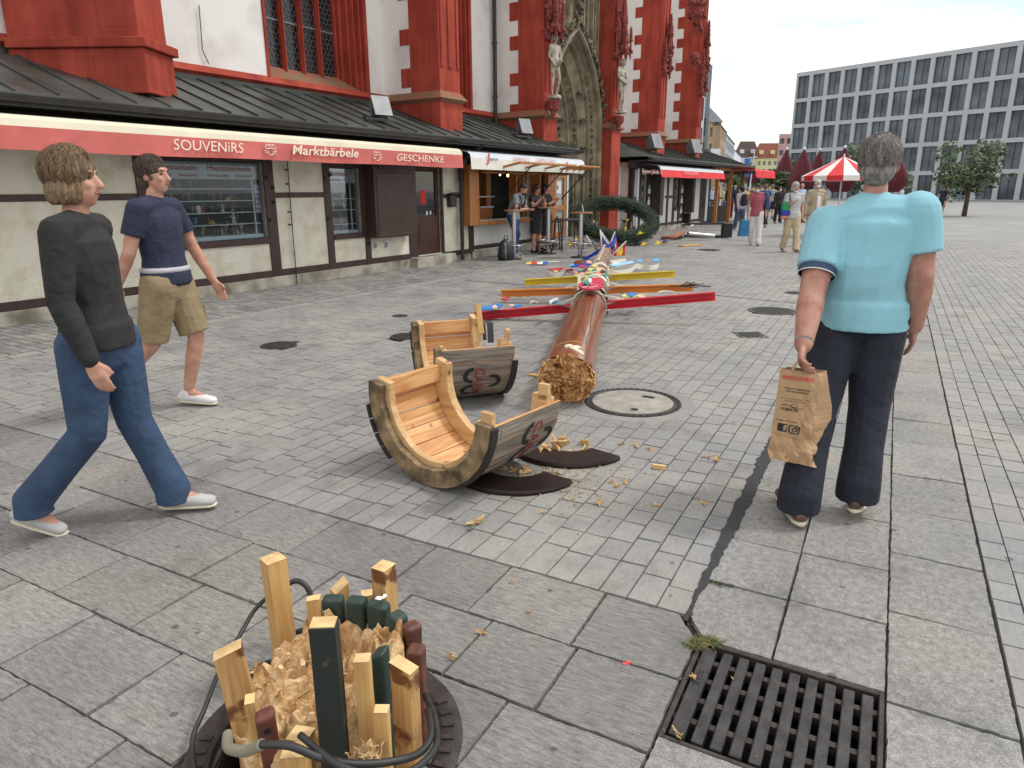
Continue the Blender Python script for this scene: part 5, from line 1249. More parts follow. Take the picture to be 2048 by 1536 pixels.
def wedge(px, py, Y, w_, d_, mat, label, yaw=0.0, lean=(0, 0), cut=0.0, zb=-.12, rough=0, cut2=0.0, rnd_=.004, slot=False):
    top = dp(px, py, Y); h = top.z - zb
    t = thing('wooden_wedge', label, 'wooden wedge', (top.x - lean[0] * h, top.y - lean[1] * h, zb), yaw, 'wedges driven in around the stump')
    q = MB(); a, b_ = w_ / 2, d_ / 2; lx, ly = lean[0] * h, lean[1] * h
    c_, s_ = cos(-yaw), sin(-yaw); ox, oy = lx * c_ - ly * s_, lx * s_ + ly * c_
    n = 7; vs = []
    for i in range(n + 1):
        f = i / n
        for x, y in ((-a, -b_), (a, -b_), (a, b_), (-a, b_)):
            z = h * f
            if i == n: z += cut * (x / a) * .5 + cut2 * (y / b_) * .5
            vs.append((x + ox * f + random.uniform(-.001, .001), y + oy * f + random.uniform(-.001, .001), z))
    q.add(vs, [(i * 4 + k, i * 4 + (k + 1) % 4, (i + 1) * 4 + (k + 1) % 4, (i + 1) * 4 + k) for i in range(n) for k in range(4)] + [(3, 2, 1, 0)] + ([(n * 4, n * 4 + 1, n * 4 + 2, n * 4 + 3)] if mat not in (m_pine, m_pine2) else []))
    o = q.build('shaft', mat, t, bevel=rnd_, seg=3)
    q = MB(); q.add([vs[n * 4 + k] for k in range(4)], [(0, 1, 2, 3)])
    if mat in (m_pine, m_pine2): q.v = [v + Vector((0, 0, .0012)) for v in q.v]; q.build('end_grain', m_endgr, t)
    if slot:
        k = MB(); k.tube([(ox * .92, -b_ - .001 + oy * .92, h * .90), (ox * .92, -b_ + .004 + oy * .92, h * .90)], .009, 10); k.build('bolt_hole', m_black, t)
    return t
WD = [(546, 1117, 1.93, .062, .062, m_pine, 'tall pale pine wedge at the back left of the stump', .75, (-.03, .03), .0),
      (767, 1132, 1.95, .055, .060, m_pine2, 'tall pine wedge with brown resin streaks behind the green wedges', -.5, (0, .02), .0),
      (679, 1172, 2.02, .050, .050, m_pine, 'short pointed pine wedge peeping out behind the first green wedge', .6, (.03, .06), .03),
      (735, 1186, 2.03, .040, .040, m_pine, 'stubby pine wedge half hidden left of the resin-streaked one', .3, (-.04, .05), .0),
      (627, 1196, 1.88, .042, .030, m_pine, 'small flat-topped pine wedge just left of the green row', .1, (0, 0), .005),
      (666, 1193, 1.90, .066, .045, m_green, 'leftmost rounded green wedge of the back row', .0, (0, 0), .0),
      (713, 1196, 1.89, .062, .045, m_green, 'middle rounded green wedge of the back row', -.15, (0, 0), .0),
      (757, 1204, 1.86, .066, .048, m_green, 'green wedge of the back row with a white bird dropping on it', -.3, (0, 0), -.008),
      (796, 1228, 1.80, .046, .050, m_green, 'narrow green wedge at the right end of the back row', -.7, (0, 0), -.01),
      (823, 1247, 1.74, .045, .050, m_mar, 'rounded maroon wedge next to the narrow green one', -.9, (0, 0), .0),
      (832, 1294, 1.64, .048, .050, m_mar, 'maroon-topped wedge nearest the iron ring on the right', -.2, (0, 0), .0),
      (455, 1300, 1.58, .072, .045, m_pine2, 'leftmost pine wedge leaning outwards with an amber streak', .35, (-.10, -.02), .025),
      (500, 1398, 1.50, .026, .040, m_pine, 'slim pine lath between the leftmost wedge and the maroon one', .3, (-.05, -.02), .0),
      (529, 1424, 1.46, .048, .045, m_mar, 'glossy maroon wedge at the front left of the stump', .4, (-.03, -.01), .01),
      (601, 1468, 1.40, .052, .050, m_pine2, 'short grimy pine block in front of the stump', -.25, (.02, 0), .0),
      (590, 1500, 1.34, .060, .050, m_pine, 'pine block behind the cable at the very bottom', .1, (0, 0), .0),
      (647, 1246, 1.395, .062, .045, m_greenb, 'tall blackish green wedge in front with a bare wood top', .05, (0, .0), .0),
      (725, 1316, 1.42, .038, .035, m_pine, 'straight pinkish pine wedge right of the tall dark one', .05, (0, 0), .0),
      (759, 1300, 1.52, .040, .050, m_green, 'dark green wedge with a slanted top between two pine ones', -.25, (0, 0), .02),
      (763, 1418, 1.38, .034, .030, m_pine, 'shortest pine wedge at the front right', .0, (0, 0), .0),
      (808, 1330, 1.47, .066, .036, m_pine2, 'broad pine wedge with a dark brown stain at the front right', -.55, (0, 0), -.012)]
for k in WD: wedge(*k, slot=(k[6].startswith('glossy') or k[6].startswith('rounded maroon')), rnd_=.012 if k[5] in (m_green, m_mar) else .0025)
p = dp(760, 1197, 1.845); t = thing('bird_dropping', 'white bird dropping on top of a green wedge', 'dropping', p + Vector((0, 0, .002)))
q = MB(); q.ball((0, 0, 0), (.014, .008, .003), 8, 5, jit=.3); q.ball((.012, .01, 0), (.007, .012, .003), 7, 5, jit=.3); q.build('splash', m_white, t)
p = dp(647, 1246, 1.395); q = MB(); q.box(-.0285, .0285, -.0205, .0205, 0, .003); t = thing('bare_wood_top', 'chipped bare pine end on top of the tall blackish green wedge', 'wood chip', (p.x, p.y, p.z + .0005), .05); q.build('end_grain', m_endgr, t)
for x, y, Y in ((1125, 0, 0),): pass
m_cable = M('black_rubber_cable', (0.022, 0.023, 0.024), 0.5, .2, 20, .15, 80)
m_sleeve = M('grey_green_hose', (0.20, 0.19, 0.14), 0.6, .2, 10, .2, 60)
def spline(pts, n=8):
    out = []; P = [pts[0]] + list(pts) + [pts[-1]]
    for i in range(1, len(P) - 2):
        for k in range(n):
            t = k / n; a, b_, c, d = (Vector(P[i - 1]), Vector(P[i]), Vector(P[i + 1]), Vector(P[i + 2]))
            out.append(.5 * ((2 * b_) + (c - a) * t + (2 * a - 5 * b_ + 4 * c - d) * t * t + (3 * b_ - a - 3 * c + d) * t ** 3))
    out.append(Vector(P[-2])); return out
def cable(pts, r, mat, name, lab, cat):
    P = [dp(x, y, Y) for x, y, Y in pts]; base = P[0].copy(); o = wthing(name, lab, cat, base)
    q = MB(); q.tube(spline(P), r, 10); q.build('jacket', mat, o, smooth=True)
cable([(522, 1489, 1.29), (580, 1492, 1.28), (640, 1515, 1.275), (710, 1528, 1.28), (790, 1522, 1.31), (840, 1505, 1.36), (862, 1470, 1.42), (856, 1420, 1.52)], .0095, m_cable, 'cable', 'black cable looping round the front of the wedges', 'cable')
cable([(524, 1489, 1.29), (490, 1502, 1.31), (458, 1495, 1.35), (456, 1468, 1.40)], .0135, m_sleeve, 'hose', 'short grey green hose sleeve over the end of the front cable', 'hose')
cable([(600, 1470, 1.33), (690, 1536, 1.25), (800, 1550, 1.27), (868, 1500, 1.37), (870, 1440, 1.48), (850, 1390, 1.6)], .0085, m_cable, 'cable', 'second black cable lying lower inside the ring', 'cable')
cable([(560, 1230, 2.12), (568, 1180, 2.13), (590, 1162, 2.13), (612, 1172, 2.12), (622, 1200, 2.1), (618, 1250, 2.05), (600, 1300, 1.97)], .0095, m_cable, 'cable', 'arched black cable standing up behind the tall pale wedge', 'cable')
cable([(580, 1180, 2.1), (540, 1192, 2.11), (508, 1222, 2.08), (480, 1270, 2.0), (440, 1340, 1.85), (408, 1420, 1.7), (385, 1480, 1.62), (390, 1560, 1.5)], .0075, m_cable, 'cable', 'thin black cable running down the left side of the ring', 'cable')
cable([(560, 1275, 1.98), (600, 1262, 1.99), (640, 1255, 1.96)], .009, m_cable, 'cable', 'cable stub between the tall pale wedge and the stump', 'cable')
cable([(470, 1400, 1.72), (500, 1350, 1.84), (540, 1325, 1.93), (575, 1335, 1.9)], .010, m_cable, 'cable', 'bent cable at the left edge of the splintered stump', 'cable')
# loose splinters inside the ring
q = MB(); rnd = random.Random(12)
for k in range(90):
    a = rnd.uniform(-2.4, .6); r = rnd.uniform(.24, .31); shard(q, (STUMP.x + r * cos(a), STUMP.y + r * sin(a), rnd.uniform(-.08, .02)), (rnd.uniform(-1, 1), rnd.uniform(-1, 1), rnd.uniform(-.1, .5)), rnd.uniform(.01, .05), rnd.uniform(.006, .02), .003, rnd)
for k in range(26): shard(q, dp(rnd.uniform(708, 750), rnd.uniform(1505, 1525), 1.33), (rnd.uniform(-1, 1), rnd.uniform(-1, 1), rnd.uniform(0, .8)), rnd.uniform(.02, .05), rnd.uniform(.01, .025), .004, rnd)
tag(q.build('splinters', m_shard), 'crumbled splinters fallen between the wedges and the iron ring', 'splinters', kind='stuff')

# ------------------------------------------------------------------ the fallen maypole
m_pole = WOOD('red_brown_varnish', (0.135, 0.036, 0.013), (0.27, 0.088, 0.028), axis=1, scale=5, rough=0.36, knots=False, grain=.45, bump=.3)
_b = m_pole.node_tree.nodes['Principled BSDF']; _b.inputs['Coat Weight'].default_value = .55; _b.inputs['Coat Roughness'].default_value = .12; _b.inputs['Specular IOR Level'].default_value = .25
PB = Vector((0.405, 4.93, .198)); PT = Vector((2.33, 17.2, .115)); PAX = (PT - PB).normalized(); PL = (PT - PB).length
pyaw = atan2(PAX.x, PAX.y)
mp_ = thing('maypole', 'fallen red brown maypole with coloured arms, its rotten base snapped off', 'maypole', (PB.x, PB.y, 0), -pyaw)
def prad(s): return .197 + .010 * max(0, 1 - s / .6) - (.197 - .112) * max(0, (s - 3.5) / (PL - 3.5))
q = MB(); NS_, NG = 60, 96; vs = []
for i in range(NS_ + 1):
    s = PL * (i / NS_) ** 1.25
    for k in range(NG):
        a = 2 * pi * k / NG; n_ = noise.noise(Vector((cos(a) * 1.2, sin(a) * 1.2, s * .35))) * .006
        r = prad(s) + n_
        jag = (.05 * noise.noise(Vector((cos(a) * 4, sin(a) * 4, 0))) + .022 * noise.noise(Vector((cos(a) * 22, sin(a) * 22, 2)))) if i == 0 else 0
        vs.append((r * cos(a), s + jag - .45 * r * sin(a) * max(0, 1 - s / .4), PB.z + (PT.z - PB.z) * s / PL + r * sin(a)))
q.add(vs, [(i * NG + k, i * NG + (k + 1) % NG, (i + 1) * NG + (k + 1) % NG, (i + 1) * NG + k) for i in range(NS_) for k in range(NG)] + [tuple(NS_ * NG + k for k in range(NG))])
PO = q.build('pole', m_pole, mp_, smooth='auto')
q = MB(); vs = []; NR2, NA2 = 34, 96
for i in range(NR2 + 1):
    f = i / NR2
    for k in range(NA2):
        a = 2 * pi * k / NA2; r = prad(0) * f * (1 + f * (.10 * noise.noise(Vector((cos(a) * 3, sin(a) * 3, 5))) + .05 * noise.noise(Vector((cos(a) * 14, sin(a) * 14, 5))))); x, z = r * cos(a), r * sin(a)
        d = -.02 + .085 * noise.fractal(Vector((x * 10, z * 10, 4.2)), 1, 2, 5) + .03 * abs(noise.noise(Vector((x * 30, z * 30, 1)))) * 2 - (.06 if noise.noise(Vector((x * 14, z * 14, 8))) > .32 else 0) + (.05 * max(0, -z / .2)) - .02 * max(0, z / .2)
        d *= (1 - f ** 8 * .6); vs.append((x, -d - .45 * z + (.008 if i == NR2 else 0), PB.z + z))
q.add(vs, [(i * NA2 + k, i * NA2 + (k + 1) % NA2, (i + 1) * NA2 + (k + 1) % NA2, (i + 1) * NA2 + k) for i in range(NR2) for k in range(NA2)])
EN_ = q.build('rotten_end', m_rot2, PO)
q = MB(); rnd = random.Random(5)
for k in range(90):
    a = rnd.uniform(0, 6.28); r = .195 * sqrt(rnd.random()); rr = rnd.random()
    shard(q, (r * cos(a), -.015 - .45 * r * sin(a), PB.z + r * sin(a)), (rnd.uniform(-1, 1), -rnd.uniform(.1, 1), rnd.uniform(-1, .6)), rnd.uniform(.015, .06), rnd.uniform(.008, .03), .006, rnd)
for k in range(60):
    a = rnd.uniform(0, 6.28); shard(q, (.200 * cos(a), -.09 * sin(a), PB.z + .200 * sin(a)), (cos(a) * .25, -1, sin(a) * .25), rnd.uniform(.02, .055), rnd.uniform(.01, .035), .004, rnd)
shard(q, (-.17, .0, PB.z + .02), (-.9, -.25, .12), .13, .06, .02, rnd)
q.build('splinter', m_rot2, EN_)
def onpole(s, a, lift=0.0):       # a: 0 = top, positive to the right
    r = prad(s) + lift + noise.noise(Vector((sin(a) * 1.2, cos(a) * 1.2, s * .35))) * .006; return Vector((r * sin(a), s, PB.z + (PT.z - PB.z) * s / PL + r * cos(a)))
q = MB()
for (s0_, s1_, a0, wid, sd_) in ((.45, 3.2, .62, .008, 1), (1.6, 4.1, .30, .006, 2), (2.4, 4.3, -.32, .009, 3), (3.2, 4.6, .9, .006, 4)):
    n = 44; L1, L2 = [], []
    for i in range(n + 1):
        s = s0_ + (s1_ - s0_) * i / n; a = a0 + .05 * noise.noise(Vector((s * 2.2, sd_, 0))) * 2 - .05 * (s - s0_); w_ = wid * sin(pi * min(.999, max(.001, i / n))) ** .5 * (.7 + .6 * random.random())
        L1.append(onpole(s, a - w_ / .2 * .5, .0015)); L2.append(onpole(s, a + w_ / .2 * .5, .0015))
    q.add(L1 + L2, [(i, i + 1, n + 2 + i, n + 1 + i) for i in range(n)])
q.build('crack', m_black, PO)
q = MB()
for k in range(9):
    f = k / 8; p = onpole(.22 - .02 * sin(f * 3) - .14 * f, .0 + .52 * f, .0); q.ball(p, (.034 - .014 * f, .045 - .015 * f, .012), 10, 6, Matrix.Rotation(.3 * f, 4, 'Y'), jit=.18)
for k in range(7):
    f = k / 6; q.ball(onpole(.20 + .015 * sin(f * 9), -.05 + .35 * f), (.03, .03, .012), 10, 6, jit=.2)
q.build('foam_patch', M('cream_foam', (.72, .62, .48), .8, .12, 30, .5, 80), PO, smooth=True)
q = MB(); q.tube([onpole(.42 + .02 * sin(k), -1.5 + k * .24, .001) for k in range(10)], .0018, 4); q.build('scratch_line', m_pine, PO)
# arms
sp_ = lambda y: (y - PB.y) / PAX.y
def chan(mb, p, q_, h=.085, d=.07):
    p, q_ = Vector(p), Vector(q_); dr = (q_ - p).normalized(); out_ = Vector((0, -1, 0)); up = dr.cross(out_).normalized()
    if up.z < 0: up = -up
    out_ = out_ - dr * out_.dot(dr); out_.normalize()
    mb.beam(p, q_, h, .008, tuple(out_)); [mb.beam(p + up * sg * (h / 2 - .004) + out_ * (d / 2 + .004), q_ + up * sg * (h / 2 - .004) + out_ * (d / 2 + .004), .012, d, tuple(out_)) for sg in (1, -1)]
MI = Matrix.Rotation(pyaw, 4, 'Z') @ Matrix.Translation((-PB.x, -PB.y, 0))
def tl(x, y, s, zc): # pixel -> local point in the plane s metres along the pole
    c = PB + PAX * s; n = Vector((PAX.x, PAX.y, 0)).normalized(); p = plp(x, y, c, n); return MI @ p
m_arm = {n: M(n + '_arm_paint', c, .4, .08, 3, .05) for n, c in (('red', (.55, .012, .03)), ('orange', (.66, .24, .045)), ('yellow', (.68, .50, .03)), ('blue', (.02, .06, .42)), ('white', (.68, .66, .58)))}
mw = m_arm['white']
for nm, s, Lp, Rp, h in (('red', 3.45, (951, 631), (1430, 591), .095), ('orange', 4.8, (1003, 586), (1387, 574), .095), ('yellow', 6.35, (1049, 564), (1350, 547), .095)):
    a, b_ = tl(*Lp, s, 0), tl(*Rp, s, 0); f0 = (0 - a.x) / (b_.x - a.x); ctr = a + (b_ - a) * f0; dr = (b_ - a).normalized(); r = prad(s)
    for e0, e1 in ((a, ctr - dr * (r + .02)), (ctr + dr * (r + .02), b_)):
        q = MB(); chan(q, e0, e1, h); q.build('arm', m_arm[nm], mp_, label=nm + ' painted channel arm')
    q = MB(); q.tube([(r * 1.07 * cos(t_), s, PB.z + (PT.z - PB.z) * s / PL + r * 1.07 * sin(t_)) for t_ in [2 * pi * k / 24 for k in range(24)]], .014, 6, closed=True)
    for sg in (-1, 1):
        q.beam(ctr + dr * sg * (r * .8) + Vector((0, 0, .12)), ctr + dr * sg * (r + .22) + Vector((0, 0, .045)), .03, .02); q.beam(ctr + dr * sg * (r * .8), ctr + dr * sg * (r + .16) + Vector((0, 0, .052)), .05, .03)
    q.build('collar_bracket', mw, mp_)
# dark straps and bracket over the pole near the red arm
q = MB(); s = sp_(8.75); q.tube([onpole(s + .012 * abs(t_), t_, .012) for t_ in [-2.2 + 4.4 * k / 20 for k in range(21)]], .018, 6); q.build('dark_strap', m_dkmetal, PO)
q = MB()
for k in range(6): q.tube([onpole(s + .05 + .02 * k + .02 * sin(t_ * 3 + k), t_, .016) for t_ in [-2.4 + 4.8 * j / 16 for j in range(17)]], .008, 5)
for s_, n_ in ((5.0, 3), (5.6, 2), (7.0, 3)):
    for k in range(n_): q.tube([onpole(s_ + .12 * k + .05 * sin(t_ * 2 + k), t_, .016) for t_ in [-2.4 + 4.8 * j / 16 for j in range(17)]], .012, 5)
q.build('rope', mw, PO)
q = MB(); n = 300; s0_, s1_ = 7.6, PL - .15
q.tube([onpole(s0_ + (s1_ - s0_) * k / n, 2 * pi * 9 * k / n, .010) for k in range(n + 1)], .009, 5)
for k in range(11): s_ = s0_ + (s1_ - s0_) * (k + .4) / 11; q.beam(onpole(s_, -.25, .02), onpole(s_ + .5, -.2, .02), .015, .012); q.ball(onpole(s_, -.25, .03), .03, 6, 4)
q.build('wound_garland', M('cream_garland', (.60, .53, .42), .8, .2, 20, .3), PO)
# broken white posts by the orange arm
q = MB(); a = tl(1146, 600, 3.9, 0); b_ = tl(1158, 552, 4.3, 0); q.beam(tl(1150, 612, 3.7, 0), tl(1160, 577, 4.0, 0), .03, .05); q.beam(tl(1158, 583, 4.2, 0), tl(1159, 549, 4.3, 0), .045, .02); q.build('white_bracket_plate', mw, mp_)
# painted guild signs: flat cut-outs
def plate(poly_px, s, th, mat, lab=None, tilt=0, name='painted_sign'):
    """thin painted board lying on the pole or an arm; corners given in the picture, put on a horizontal sheet at height"""
    q = MB(); P = [MI @ gp(x, y, s) for x, y in poly_px]; n = len(P)
    q.add([(v.x, v.y, v.z) for v in P] + [(v.x, v.y, v.z - th) for v in P], [tuple(range(n)), tuple(range(n, 2 * n))[::-1]] + [(i, (i + 1) % n, n + (i + 1) % n, n + i) for i in range(n)])
    return q.build(name, mat, mp_, label=lab)
def ell(cx, cy, rx, ry, n=18, a0=0, a1=2 * pi): return [(cx + rx * cos(a0 + (a1 - a0) * k / n), cy + ry * sin(a0 + (a1 - a0) * k / n)) for k in range(n)]
pk = M('crimson_sign', (.52, .03, .07), .6, .1); S0 = plate(ell(1181, 570, 25, 8), .46, .02, pk, 'round crimson painted sign')
plate(ell(1192, 563, 16, 8), .455, .02, pk, 'round crimson painted sign')
q = MB()
for cx in (1168, 1186):
    q.tube([MI @ gp(x, y, .466) for x, y in ell(cx, 571, 9, 2.6, 14, -2.2, 3.4)], .006, 4)
for x0, y0, x1, y1 in ((1165, 575, 1173, 575), (1178, 576, 1188, 576)): q.tube([MI @ gp(x0, y0, .466), MI @ gp(x1, y1, .466)], .006, 4)
q.build('pink_loop_motif', M('pink_paint', (.75, .35, .38), .6, .05), S0)
for poly, z, mt, lab in (
    (ell(1174, 563, 7, 3.5), .50, ('sg_teal', (.05, .30, .25)), 'small teal and white figure sign'), (ell(1180, 560, 3.5, 4), .51, ('sg_wht', (.7, .7, .65)), 'small white figure head sign'),
    ([(1148, 550), (1158, 555), (1180, 551), (1196, 543), (1204, 537), (1196, 536), (1176, 543), (1166, 548), (1156, 547)], .34, ('sg_pyel', (.62, .60, .22)), 'pale yellow scalloped sign lying on the pole'),
    ([(1190, 548), (1204, 549), (1208, 543), (1198, 541)], .36, ('sg_salmon', (.75, .30, .20)), 'salmon sign on the pole'),
    ([(958, 617), (965, 612), (980, 611), (985, 607), (1006, 608), (998, 615), (985, 617), (965, 619)], .18, ('sg_blue', (.04, .20, .50)), 'blue painted figure sign by the red arm'),
    ([(984, 612), (990, 609), (993, 611), (996, 615), (986, 616)], .185, ('sg_pink', (.75, .45, .38)), 'pink and white figure sign by the red arm'),
    ([(1024, 611), (1040, 607), (1043, 610), (1030, 614)], .15, ('sg_blue', 0), 'blue painted scrap by the red arm'),
    ([(1098, 603), (1104, 598), (1117, 595), (1116, 598), (1106, 601), (1101, 607)], .28, ('sg_wht', 0), 'white angular sign by the red arm'), ([(1103, 602), (1114, 599), (1112, 603), (1104, 606)], .27, ('sg_blue', 0), 'blue plate under the angular white sign'),
    ([(1242, 590), (1250, 587), (1262, 589), (1272, 588), (1290, 589), (1280, 592), (1246, 593)], .25, ('sg_pyel', 0), 'pale yellow sign by the right red arm'), ([(1252, 588), (1258, 585), (1272, 585), (1275, 588), (1262, 592)], .26, ('sg_blue', 0), 'blue sign by the right red arm'),
    ([(1205, 616), (1216, 612), (1220, 617), (1206, 620)], .10, ('sg_wht', 0), 'white sign hanging right of the pole'), ([(1206, 623), (1216, 621), (1217, 625), (1207, 626)], .05, ('sg_blk', (.04, .04, .04)), 'black scrap right of the pole')):
    plate(poly, z, .018, M(mt[0], mt[1], .6, .08) if mt[1] else _mc[mt[0]], lab)
rnd = random.Random(31); cs_ = [_mc[k_] for k_ in ('sg_teal', 'sg_wht', 'sg_pyel', 'sg_salmon', 'sg_blue', 'sg_pink', 'sg_blk')] + [pk]
for i_ in range(26):
    x, y = rnd.choice([(rnd.uniform(1150, 1215), rnd.uniform(541, 566)), (rnd.uniform(1160, 1222), rnd.uniform(520, 540)), (rnd.uniform(1000, 1140), rnd.uniform(596, 612)), (rnd.uniform(1225, 1390), rnd.uniform(585, 594)), (rnd.uniform(1100, 1180), rnd.uniform(528, 542))]); n_ = rnd.randint(4, 7); on = 1148 < x < 1225
    r_ = rnd.uniform(3, 8); plate([(x + r_ * rnd.uniform(.6, 1.3) * cos(2 * pi * k_ / n_), y + r_ * .38 * rnd.uniform(.6, 1.3) * sin(2 * pi * k_ / n_)) for k_ in range(n_)], rnd.uniform(.36, .48) if on else rnd.uniform(.12, .3), .015, rnd.choice(cs_), 'small painted figure sign')
q = MB(); q.tube([MI @ gp(x, y, .27) for x, y in ell(1333, 585, 16, 2.4, 14, 3.1, 6.6)], .010, 5); q.tube([MI @ gp(x, y, .20) for x, y in ell(1068, 606, 7, 3, 14, 3.1, 6.3)], .010, 5); q.build('white_wire_sign', mw, mp_)
q = MB(); rnd = random.Random(8)
for (x0, x1, y0, z) in ((1006, 1078, 591, .02), (1360, 1393, 570, .30)):
    for k in range(14): x = rnd.uniform(x0, x1); a = MI @ gp(x, y0 + rnd.uniform(-2, 3), z + .03); q.tube([a, a + Vector((rnd.uniform(-.12, .12), rnd.uniform(-.1, .1), rnd.uniform(-.02, .05))), a + Vector((rnd.uniform(-.2, .2), rnd.uniform(-.1, .1), 0))], .006, 4)
q.build('black_wirework', m_dkmetal, mp_)
# curved white arms with blue and red plates
def curvearm(px, z0, hh, tops, lab):
    q = MB(); P = [MI @ gp(x, y, z0 + dz) for x, y, dz in px]; P = spline(P, 6); n = len(P)
    vs = [p for p in P] + [p - Vector((0, 0, hh)) for p in P]; vs += [v + Vector((0, .03, 0)) for v in vs]
    q.add(vs, [(i, i + 1, n + i + 1, n + i) for i in range(n - 1)] + [(2 * n + i, 2 * n + i + 1, 3 * n + i + 1, 3 * n + i) for i in range(n - 1)] + [(i, i + 1, 2 * n + i + 1, 2 * n + i) for i in range(n - 1)] + [(n + i, n + i + 1, 3 * n + i + 1, 3 * n + i) for i in range(n - 1)])
    q.build('curved_arm', mw, mp_, label=lab)
    for poly, z, mt in tops: plate(poly, z, .012, mt, 'flat plate on the curved white arm')
B1, B2, R1 = M('sg_cyan', (.10, .42, .78), .5, .05), M('sg_palecyan', (.35, .62, .85), .5, .05), M('sg_redp', (.50, .03, .04), .5, .1)
curvearm([(1093, 540, 0), (1098, 545, -.01), (1112, 547, -.01), (1128, 543, 0), (1134, 537, .02), (1142, 541, 0), (1158, 542, 0), (1180, 536, .04)], .16, .07, [([(1094, 538), (1110, 536), (1127, 534), (1124, 538), (1106, 540)], .18, R1), (ell(1144, 531, 6, 3), .26, B1), ([(1140, 532), (1180, 524), (1182, 529), (1150, 534)], .27, m_arm['blue']), ([(1136, 539), (1145, 537), (1146, 540), (1138, 541)], .2, R1), ([(1168, 533), (1177, 532), (1175, 536), (1170, 537)], .22, R1)], 'left curved white arm')
curvearm([(1215, 540, .05), (1240, 541, .02), (1262, 536, .0), (1272, 528, .05), (1284, 530, .0), (1300, 531, 0), (1314, 529, 0), (1318, 524, .03)], .24, .08, [(ell(1279, 521, 6, 3), .30, B1), (ell(1312, 519.5, 6, 3), .30, B1), ([(1216, 530), (1264, 521), (1270, 524), (1232, 532)], .28, B2), ([(1270, 535), (1274, 532), (1275, 534)], .2, R1)], 'right curved white arm')
plate([(1221, 521), (1250, 517), (1253, 520), (1224, 527)], .30, .02, mw, 'white board lying beside the pole top')
q = MB(); q.ball(MI @ gp(1160, 526, .25), (.11, .09, .06), 10, 6, jit=.2); q.build('brown_figure_sign', m_pole, mp_)
# blue arm pointing up at the tip
q = MB(); chan(q, MI @ dp(1166, 520, 15.9), MI @ dp(1226, 487, 16.3), .07, .04); q.build('arm', m_arm['blue'], mp_, label='blue painted channel arm')
# little flags at the tip
FC = {'b': M('flag_blue', (.04, .10, .42), .75, .1), 'y': M('flag_yellow', (.72, .50, .05), .75, .1), 'r': M('flag_red', (.60, .03, .05), .75, .1), 'w': M('flag_white', (.75, .75, .75), .75, .03), 'k': m_black}
def flag(p, q_, Y, cells, drop, lab, cols, sag=.08):
    a, b_ = MI @ dp(*p, Y), MI @ dp(*q_, Y); mb = MB(); mb.tube([a, b_], .018, 6); F = mb.build('flag_stick', FC['w'], mp_, label=lab)
    mb = MB(); d = (b_ - a).normalized(); nr, nc = len(cells), len(cells[0]); hgt_ = .42; vs = []
    dv = Vector(drop).normalized()
    for i in range(nr + 1):
        for j in range(nc * 3 + 1):
            f = j / (nc * 3); vs.append(b_ - d * hgt_ * (i / nr) * (1 - .2 * f) + dv * .55 * f * cols + Vector((0, 1, 0)) * .05 * sin(f * 8 + i) + Vector((0, 0, -sag * f)))
    W_ = nc * 3 + 1; keys = sorted({c for r in cells for c in r})
    for i in range(nr):
        for j in range(nc * 3): mb.add([vs[i * W_ + j], vs[i * W_ + j + 1], vs[(i + 1) * W_ + j + 1], vs[(i + 1) * W_ + j]], [(0, 1, 2, 3)], keys.index(cells[i][j // 3]))
    mb.build('flag_cloth', [FC[k] for k in keys], F)
flag((1192, 501), (1172, 471), 17.2, ['bbbybbb', 'bbbybbb', 'yyyyyyy', 'bbbybbb'], (.9, 0, -.75), 'small blue and yellow flag', 1)
flag((1204, 495), (1200, 459), 17.4, ['wwww', 'bbbb', 'rrrr'], (.8, 0, -.8), 'small white, blue and red flag', .95)
flag((1214, 503), (1230, 463), 17.3, ['bbrrrr', 'bbwwww', 'bbrrrr', 'bbwwww', 'rrrrrr', 'wwwwww'], (.25, 0, -1), 'small striped flag with a blue corner', 1.05)
flag((1222, 513), (1253, 482), 17.0, ['rr', 'yy', 'yy', 'rr'], (-.1, 0, -1), 'small red and yellow flag', 1.0)
t = wthing('small_flag', 'little paper flag lying on the paving left of the pole tip', 'flag', gp(1085, 524))
q = MB(); q.tube([gp(1070, 525, .02), gp(1119, 523, .02)], .012, 5); q.build('stick', FC['w'], t)
q = MB(); pp = [(1052, 528), (1060, 522), (1070, 525), (1096, 523), (1092, 528), (1068, 529)]; c4 = ['y', 'r', 'w', 'b']
for k in range(4):
    x0, x1 = 1052 + k * 11, 1063 + k * 11; y0 = 524 if k else 526; q.add([gp(x0, 528, .03), gp(x1, 528, .03), gp(x1, 522.5, .07), gp(x0, y0, .05)], [(0, 1, 2, 3)], k)
q.build('cloth', [FC[c] for c in c4], t)
# ------------------------------------------------------------------ the two halves of the wooden barrel sleeve
m_inner = WOOD('orange_larch_inside', (0.48, 0.22, 0.075), (0.74, 0.455, 0.21), axis=1, scale=10, rough=.6, knots=True, grain=.5)
m_outer = WOOD('weathered_grey_boards', (0.13, 0.103, 0.082), (0.33, 0.285, 0.235), axis=1, scale=14, rough=.8, knots=False, grain=.55, bump=.5)
m_rib = WOOD('pale_rib_wood', (0.42, 0.24, 0.10), (0.68, 0.47, 0.24), axis=0, scale=9, rough=.65, knots=True, grain=.35)
m_ribw = M('mouldy_rib_wood', (0.16, .11, .06), .85, .4, 11, .7, 90, lo=(.06, .042, .026), col2=(.33, .23, .12), ramp=(.34, .68))
m_stave = M('black_stave', (0.022, 0.018, 0.016), .6, .3, 20, .4, 80)
m_rpaint = M('faded_red_stencil', (.25, .045, .04), .8, .2, 40, 0); m_kpaint = M('black_stencil', (.02, .02, .02), .8, .2, 40, 0)
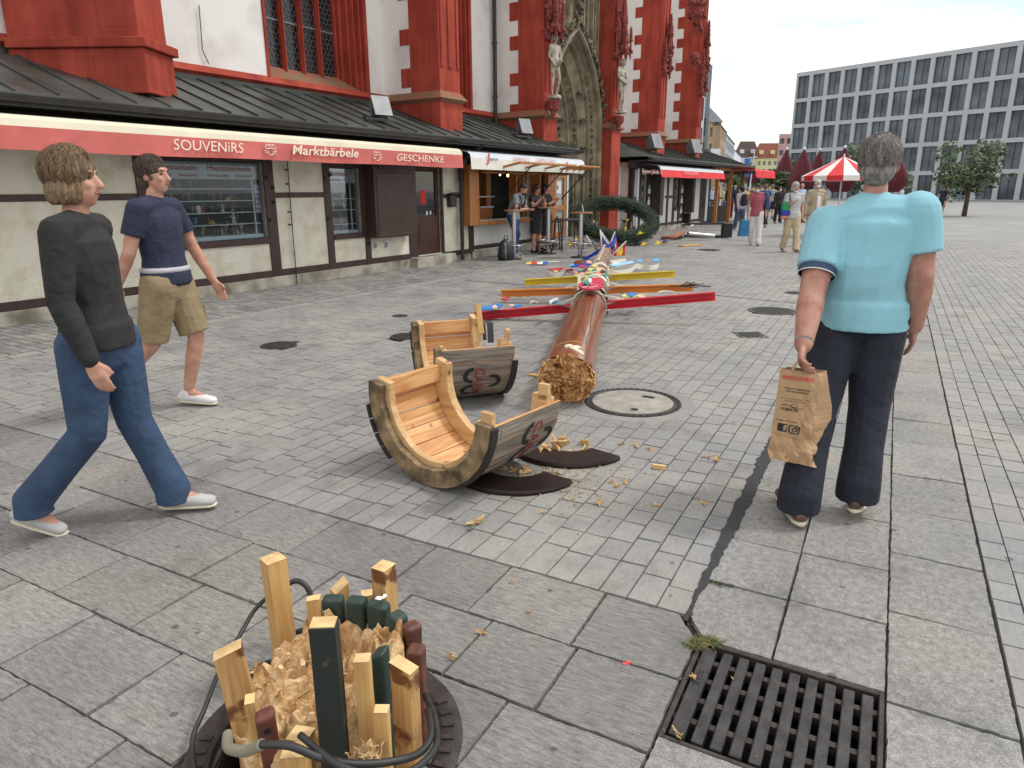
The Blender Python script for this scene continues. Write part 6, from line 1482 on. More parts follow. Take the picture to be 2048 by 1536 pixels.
def barrel(cx, cy, yaw, roll, R, L_, H_, label, tl_, front_post, extra):
    t = thing('barrel_half', label, 'barrel half', (cx, cy, 0), -yaw)
    def C(th, r, y): return Vector((r * sin(th), y, R - r * cos(th)))
    a0, a1 = roll - H_, roll + H_
    # cladding: boards running along the axis
    NB = 13; q = MB(); ro, ri = R - .006, R - .026
    for k in range(NB):
        b0 = a0 + (a1 - a0) * (k + .025) / NB; b1 = a0 + (a1 - a0) * (k + .975) / NB; y0, y1 = .012 + random.uniform(-.004, .004), L_ - .012 + random.uniform(-.006, .006)
        if k == NB - 1: b1 -= .01
        vs = []
        for th in (b0, (b0 + b1) / 2, b1):
            for y in (y0, y1): vs += [C(th, ri + (.0015 if th == (b0 + b1) / 2 else 0), y), C(th, ro, y)]
        for i in range(2):
            o = i * 4; q.add([vs[o + j] for j in range(8)], [(0, 2, 6, 4)], 0); q.add([vs[o + j] for j in range(8)], [(1, 5, 7, 3)], 1); q.add([vs[o + j] for j in range(8)], [(0, 4, 5, 1), (2, 3, 7, 6)], 1)
        q.add(vs[0:4] + vs[8:12], [(0, 1, 3, 2), (4, 6, 7, 5)], 0)
    BO = q.build('cladding', [m_inner, m_outer], t, recalc=False)
    n = 40
    def arc(name, y0, y1, r0, r1, mat, b0, b1, wob=0.0, horn=0.0):
        q = MB(); vs = []
        for i in range(n + 1):
            th = b0 + (b1 - b0) * i / n; w_ = wob * noise.noise(Vector((th * 6, y0 * 9, 1)))
            vs += [C(th, r0 + w_, y0), C(th, r1, y0), C(th, r1, y1), C(th, r0 + w_, y1)]
        q.add(vs, [(i * 4 + j, i * 4 + (j + 1) % 4, i * 4 + 4 + (j + 1) % 4, i * 4 + 4 + j) for i in range(n) for j in range(4)] + [(3, 2, 1, 0), tuple(n * 4 + j for j in range(4))])
        return q.build(name, mat, t, bevel=.003)
    arc('front_rib', -.022, .022, ri - .078, ro - .002, m_ribw, a0 - .06, a1 + .0, .012)
    arc('inner_rib', .0225, .065, ri - .108, ri - .002, m_rib, a0 - .10, a1 - .02, .003)
    arc('rear_rib', L_ - .11, L_ - .065, ri - .105, ri - .002, m_rib, a0 - .16, a1 + .10, .004)
    arc('rear_rib', L_ - .0645, L_ - .03, ri - .08, ri - .003, m_rib, a0 - .06, a1 + .04, .004)
    # dark staves round the outside edge
    for (y0, y1, c0, c1, ns) in ((-.035, .012, a0 + .25, a0 + 1.0, 4), (-.012, .03, a1 - 1.15, a1 + .0, 1)) if front_post else ((-.03, .01, a0 + .1, a0 + 1.2, 3), (L_ - .03, L_ + .012, a1 - 1.5, a1 - .22, 1)):
        for k in range(ns):
            q = MB(); b0, b1 = c0 + (c1 - c0) * (k + .03) / ns, c0 + (c1 - c0) * (k + .97) / ns; vs = []; m = 10
            for i in range(m + 1):
                th = b0 + (b1 - b0) * i / m; vs += [C(th, ro + .001, y0), C(th, ro + .016, y0), C(th, ro + .016, y1), C(th, ro + .001, y1)]
            q.add(vs, [(i * 4 + j, i * 4 + (j + 1) % 4, i * 4 + 4 + (j + 1) % 4, i * 4 + 4 + j) for i in range(m) for j in range(4)] + [(3, 2, 1, 0), tuple(m * 4 + j for j in range(4))])
            q.build('rim_stave', m_stave, t)
    # batten across the inside near the far edge
    q = MB(); th0 = a0 + .05; p0, p1 = C(th0, ri - .035, .067), C(th0, ri - .035, L_ - .112)
    rad_ = (C(th0, 1, 0) - C(th0, 0, 0)).normalized(); q.beam(p0, p1, .034, .10, tuple(rad_.cross(Vector((0, 1, 0))))); q.build('cross_batten', m_inner, t, bevel=.003)
    # stencil
    q = MB(); qq = MB(); yc, thc = tl_
    def S(du, dv, lift=.0012): return C(thc + dv / R, ro + lift, yc + du)
    vs, fs = txt_mesh('CARM', 0, 1.1, .02); 
    x0 = min(v.x for v in vs); x1 = max(v.x for v in vs)
    q.add([S(.0 + v.y * .11, -(v.x - (x0 + x1) / 2) * .30 / (x1 - x0), .002) for v in vs], fs)
    q.build('red_stencil', m_rpaint, BO)
    def band(cu, cv, r, w_, b0, b1):
        P = []; m = 14
        for i in range(m + 1):
            th = b0 + (b1 - b0) * i / m; P += [S(cu + (r - w_ / 2) * cos(th), cv + (r - w_ / 2) * sin(th), .0035), S(cu + (r + w_ / 2) * cos(th), cv + (r + w_ / 2) * sin(th), .0035)]
        qq.add(P, [(2 * i, 2 * i + 1, 2 * i + 3, 2 * i + 2) for i in range(m)])
    band(-.045, .085, .060, .032, pi * .5, pi * 1.5); band(-.045, -.085, .060, .032, pi * .45, pi * 1.5); band(.10, .01, .060, .032, -pi * .5, pi * .6)
    qq.build('black_stencil', m_kpaint, BO)
    q = MB()
    for k in range(NB):
        if k < NB // 2: continue
        th = a0 + (a1 - a0) * (k + .5) / NB
        for y in (.045, .075):
            for d in (-.02, .02): q.ball(C(th + d, ro, y), .004, 6, 4)
    q.build('screw_head', m_iron, BO)
    for (th, r, y, w_, h, d_, l, mt, nm) in extra:
        q = MB(); p = C(th, r, y); q.beam(p, p + Vector((0, 0, l)) if not isinstance(l, tuple) else p + Vector(l), w_, d_, (0, 1, 0)); q.build(nm, mt, t, bevel=.002)
    return t
b1x = [(1.50, .40, .50, .065, 0, .03, .11, m_rib, 'rib_stub'), (1.50, .40, .499, .06, 0, .034, .02, m_rib, 'rib_stub'), (1.42, .39, .04, .075, 0, .03, .09, m_rib, 'rib_stub')]
barrel(-.447, 3.472, radians(38.6), radians(-4.3), .455, .595, 1.60, 'nearer wooden barrel half with mouldy front rim and open orange inside', (.40, 1.02), True, b1x)
b2x = [(1.52, .40, .03, .05, 0, .03, .05, m_rib, 'rib_stub'), (1.45, .40, .50, .05, 0, .03, (.02, .02, .17), m_rib, 'rib_stub')]
BB = barrel(-.655, 5.13, radians(71), radians(-1.2), .462, .573, 1.62, 'rear wooden barrel half standing behind the nearer one', (.30, .92), False, b2x)
# loose boards standing in the rear half
def loose(name, lab, cat, p, q_, Y0, Y1, w_, th, mat):
    a, b_ = dp(*p, Y0), dp(*q_, Y1); o = wthing(name, lab, cat, a); m = MB(); m.beam(a, b_, w_, th, (0, 1, 0)); m.build('board', mat, o, bevel=.003); return o
loose('loose_board', 'short pale board propped upright at the right end of the rear barrel half', 'board', (963, 668), (956, 610), 5.25, 5.35, .042, .03, m_pine)
loose('loose_board', 'black splintered stave standing behind the rear barrel half', 'board', (982, 685), (980, 645), 5.5, 5.6, .05, .015, m_stave)
loose('loose_board', 'thin black stave wedged beside the pale propped board', 'board', (970, 680), (966, 648), 5.45, 5.5, .03, .012, m_stave)
# curved dark bench segments
def bench(o1, o2, o3, r_w, a_ext, lab, lift):
    A, B, C_ = (Vector(gp(*p)) for p in (o1, o2, o3)); A, B, C_ = A.xy, B.xy, C_.xy
    D = 2 * (A.x * (B.y - C_.y) + B.x * (C_.y - A.y) + C_.x * (A.y - B.y)); sq = lambda v: v.x ** 2 + v.y ** 2
    ux = (sq(A) * (B.y - C_.y) + sq(B) * (C_.y - A.y) + sq(C_) * (A.y - B.y)) / D; uy = (sq(A) * (C_.x - B.x) + sq(B) * (A.x - C_.x) + sq(C_) * (B.x - A.x)) / D
    c = Vector((ux, uy)); R = (A - c).length; ang = lambda v: atan2((v - c).y, (v - c).x)
    t0, t1 = ang(C_), ang(A)
    if t1 < t0: t0, t1 = t1, t0
    t0 -= a_ext
    o = thing('curved_board', lab, 'curved board', (c.x, c.y, 0)); q = MB(); n = 30; prof_ = [(R - r_w, 0), (R, 0), (R + .002, .012), (R - .006, .026), (R - r_w + .006, .026), (R - r_w - .002, .012)]
    vs = []
    for i in range(n + 1):
        th = t0 + (t1 - t0) * i / n
        for r, z in prof_: vs.append((r * cos(th), r * sin(th), z + lift))
    m = len(prof_); q.add(vs, [(i * m + j, i * m + (j + 1) % m, i * m + m + (j + 1) % m, i * m + m + j) for i in range(n) for j in range(m)] + [tuple(range(m)), tuple(n * m + j for j in range(m))])
    q.build('slab', M('dark_brown_bench_varnish', (.014, .007, .006), .42, .3, 12, .15, 60, spec=.35), o)
bench((1240, 921), (1160, 938), (1060, 926), .215, .35, 'dark brown curved board lying behind, nearer the maypole', .003)
bench((1145, 970), (1040, 993), (940, 978), .20, .15, 'dark brown curved board lying half under the nearer barrel half', .003)
# wood chips and chunks
def chip(x, y, s_, lab=None, z=.003, block=None, mt=None):
    p = gp(x, y); o = thing('wood_chip', lab or 'small pale wood chip scattered on the paving around the curved boards', 'wood chip', (p.x, p.y, z), random.uniform(0, 6.28), 'wood chips scattered on the paving'); q = MB()
    if block: q.obox((0, 0, block[2] / 2), block, (.12, .1, 0))
    else:
        for k in range(3): shard(q, (random.uniform(-.3, .3) * s_, random.uniform(-.3, .3) * s_, s_ * .18), (random.uniform(-1, 1), random.uniform(-1, 1), random.uniform(-.1, .4)), s_ * random.uniform(.8, 1.4), s_ * random.uniform(.4, .8), s_ * .22, random)
    q.build('splinter', mt or m_shard, o); return o
chip(1125, 882, .05, 'brown squared block lying by the tip of the nearer barrel half', .0, (.035, .085, .03), m_pine2)
chip(1170, 889, .05, 'small dark cube-shaped offcut behind the rear curved board', .0, (.05, .035, .03), m_pine2)
chip(1318, 937, .05, 'pale tapered block lying alone to the right of the curved boards', .0, (.032, .075, .022), m_endgr)
chip(1112, 900, .10, 'largest splintered shard at the tip of the nearer barrel half', .01)
chip(1088, 905, .085, 'jagged shard next to the largest one by the barrel tip', .01)
chip(951, 1047, .05, 'curled chip alone in front of the nearer barrel half', .004)
for x, y, s_ in ((1245, 889, .025), (1272, 893, .035), (1303, 899, .03), (1413, 915, .03), (1434, 923, .035), (1233, 974, .028), (1252, 967, .028), (1201, 1008, .035), (1309, 1012, .034), (1411, 1009, .03), (1085, 1027, .022), (1222, 965, .02), (1150, 1012, .014), (1021, 1166, .014), (1059, 1228, .014), (1170, 905, .04), (1183, 900, .03), (1133, 912, .05), (1073, 912, .03), (1093, 922, .03), (1012, 940, .035), (1030, 945, .035), (1050, 940, .045), (1040, 950, .05), (1060, 948, .03), (1120, 950, .03), (1140, 965, .02), (1017, 975, .03), (980, 962, .02), (966, 1268, .022), (908, 1322, .03), (1390, 1358, .022), (1357, 1475, .02)): chip(x, y, s_)
p = gp(1250, 1329); t = thing('red_scrap', 'tiny pinkish red scrap lying in the joint between two big slabs', 'scrap', (p.x, p.y, .004)); q = MB(); q.ball((0, 0, 0), (.013, .008, .004), 7, 4, jit=.4); q.ball((.012, .004, 0), (.009, .008, .005), 7, 4, jit=.4); q.build('wax', M('pink_red_wax', (.7, .08, .07), .6, .1), t)
q = MB(); rnd = random.Random(21)
for k in range(380):
    cx, cy, sx, sy = rnd.choice([(1120, 950, 50, 18), (1060, 945, 35, 14), (1160, 985, 40, 22), (1190, 925, 60, 30), (1110, 880, 25, 18), (1250, 960, 110, 60), (1150, 970, 14, 30)]); x, y = rnd.gauss(cx, sx), rnd.gauss(cy, sy)
    p = gp(x, y); s_ = rnd.uniform(.003, .010); p.z = .004 if True else 0; shard(q, p, (rnd.uniform(-1, 1), rnd.uniform(-1, 1), rnd.uniform(0, .3)), s_ * 1.6, s_, s_ * .4, rnd)
for k in range(160):
    a = rnd.uniform(0, 6.28); r = rnd.uniform(.05, 1.3); p = STUMP + Vector((cos(a) * r, sin(a) * r, .003)); s_ = rnd.uniform(.002, .005)
    if r < .4: continue
    shard(q, p, (rnd.uniform(-1, 1), rnd.uniform(-1, 1), 0), s_ * 1.6, s_, s_ * .4, rnd)
tag(q.build('sawdust', m_shard), 'sawdust and crumbs of rotten wood strewn over the paving', 'sawdust', kind='stuff')
# grass tufts at the grate and in the joints
m_grass = M('dry_grass', (.16, .17, .05), .8, .4, 30, 0, lo=(.07, .11, .03), col2=(.38, .33, .15)); m_moss2 = M('joint_moss', (.05, .08, .02), .9, .4, 30, 0)
def tuft(pts, n, ln, mat, name, lab):
    q = MB()
    for k in range(n):
        x, y = random.choice(pts); p = gp(x + random.gauss(0, 7), y + random.gauss(0, 3)); d = Vector((random.uniform(-1, 1), random.uniform(-1, 1), random.uniform(.3, 1))).normalized(); s_ = d.orthogonal().normalized() * .0013; l = ln * random.uniform(.4, 1)
        q.add([p - s_, p + s_, p + d * l * .6 + s_ + Vector((0, 0, -.002)), p + d * l * .6 - s_, p + d * l + Vector((d.x, d.y, -1)) * l * .25], [(0, 1, 2, 3), (3, 2, 4)])
    tag(q.build(name, mat, recalc=False), lab, 'grass', kind='stuff')
tuft([(1395, 1288), (1405, 1282), (1420, 1284), (1432, 1288), (1388, 1296)], 420, .045, m_grass, 'grass', 'tuft of dry grass at the corner of the drain grate')
tuft([(1425, 1162), (1435, 1166), (1445, 1170)], 130, .014, m_moss2, 'moss', 'green moss in the joint beside the asphalt strip')
tuft([(480, 1073), (470, 1068), (1200, 1010)], 30, .01, m_moss2, 'moss', 'thin moss in a slab joint')

# ------------------------------------------------------------------ wreath with ribbons
WC = Vector((3.08, 20.95, .68)); WT = radians(25); WR, Wr = 1.08, .225
t = thing('wreath', 'big round fir wreath leaning tilted behind the tip of the maypole', 'wreath', (WC.x, WC.y, 0))
def wp(a, r=0, b_=0, lift=0):   # point on the torus
    c = Vector((WR * cos(a), WR * sin(a), 0)); o = Vector((cos(a), sin(a), 0)) * (r * cos(b_)) + Vector((0, 0, 1)) * (r * sin(b_)); v = c + o
    v = Matrix.Rotation(radians(3), 3, 'Y') @ (Matrix.Rotation(WT, 3, 'X') @ v); return v + Vector((0, 0, WC.z + .02))
q = MB(); q.tube([wp(2 * pi * k / 48) for k in range(48)], Wr * .72, 10, closed=True); q.build('straw_core', M('wreath_core', (.008, .016, .008), .9, .3, 8, .3), t)
q = MB(); rnd = random.Random(2)
for k in range(7500):
    a, b_ = rnd.uniform(0, 2 * pi), rnd.uniform(0, 2 * pi); r = Wr * rnd.uniform(.68, 1.0); p = wp(a, r, b_); d = (wp(a + .15, r, b_) - p).normalized() * rnd.choice((-1, 1)) + (p - wp(a)).normalized() * rnd.uniform(.2, 1.2) + Vector((rnd.gauss(0, .4), rnd.gauss(0, .4), rnd.gauss(0, .4))); d.normalize()
    s_ = d.orthogonal().normalized() * .009; l = rnd.uniform(.04, .085); q.add([p - s_, p + s_, p + d * l + s_ * .3, p + d * l - s_ * .3], [(0, 1, 2, 3)])
q.build('fir_sprigs', M('fir_green', (.014, .038, .018), .7, .4, 5, 0, lo=(.008, .022, .012), col2=(.03, .07, .03)), t, recalc=False)
rb = {'y': M('yellow_ribbon', (.66, .46, .02), .5, .1), 'r': M('red_ribbon', (.42, .01, .02), .5, .1), 'b': M('navy_ribbon', (.012, .015, .09), .5, .1)}
def ribbon(c, pts, w_, par=None):
    P = spline([dp(x, y, Y) - Vector((WC.x, WC.y, 0)) for x, y, Y in pts], 6); q = MB(); n = len(P); vs = []
    for i, p in enumerate(P):
        tw = .6 + .9 * sin(i * .35); s_ = Vector((cos(tw), sin(tw) * .5, .25)).normalized() * w_ / 2; vs += [p - s_, p + s_]
    q.add(vs, [(2 * i, 2 * i + 1, 2 * i + 3, 2 * i + 2) for i in range(n - 1)]); q.build('ribbon', rb[c], t, smooth=True, label={'y': 'yellow', 'r': 'red', 'b': 'navy'}[c] + ' ribbon')
ribbon('r', [(1238, 441, 21.4), (1231, 452, 21.2), (1220, 462, 21), (1211, 469, 20.8)], .09)
ribbon('y', [(1256, 438, 21.4), (1252, 452, 21), (1250, 466, 20.6), (1247, 476, 20.3)], .08)
ribbon('y', [(1188, 441, 21), (1185, 455, 20.6), (1181, 470, 20.3)], .07); ribbon('b', [(1285, 447, 21.2), (1283, 467, 20.6)], .08)
ribbon('b', [(1193, 443, 20.9), (1197, 455, 20.7), (1205, 470, 20.6)], .16)
for c, x, y in (('y', 1266, 494), ('y', 1286, 489), ('y', 1279, 467), ('y', 1315, 487), ('y', 1324, 488), ('b', 1270, 490), ('b', 1328, 484), ('r', 1175, 497), ('b', 1188, 497), ('y', 1141, 490), ('y', 1151, 481), ('r', 1236, 484), ('b', 1270, 474)): ribbon(c, [(x - 4, y + 2, 19.9), (x - 1, y - 4, 20.0), (x + 3, y + 1, 19.9), (x + 6, y - 2, 20.05)], .10)
# ------------------------------------------------------------------ standing tables, stools, fallen furniture
m_ttop = WOOD('table_top_wood', (.28, .11, .05), (.46, .22, .11), axis=0, scale=8, rough=.45, knots=False)
m_chrome = M('brushed_steel', (.50, .51, .53), .28, .06, 5, 0, metal=.9); m_blk = M('black_metal', (.018, .018, .02), .45, .2, 8, .05)
def fg(x, n): return fq(U_(x, 500, n), n, 0)
def stand(px, py, ptop, wpx, lab, ring=.33, n=None):
    p = gp(px, py) if n is None else fg(px, n); t = thing('bar_table', lab, 'bar table', p, 0, 'standing tables at the coffee stall'); zt = dp(px, ptop, p.y).z; R = wpx / FPX * p.y / 2
    q = MB(); q.lathe([(.001, 0), (R * .82, 0), (R * .82, .02), (.08, .035), (.05, .06), (.001, .06)], seg=28); q.build('base_plate', m_blk, t, smooth='auto')
    q = MB(); q.lathe([(.05, .05), (.05, zt - .03), (.09, zt - .02)], seg=18); q.build('column', m_chrome, t, smooth='auto')
    q = MB(); q.tube([(.22 * cos(a), .22 * sin(a), ring) for a in [2 * pi * k / 24 for k in range(24)]], .012, 6, closed=True)
    for k in range(3): a = k * 2.09 + .5; q.tube([(.05 * cos(a), .05 * sin(a), ring - .12), (.22 * cos(a), .22 * sin(a), ring)], .009, 5)
    q.build('foot_ring', m_chrome, t, smooth=True)
    q = MB(); q.lathe([(.001, zt - .03), (R * .96, zt - .03), (R, zt - .018), (R, zt - .004), (R * .98, zt), (.001, zt)], seg=36); q.build('table_top', m_ttop, t, smooth='auto')
    return p, zt, R
def cup(p, dx, dy, zt, lab):
    t = thing('coffee_cup', lab, 'cup', (p.x + dx, p.y + dy, zt + .0005)); q = MB(); q.lathe([(.001, 0), (.06, .002), (.075, .01), (.06, .008), (.001, .006)], seg=16); q.build('saucer', m_shelf, t)
    q = MB(); q.lathe([(.001, .008), (.025, .008), (.04, .05), (.042, .07), (.038, .07), (.034, .03), (.001, .02)], seg=16); q.build('cup', m_blk, t)
pt1 = stand(1028, 508, 420, 38, 'standing table at which the bearded man in grey leans', n=1.0); pt2 = stand(1096, 495, 414, 42, 'standing table in front of the woman in the black dress', n=1.0); pt3 = stand(1160, 515, 424, 46, 'empty standing table nearest the wreath')
cup(pt1[0], -.03, .0, pt1[1], 'black cup left on the table of the bearded man'); cup(pt1[0], .12, .05, pt1[1], 'black cup right on the table of the bearded man'); cup(pt2[0], .0, .0, pt2[1], 'black cup on the table of the woman in black')
t = thing('tilted_tray', 'black tilted tray standing on the empty table', 'tray', pt3[0] + Vector((.05, 0, pt3[1])))
q = MB(); q.tube([(0, 0, 0), (-.03, 0, .17)], .02, 8); q.build('stub', m_chrome, t); q = MB(); q.beam((-.32, 0, .12), (.30, 0, .27), .3, .014, (0, 0, 1)); q.build('tray', m_blk, t, bevel=.004)
def stool(px, py, h, rz, lab, w_=.36):
    p = gp(px, py) if py > 5 else fg(px, py); t = thing('bar_stool', lab, 'bar stool', p, rz, 'black bar stools'); q = MB(); q.box(-w_ / 2, w_ / 2, -w_ / 2, w_ / 2, h - .05, h); q.build('seat', m_blk, t, bevel=.01)
    for x in (-1, 1):
        for y in (-1, 1): q = MB(); q.beam((x * (w_ / 2 + .02), y * (w_ / 2 + .02), 0), (x * (w_ / 2 - .03), y * (w_ / 2 - .03), h - .05), .035, .035, (0, 1, 0)); q.build('leg', m_blk, t)
    q = MB()
    for y in (-w_ / 2, w_ / 2): q.beam((-w_ / 2, y, .25), (w_ / 2, y, .25), .02, .02)
    q.build('stretcher', m_chrome, t); return t
stool(1136, .7, .80, .3, 'black bar stool between the coffee stall and the wreath', .6); stool(1107, .65, .78, .1, 'black bar stool behind the middle standing table'); stool(1087, .9, .3, .2, 'low black stool under the middle standing table', .3)
stool(1196, 463, .80, .5, 'black bar stool seen through the wreath', .45)
# toppled chair, tube, parasol, trestle, plank
p = gp(1405, 476); t = thing('toppled_stool', 'black and chrome bar stool lying on its side beyond the wreath', 'bar stool', p, radians(-8))
q = MB(); q.box(.42, .62, -.05, .02, .04, .66); q.box(.44, .60, .02, .38, .04, .12); q.box(.44, .60, .02, .38, .58, .66); q.box(.42, .60, .34, .40, .06, .64); q.build('seat', m_blk, t, bevel=.015)
for z, y in ((.06, 0), (.64, 0), (.06, .36), (.62, .36)): q = MB(); q.beam((.44, y, z), (-.42, y + .02, z + (.01 if z < .3 else -.02)), .07, .085); q.build('leg', m_blk, t)
q = MB(); q.beam((.0, .0, .06), (.0, .0, .63), .02, .02, (0, 1, 0)); q.beam((.06, .0, .06), (.06, .0, .63), .015, .015, (0, 1, 0)); q.build('foot_rail', m_chrome, t)
q = MB()
for z in (.06, .63): q.ball((-.44, .0, z), .03, 8, 5)
q.build('foot_cap', m_chrome, t); t.scale = (1.5, 1, .72)
o = wthing('steel_tube', 'loose shiny steel tube lying through the toppled stool', 'tube', gp(1375, 466)); q = MB(); q.tube([gp(1376, 467, .22), gp(1428, 472, .12)], .06, 14); q.build('tube', m_chrome, o, smooth='auto')
o = wthing('folded_parasol', 'rolled brown parasol lying on the ground right of the wreath', 'parasol', gp(1345, 474)); q = MB(); q.tube(spline([gp(1322, 476, .05), gp(1345, 474, .1), gp(1360, 469, .13), gp(1366, 467, .1)], 5), [.02] + [.06] * 5 + [.085] * 5 + [.10] * 4 + [.05], 10, rough=.12); q.build('rolled_canopy', M('brown_canvas', (.30, .12, .07), .8, .25, 9, .5, 20), o, smooth=True)
q = MB(); q.tube([gp(1362, 468, .12), gp(1392, 470, .06)], .03, 8); q.tube([gp(1364, 464, .12), gp(1366, 472, .12)], .03, 8); q.tube([gp(1368, 470, .05), gp(1384, 468, .05), gp(1388, 473, .04)], .02, 6); q.build('crank_shaft', m_chrome, o)
o = wthing('steel_rod', 'bent thin steel rod leaning over the loose tube', 'rod', gp(1385, 468)); q = MB(); q.tube(spline([dp(1375, 462, 25.5), dp(1380, 453, 25.5), dp(1390, 450, 25.6), dp(1398, 458, 25.6)], 5), .012, 5); q.tube([dp(1398, 458, 25.6), dp(1391, 449, 25.6)], .02, 5); q.build('rod', m_chrome, o)
o = wthing('trestle', 'black crossed trestle feet standing just behind the toppled stool', 'trestle', gp(1454, 468)); q = MB(); q.beam(dp(1447, 449, 25.5), dp(1460, 467, 25.5), .09, .05); q.beam(dp(1460, 455, 25.3), dp(1448, 468, 25.3), .07, .05); q.build('crossed_feet', m_blk, o)
o = wthing('loose_plank', 'pale plank lying flat between the wreath and the walkers', 'plank', gp(1381, 491)); q = MB(); q.beam(gp(1362, 492, .02), gp(1400, 489, .02), .22, .03); q.build('plank', m_pine, o)
p = fg(1012, .95); t = thing('backpack', 'grey and black backpack standing on the ground by the first standing table', 'backpack', p, .2)
q = MB(); q.tube([(0, 0, .0), (0, 0, .1), (0, 0, .3), (0, .02, .42), (0, .03, .47)], [(.17, .11), (.20, .13), (.17, .11), (.12, .08), (.05, .04)], 16, ref=(1, 0, 0)); q.build('body', m_blk, t, smooth=True)
q = MB(); q.tube([(-.03, -.06, .04), (-.03, -.07, .2), (-.03, -.045, .40)], [(.05, .07), (.05, .065), (.03, .04)], 10, ref=(1, 0, 0)); q.build('grey_panel', M('grey_fabric', (.14, .14, .15), .8, .1), t, smooth=True)
q = MB(); q.tube([(-.04, .03, .46), (-.02, .03, .55), (.04, .03, .55), (.05, .03, .46)], .01, 6); q.build('strap', m_blk, t)
# ------------------------------------------------------------------ people
def cloth(name, col, var=.16, scale=6, bump=.95, bs=8, **k): return M(name, col, k.pop('rough', .85), var, scale, bump, bs, dist=k.pop('dist', .03), **k)
m_skin = M('skin', (.50, .27, .19), .5, .08, 14, .12, 120, lo=(.44, .21, .15), col2=(.56, .32, .24), spec=.35)
m_skin2 = M('tanned_skin', (.40, .20, .15), .5, .1, 14, .15, 120, lo=(.34, .155, .12), col2=(.46, .25, .19), spec=.35)
m_eye = M('eye_dark', (.02, .015, .012), .2, 0); m_lip = M('lip', (.38, .13, .10), .5, .05); m_mask = M('white_face_mask', (.66, .68, .72), .8, .03)
def plaid(name, c1, c2, sc_=14, c3=None):
    if name in _mc: return _mc[name]
    m, t, b = newmat(name); N_, K = t.nodes.new, t.links.new; c = N_('ShaderNodeTexCoord'); sp = N_('ShaderNodeSeparateXYZ'); K(c.outputs['Object'], sp.inputs[0]); outs = []
    for ax in (0, 2):
        a = N_('ShaderNodeMath'); a.operation = 'MULTIPLY'; a.inputs[1].default_value = sc_; K(sp.outputs[ax], a.inputs[0]); f = N_('ShaderNodeMath'); f.operation = 'FRACT'; K(a.outputs[0], f.inputs[0])
        g_ = N_('ShaderNodeMath'); g_.operation = 'GREATER_THAN'; g_.inputs[1].default_value = .55; K(f.outputs[0], g_.inputs[0]); outs.append(g_.outputs[0])
    s = N_('ShaderNodeMath'); s.operation = 'ADD'; K(outs[0], s.inputs[0]); K(outs[1], s.inputs[1]); h = N_('ShaderNodeMath'); h.operation = 'MULTIPLY'; h.inputs[1].default_value = .5; K(s.outputs[0], h.inputs[0])
    x = N_('ShaderNodeMix'); x.data_type = 'RGBA'; x.inputs[6].default_value = (*c1, 1); x.inputs[7].default_value = (*c2, 1); K(h.outputs[0], x.inputs[0]); K(x.outputs[2], b.inputs['Base Color']); b.inputs['Roughness'].default_value = .85
    _mc[name] = m; return m
def vox(o, v, sm=3):
    r = o.modifiers.new('r', 'REMESH'); r.mode = 'VOXEL'; r.voxel_size = v; r.use_smooth_shade = True; s = o.modifiers.new('s', 'SMOOTH'); s.factor = .5; s.iterations = sm; return o
BASE = dict(pel=(0, 0, .95), wst=(0, .0, 1.10), che=(0, .01, 1.30), nek=(0, .01, 1.475), hed=(0, -.015, 1.635),
            shL=(.185, .01, 1.425), elL=(.235, .02, 1.14), wrL=(.245, -.06, .89), shR=(-.185, .01, 1.425), elR=(-.235, .02, 1.14), wrR=(-.245, -.06, .89),
            hiL=(.09, 0, .92), knL=(.10, -.02, .50), anL=(.10, .02, .085), toL=(.12, -.15, .03), hiR=(-.09, 0, .92), knR=(-.10, -.02, .50), anR=(-.10, .02, .085), toR=(-.12, -.15, .03))
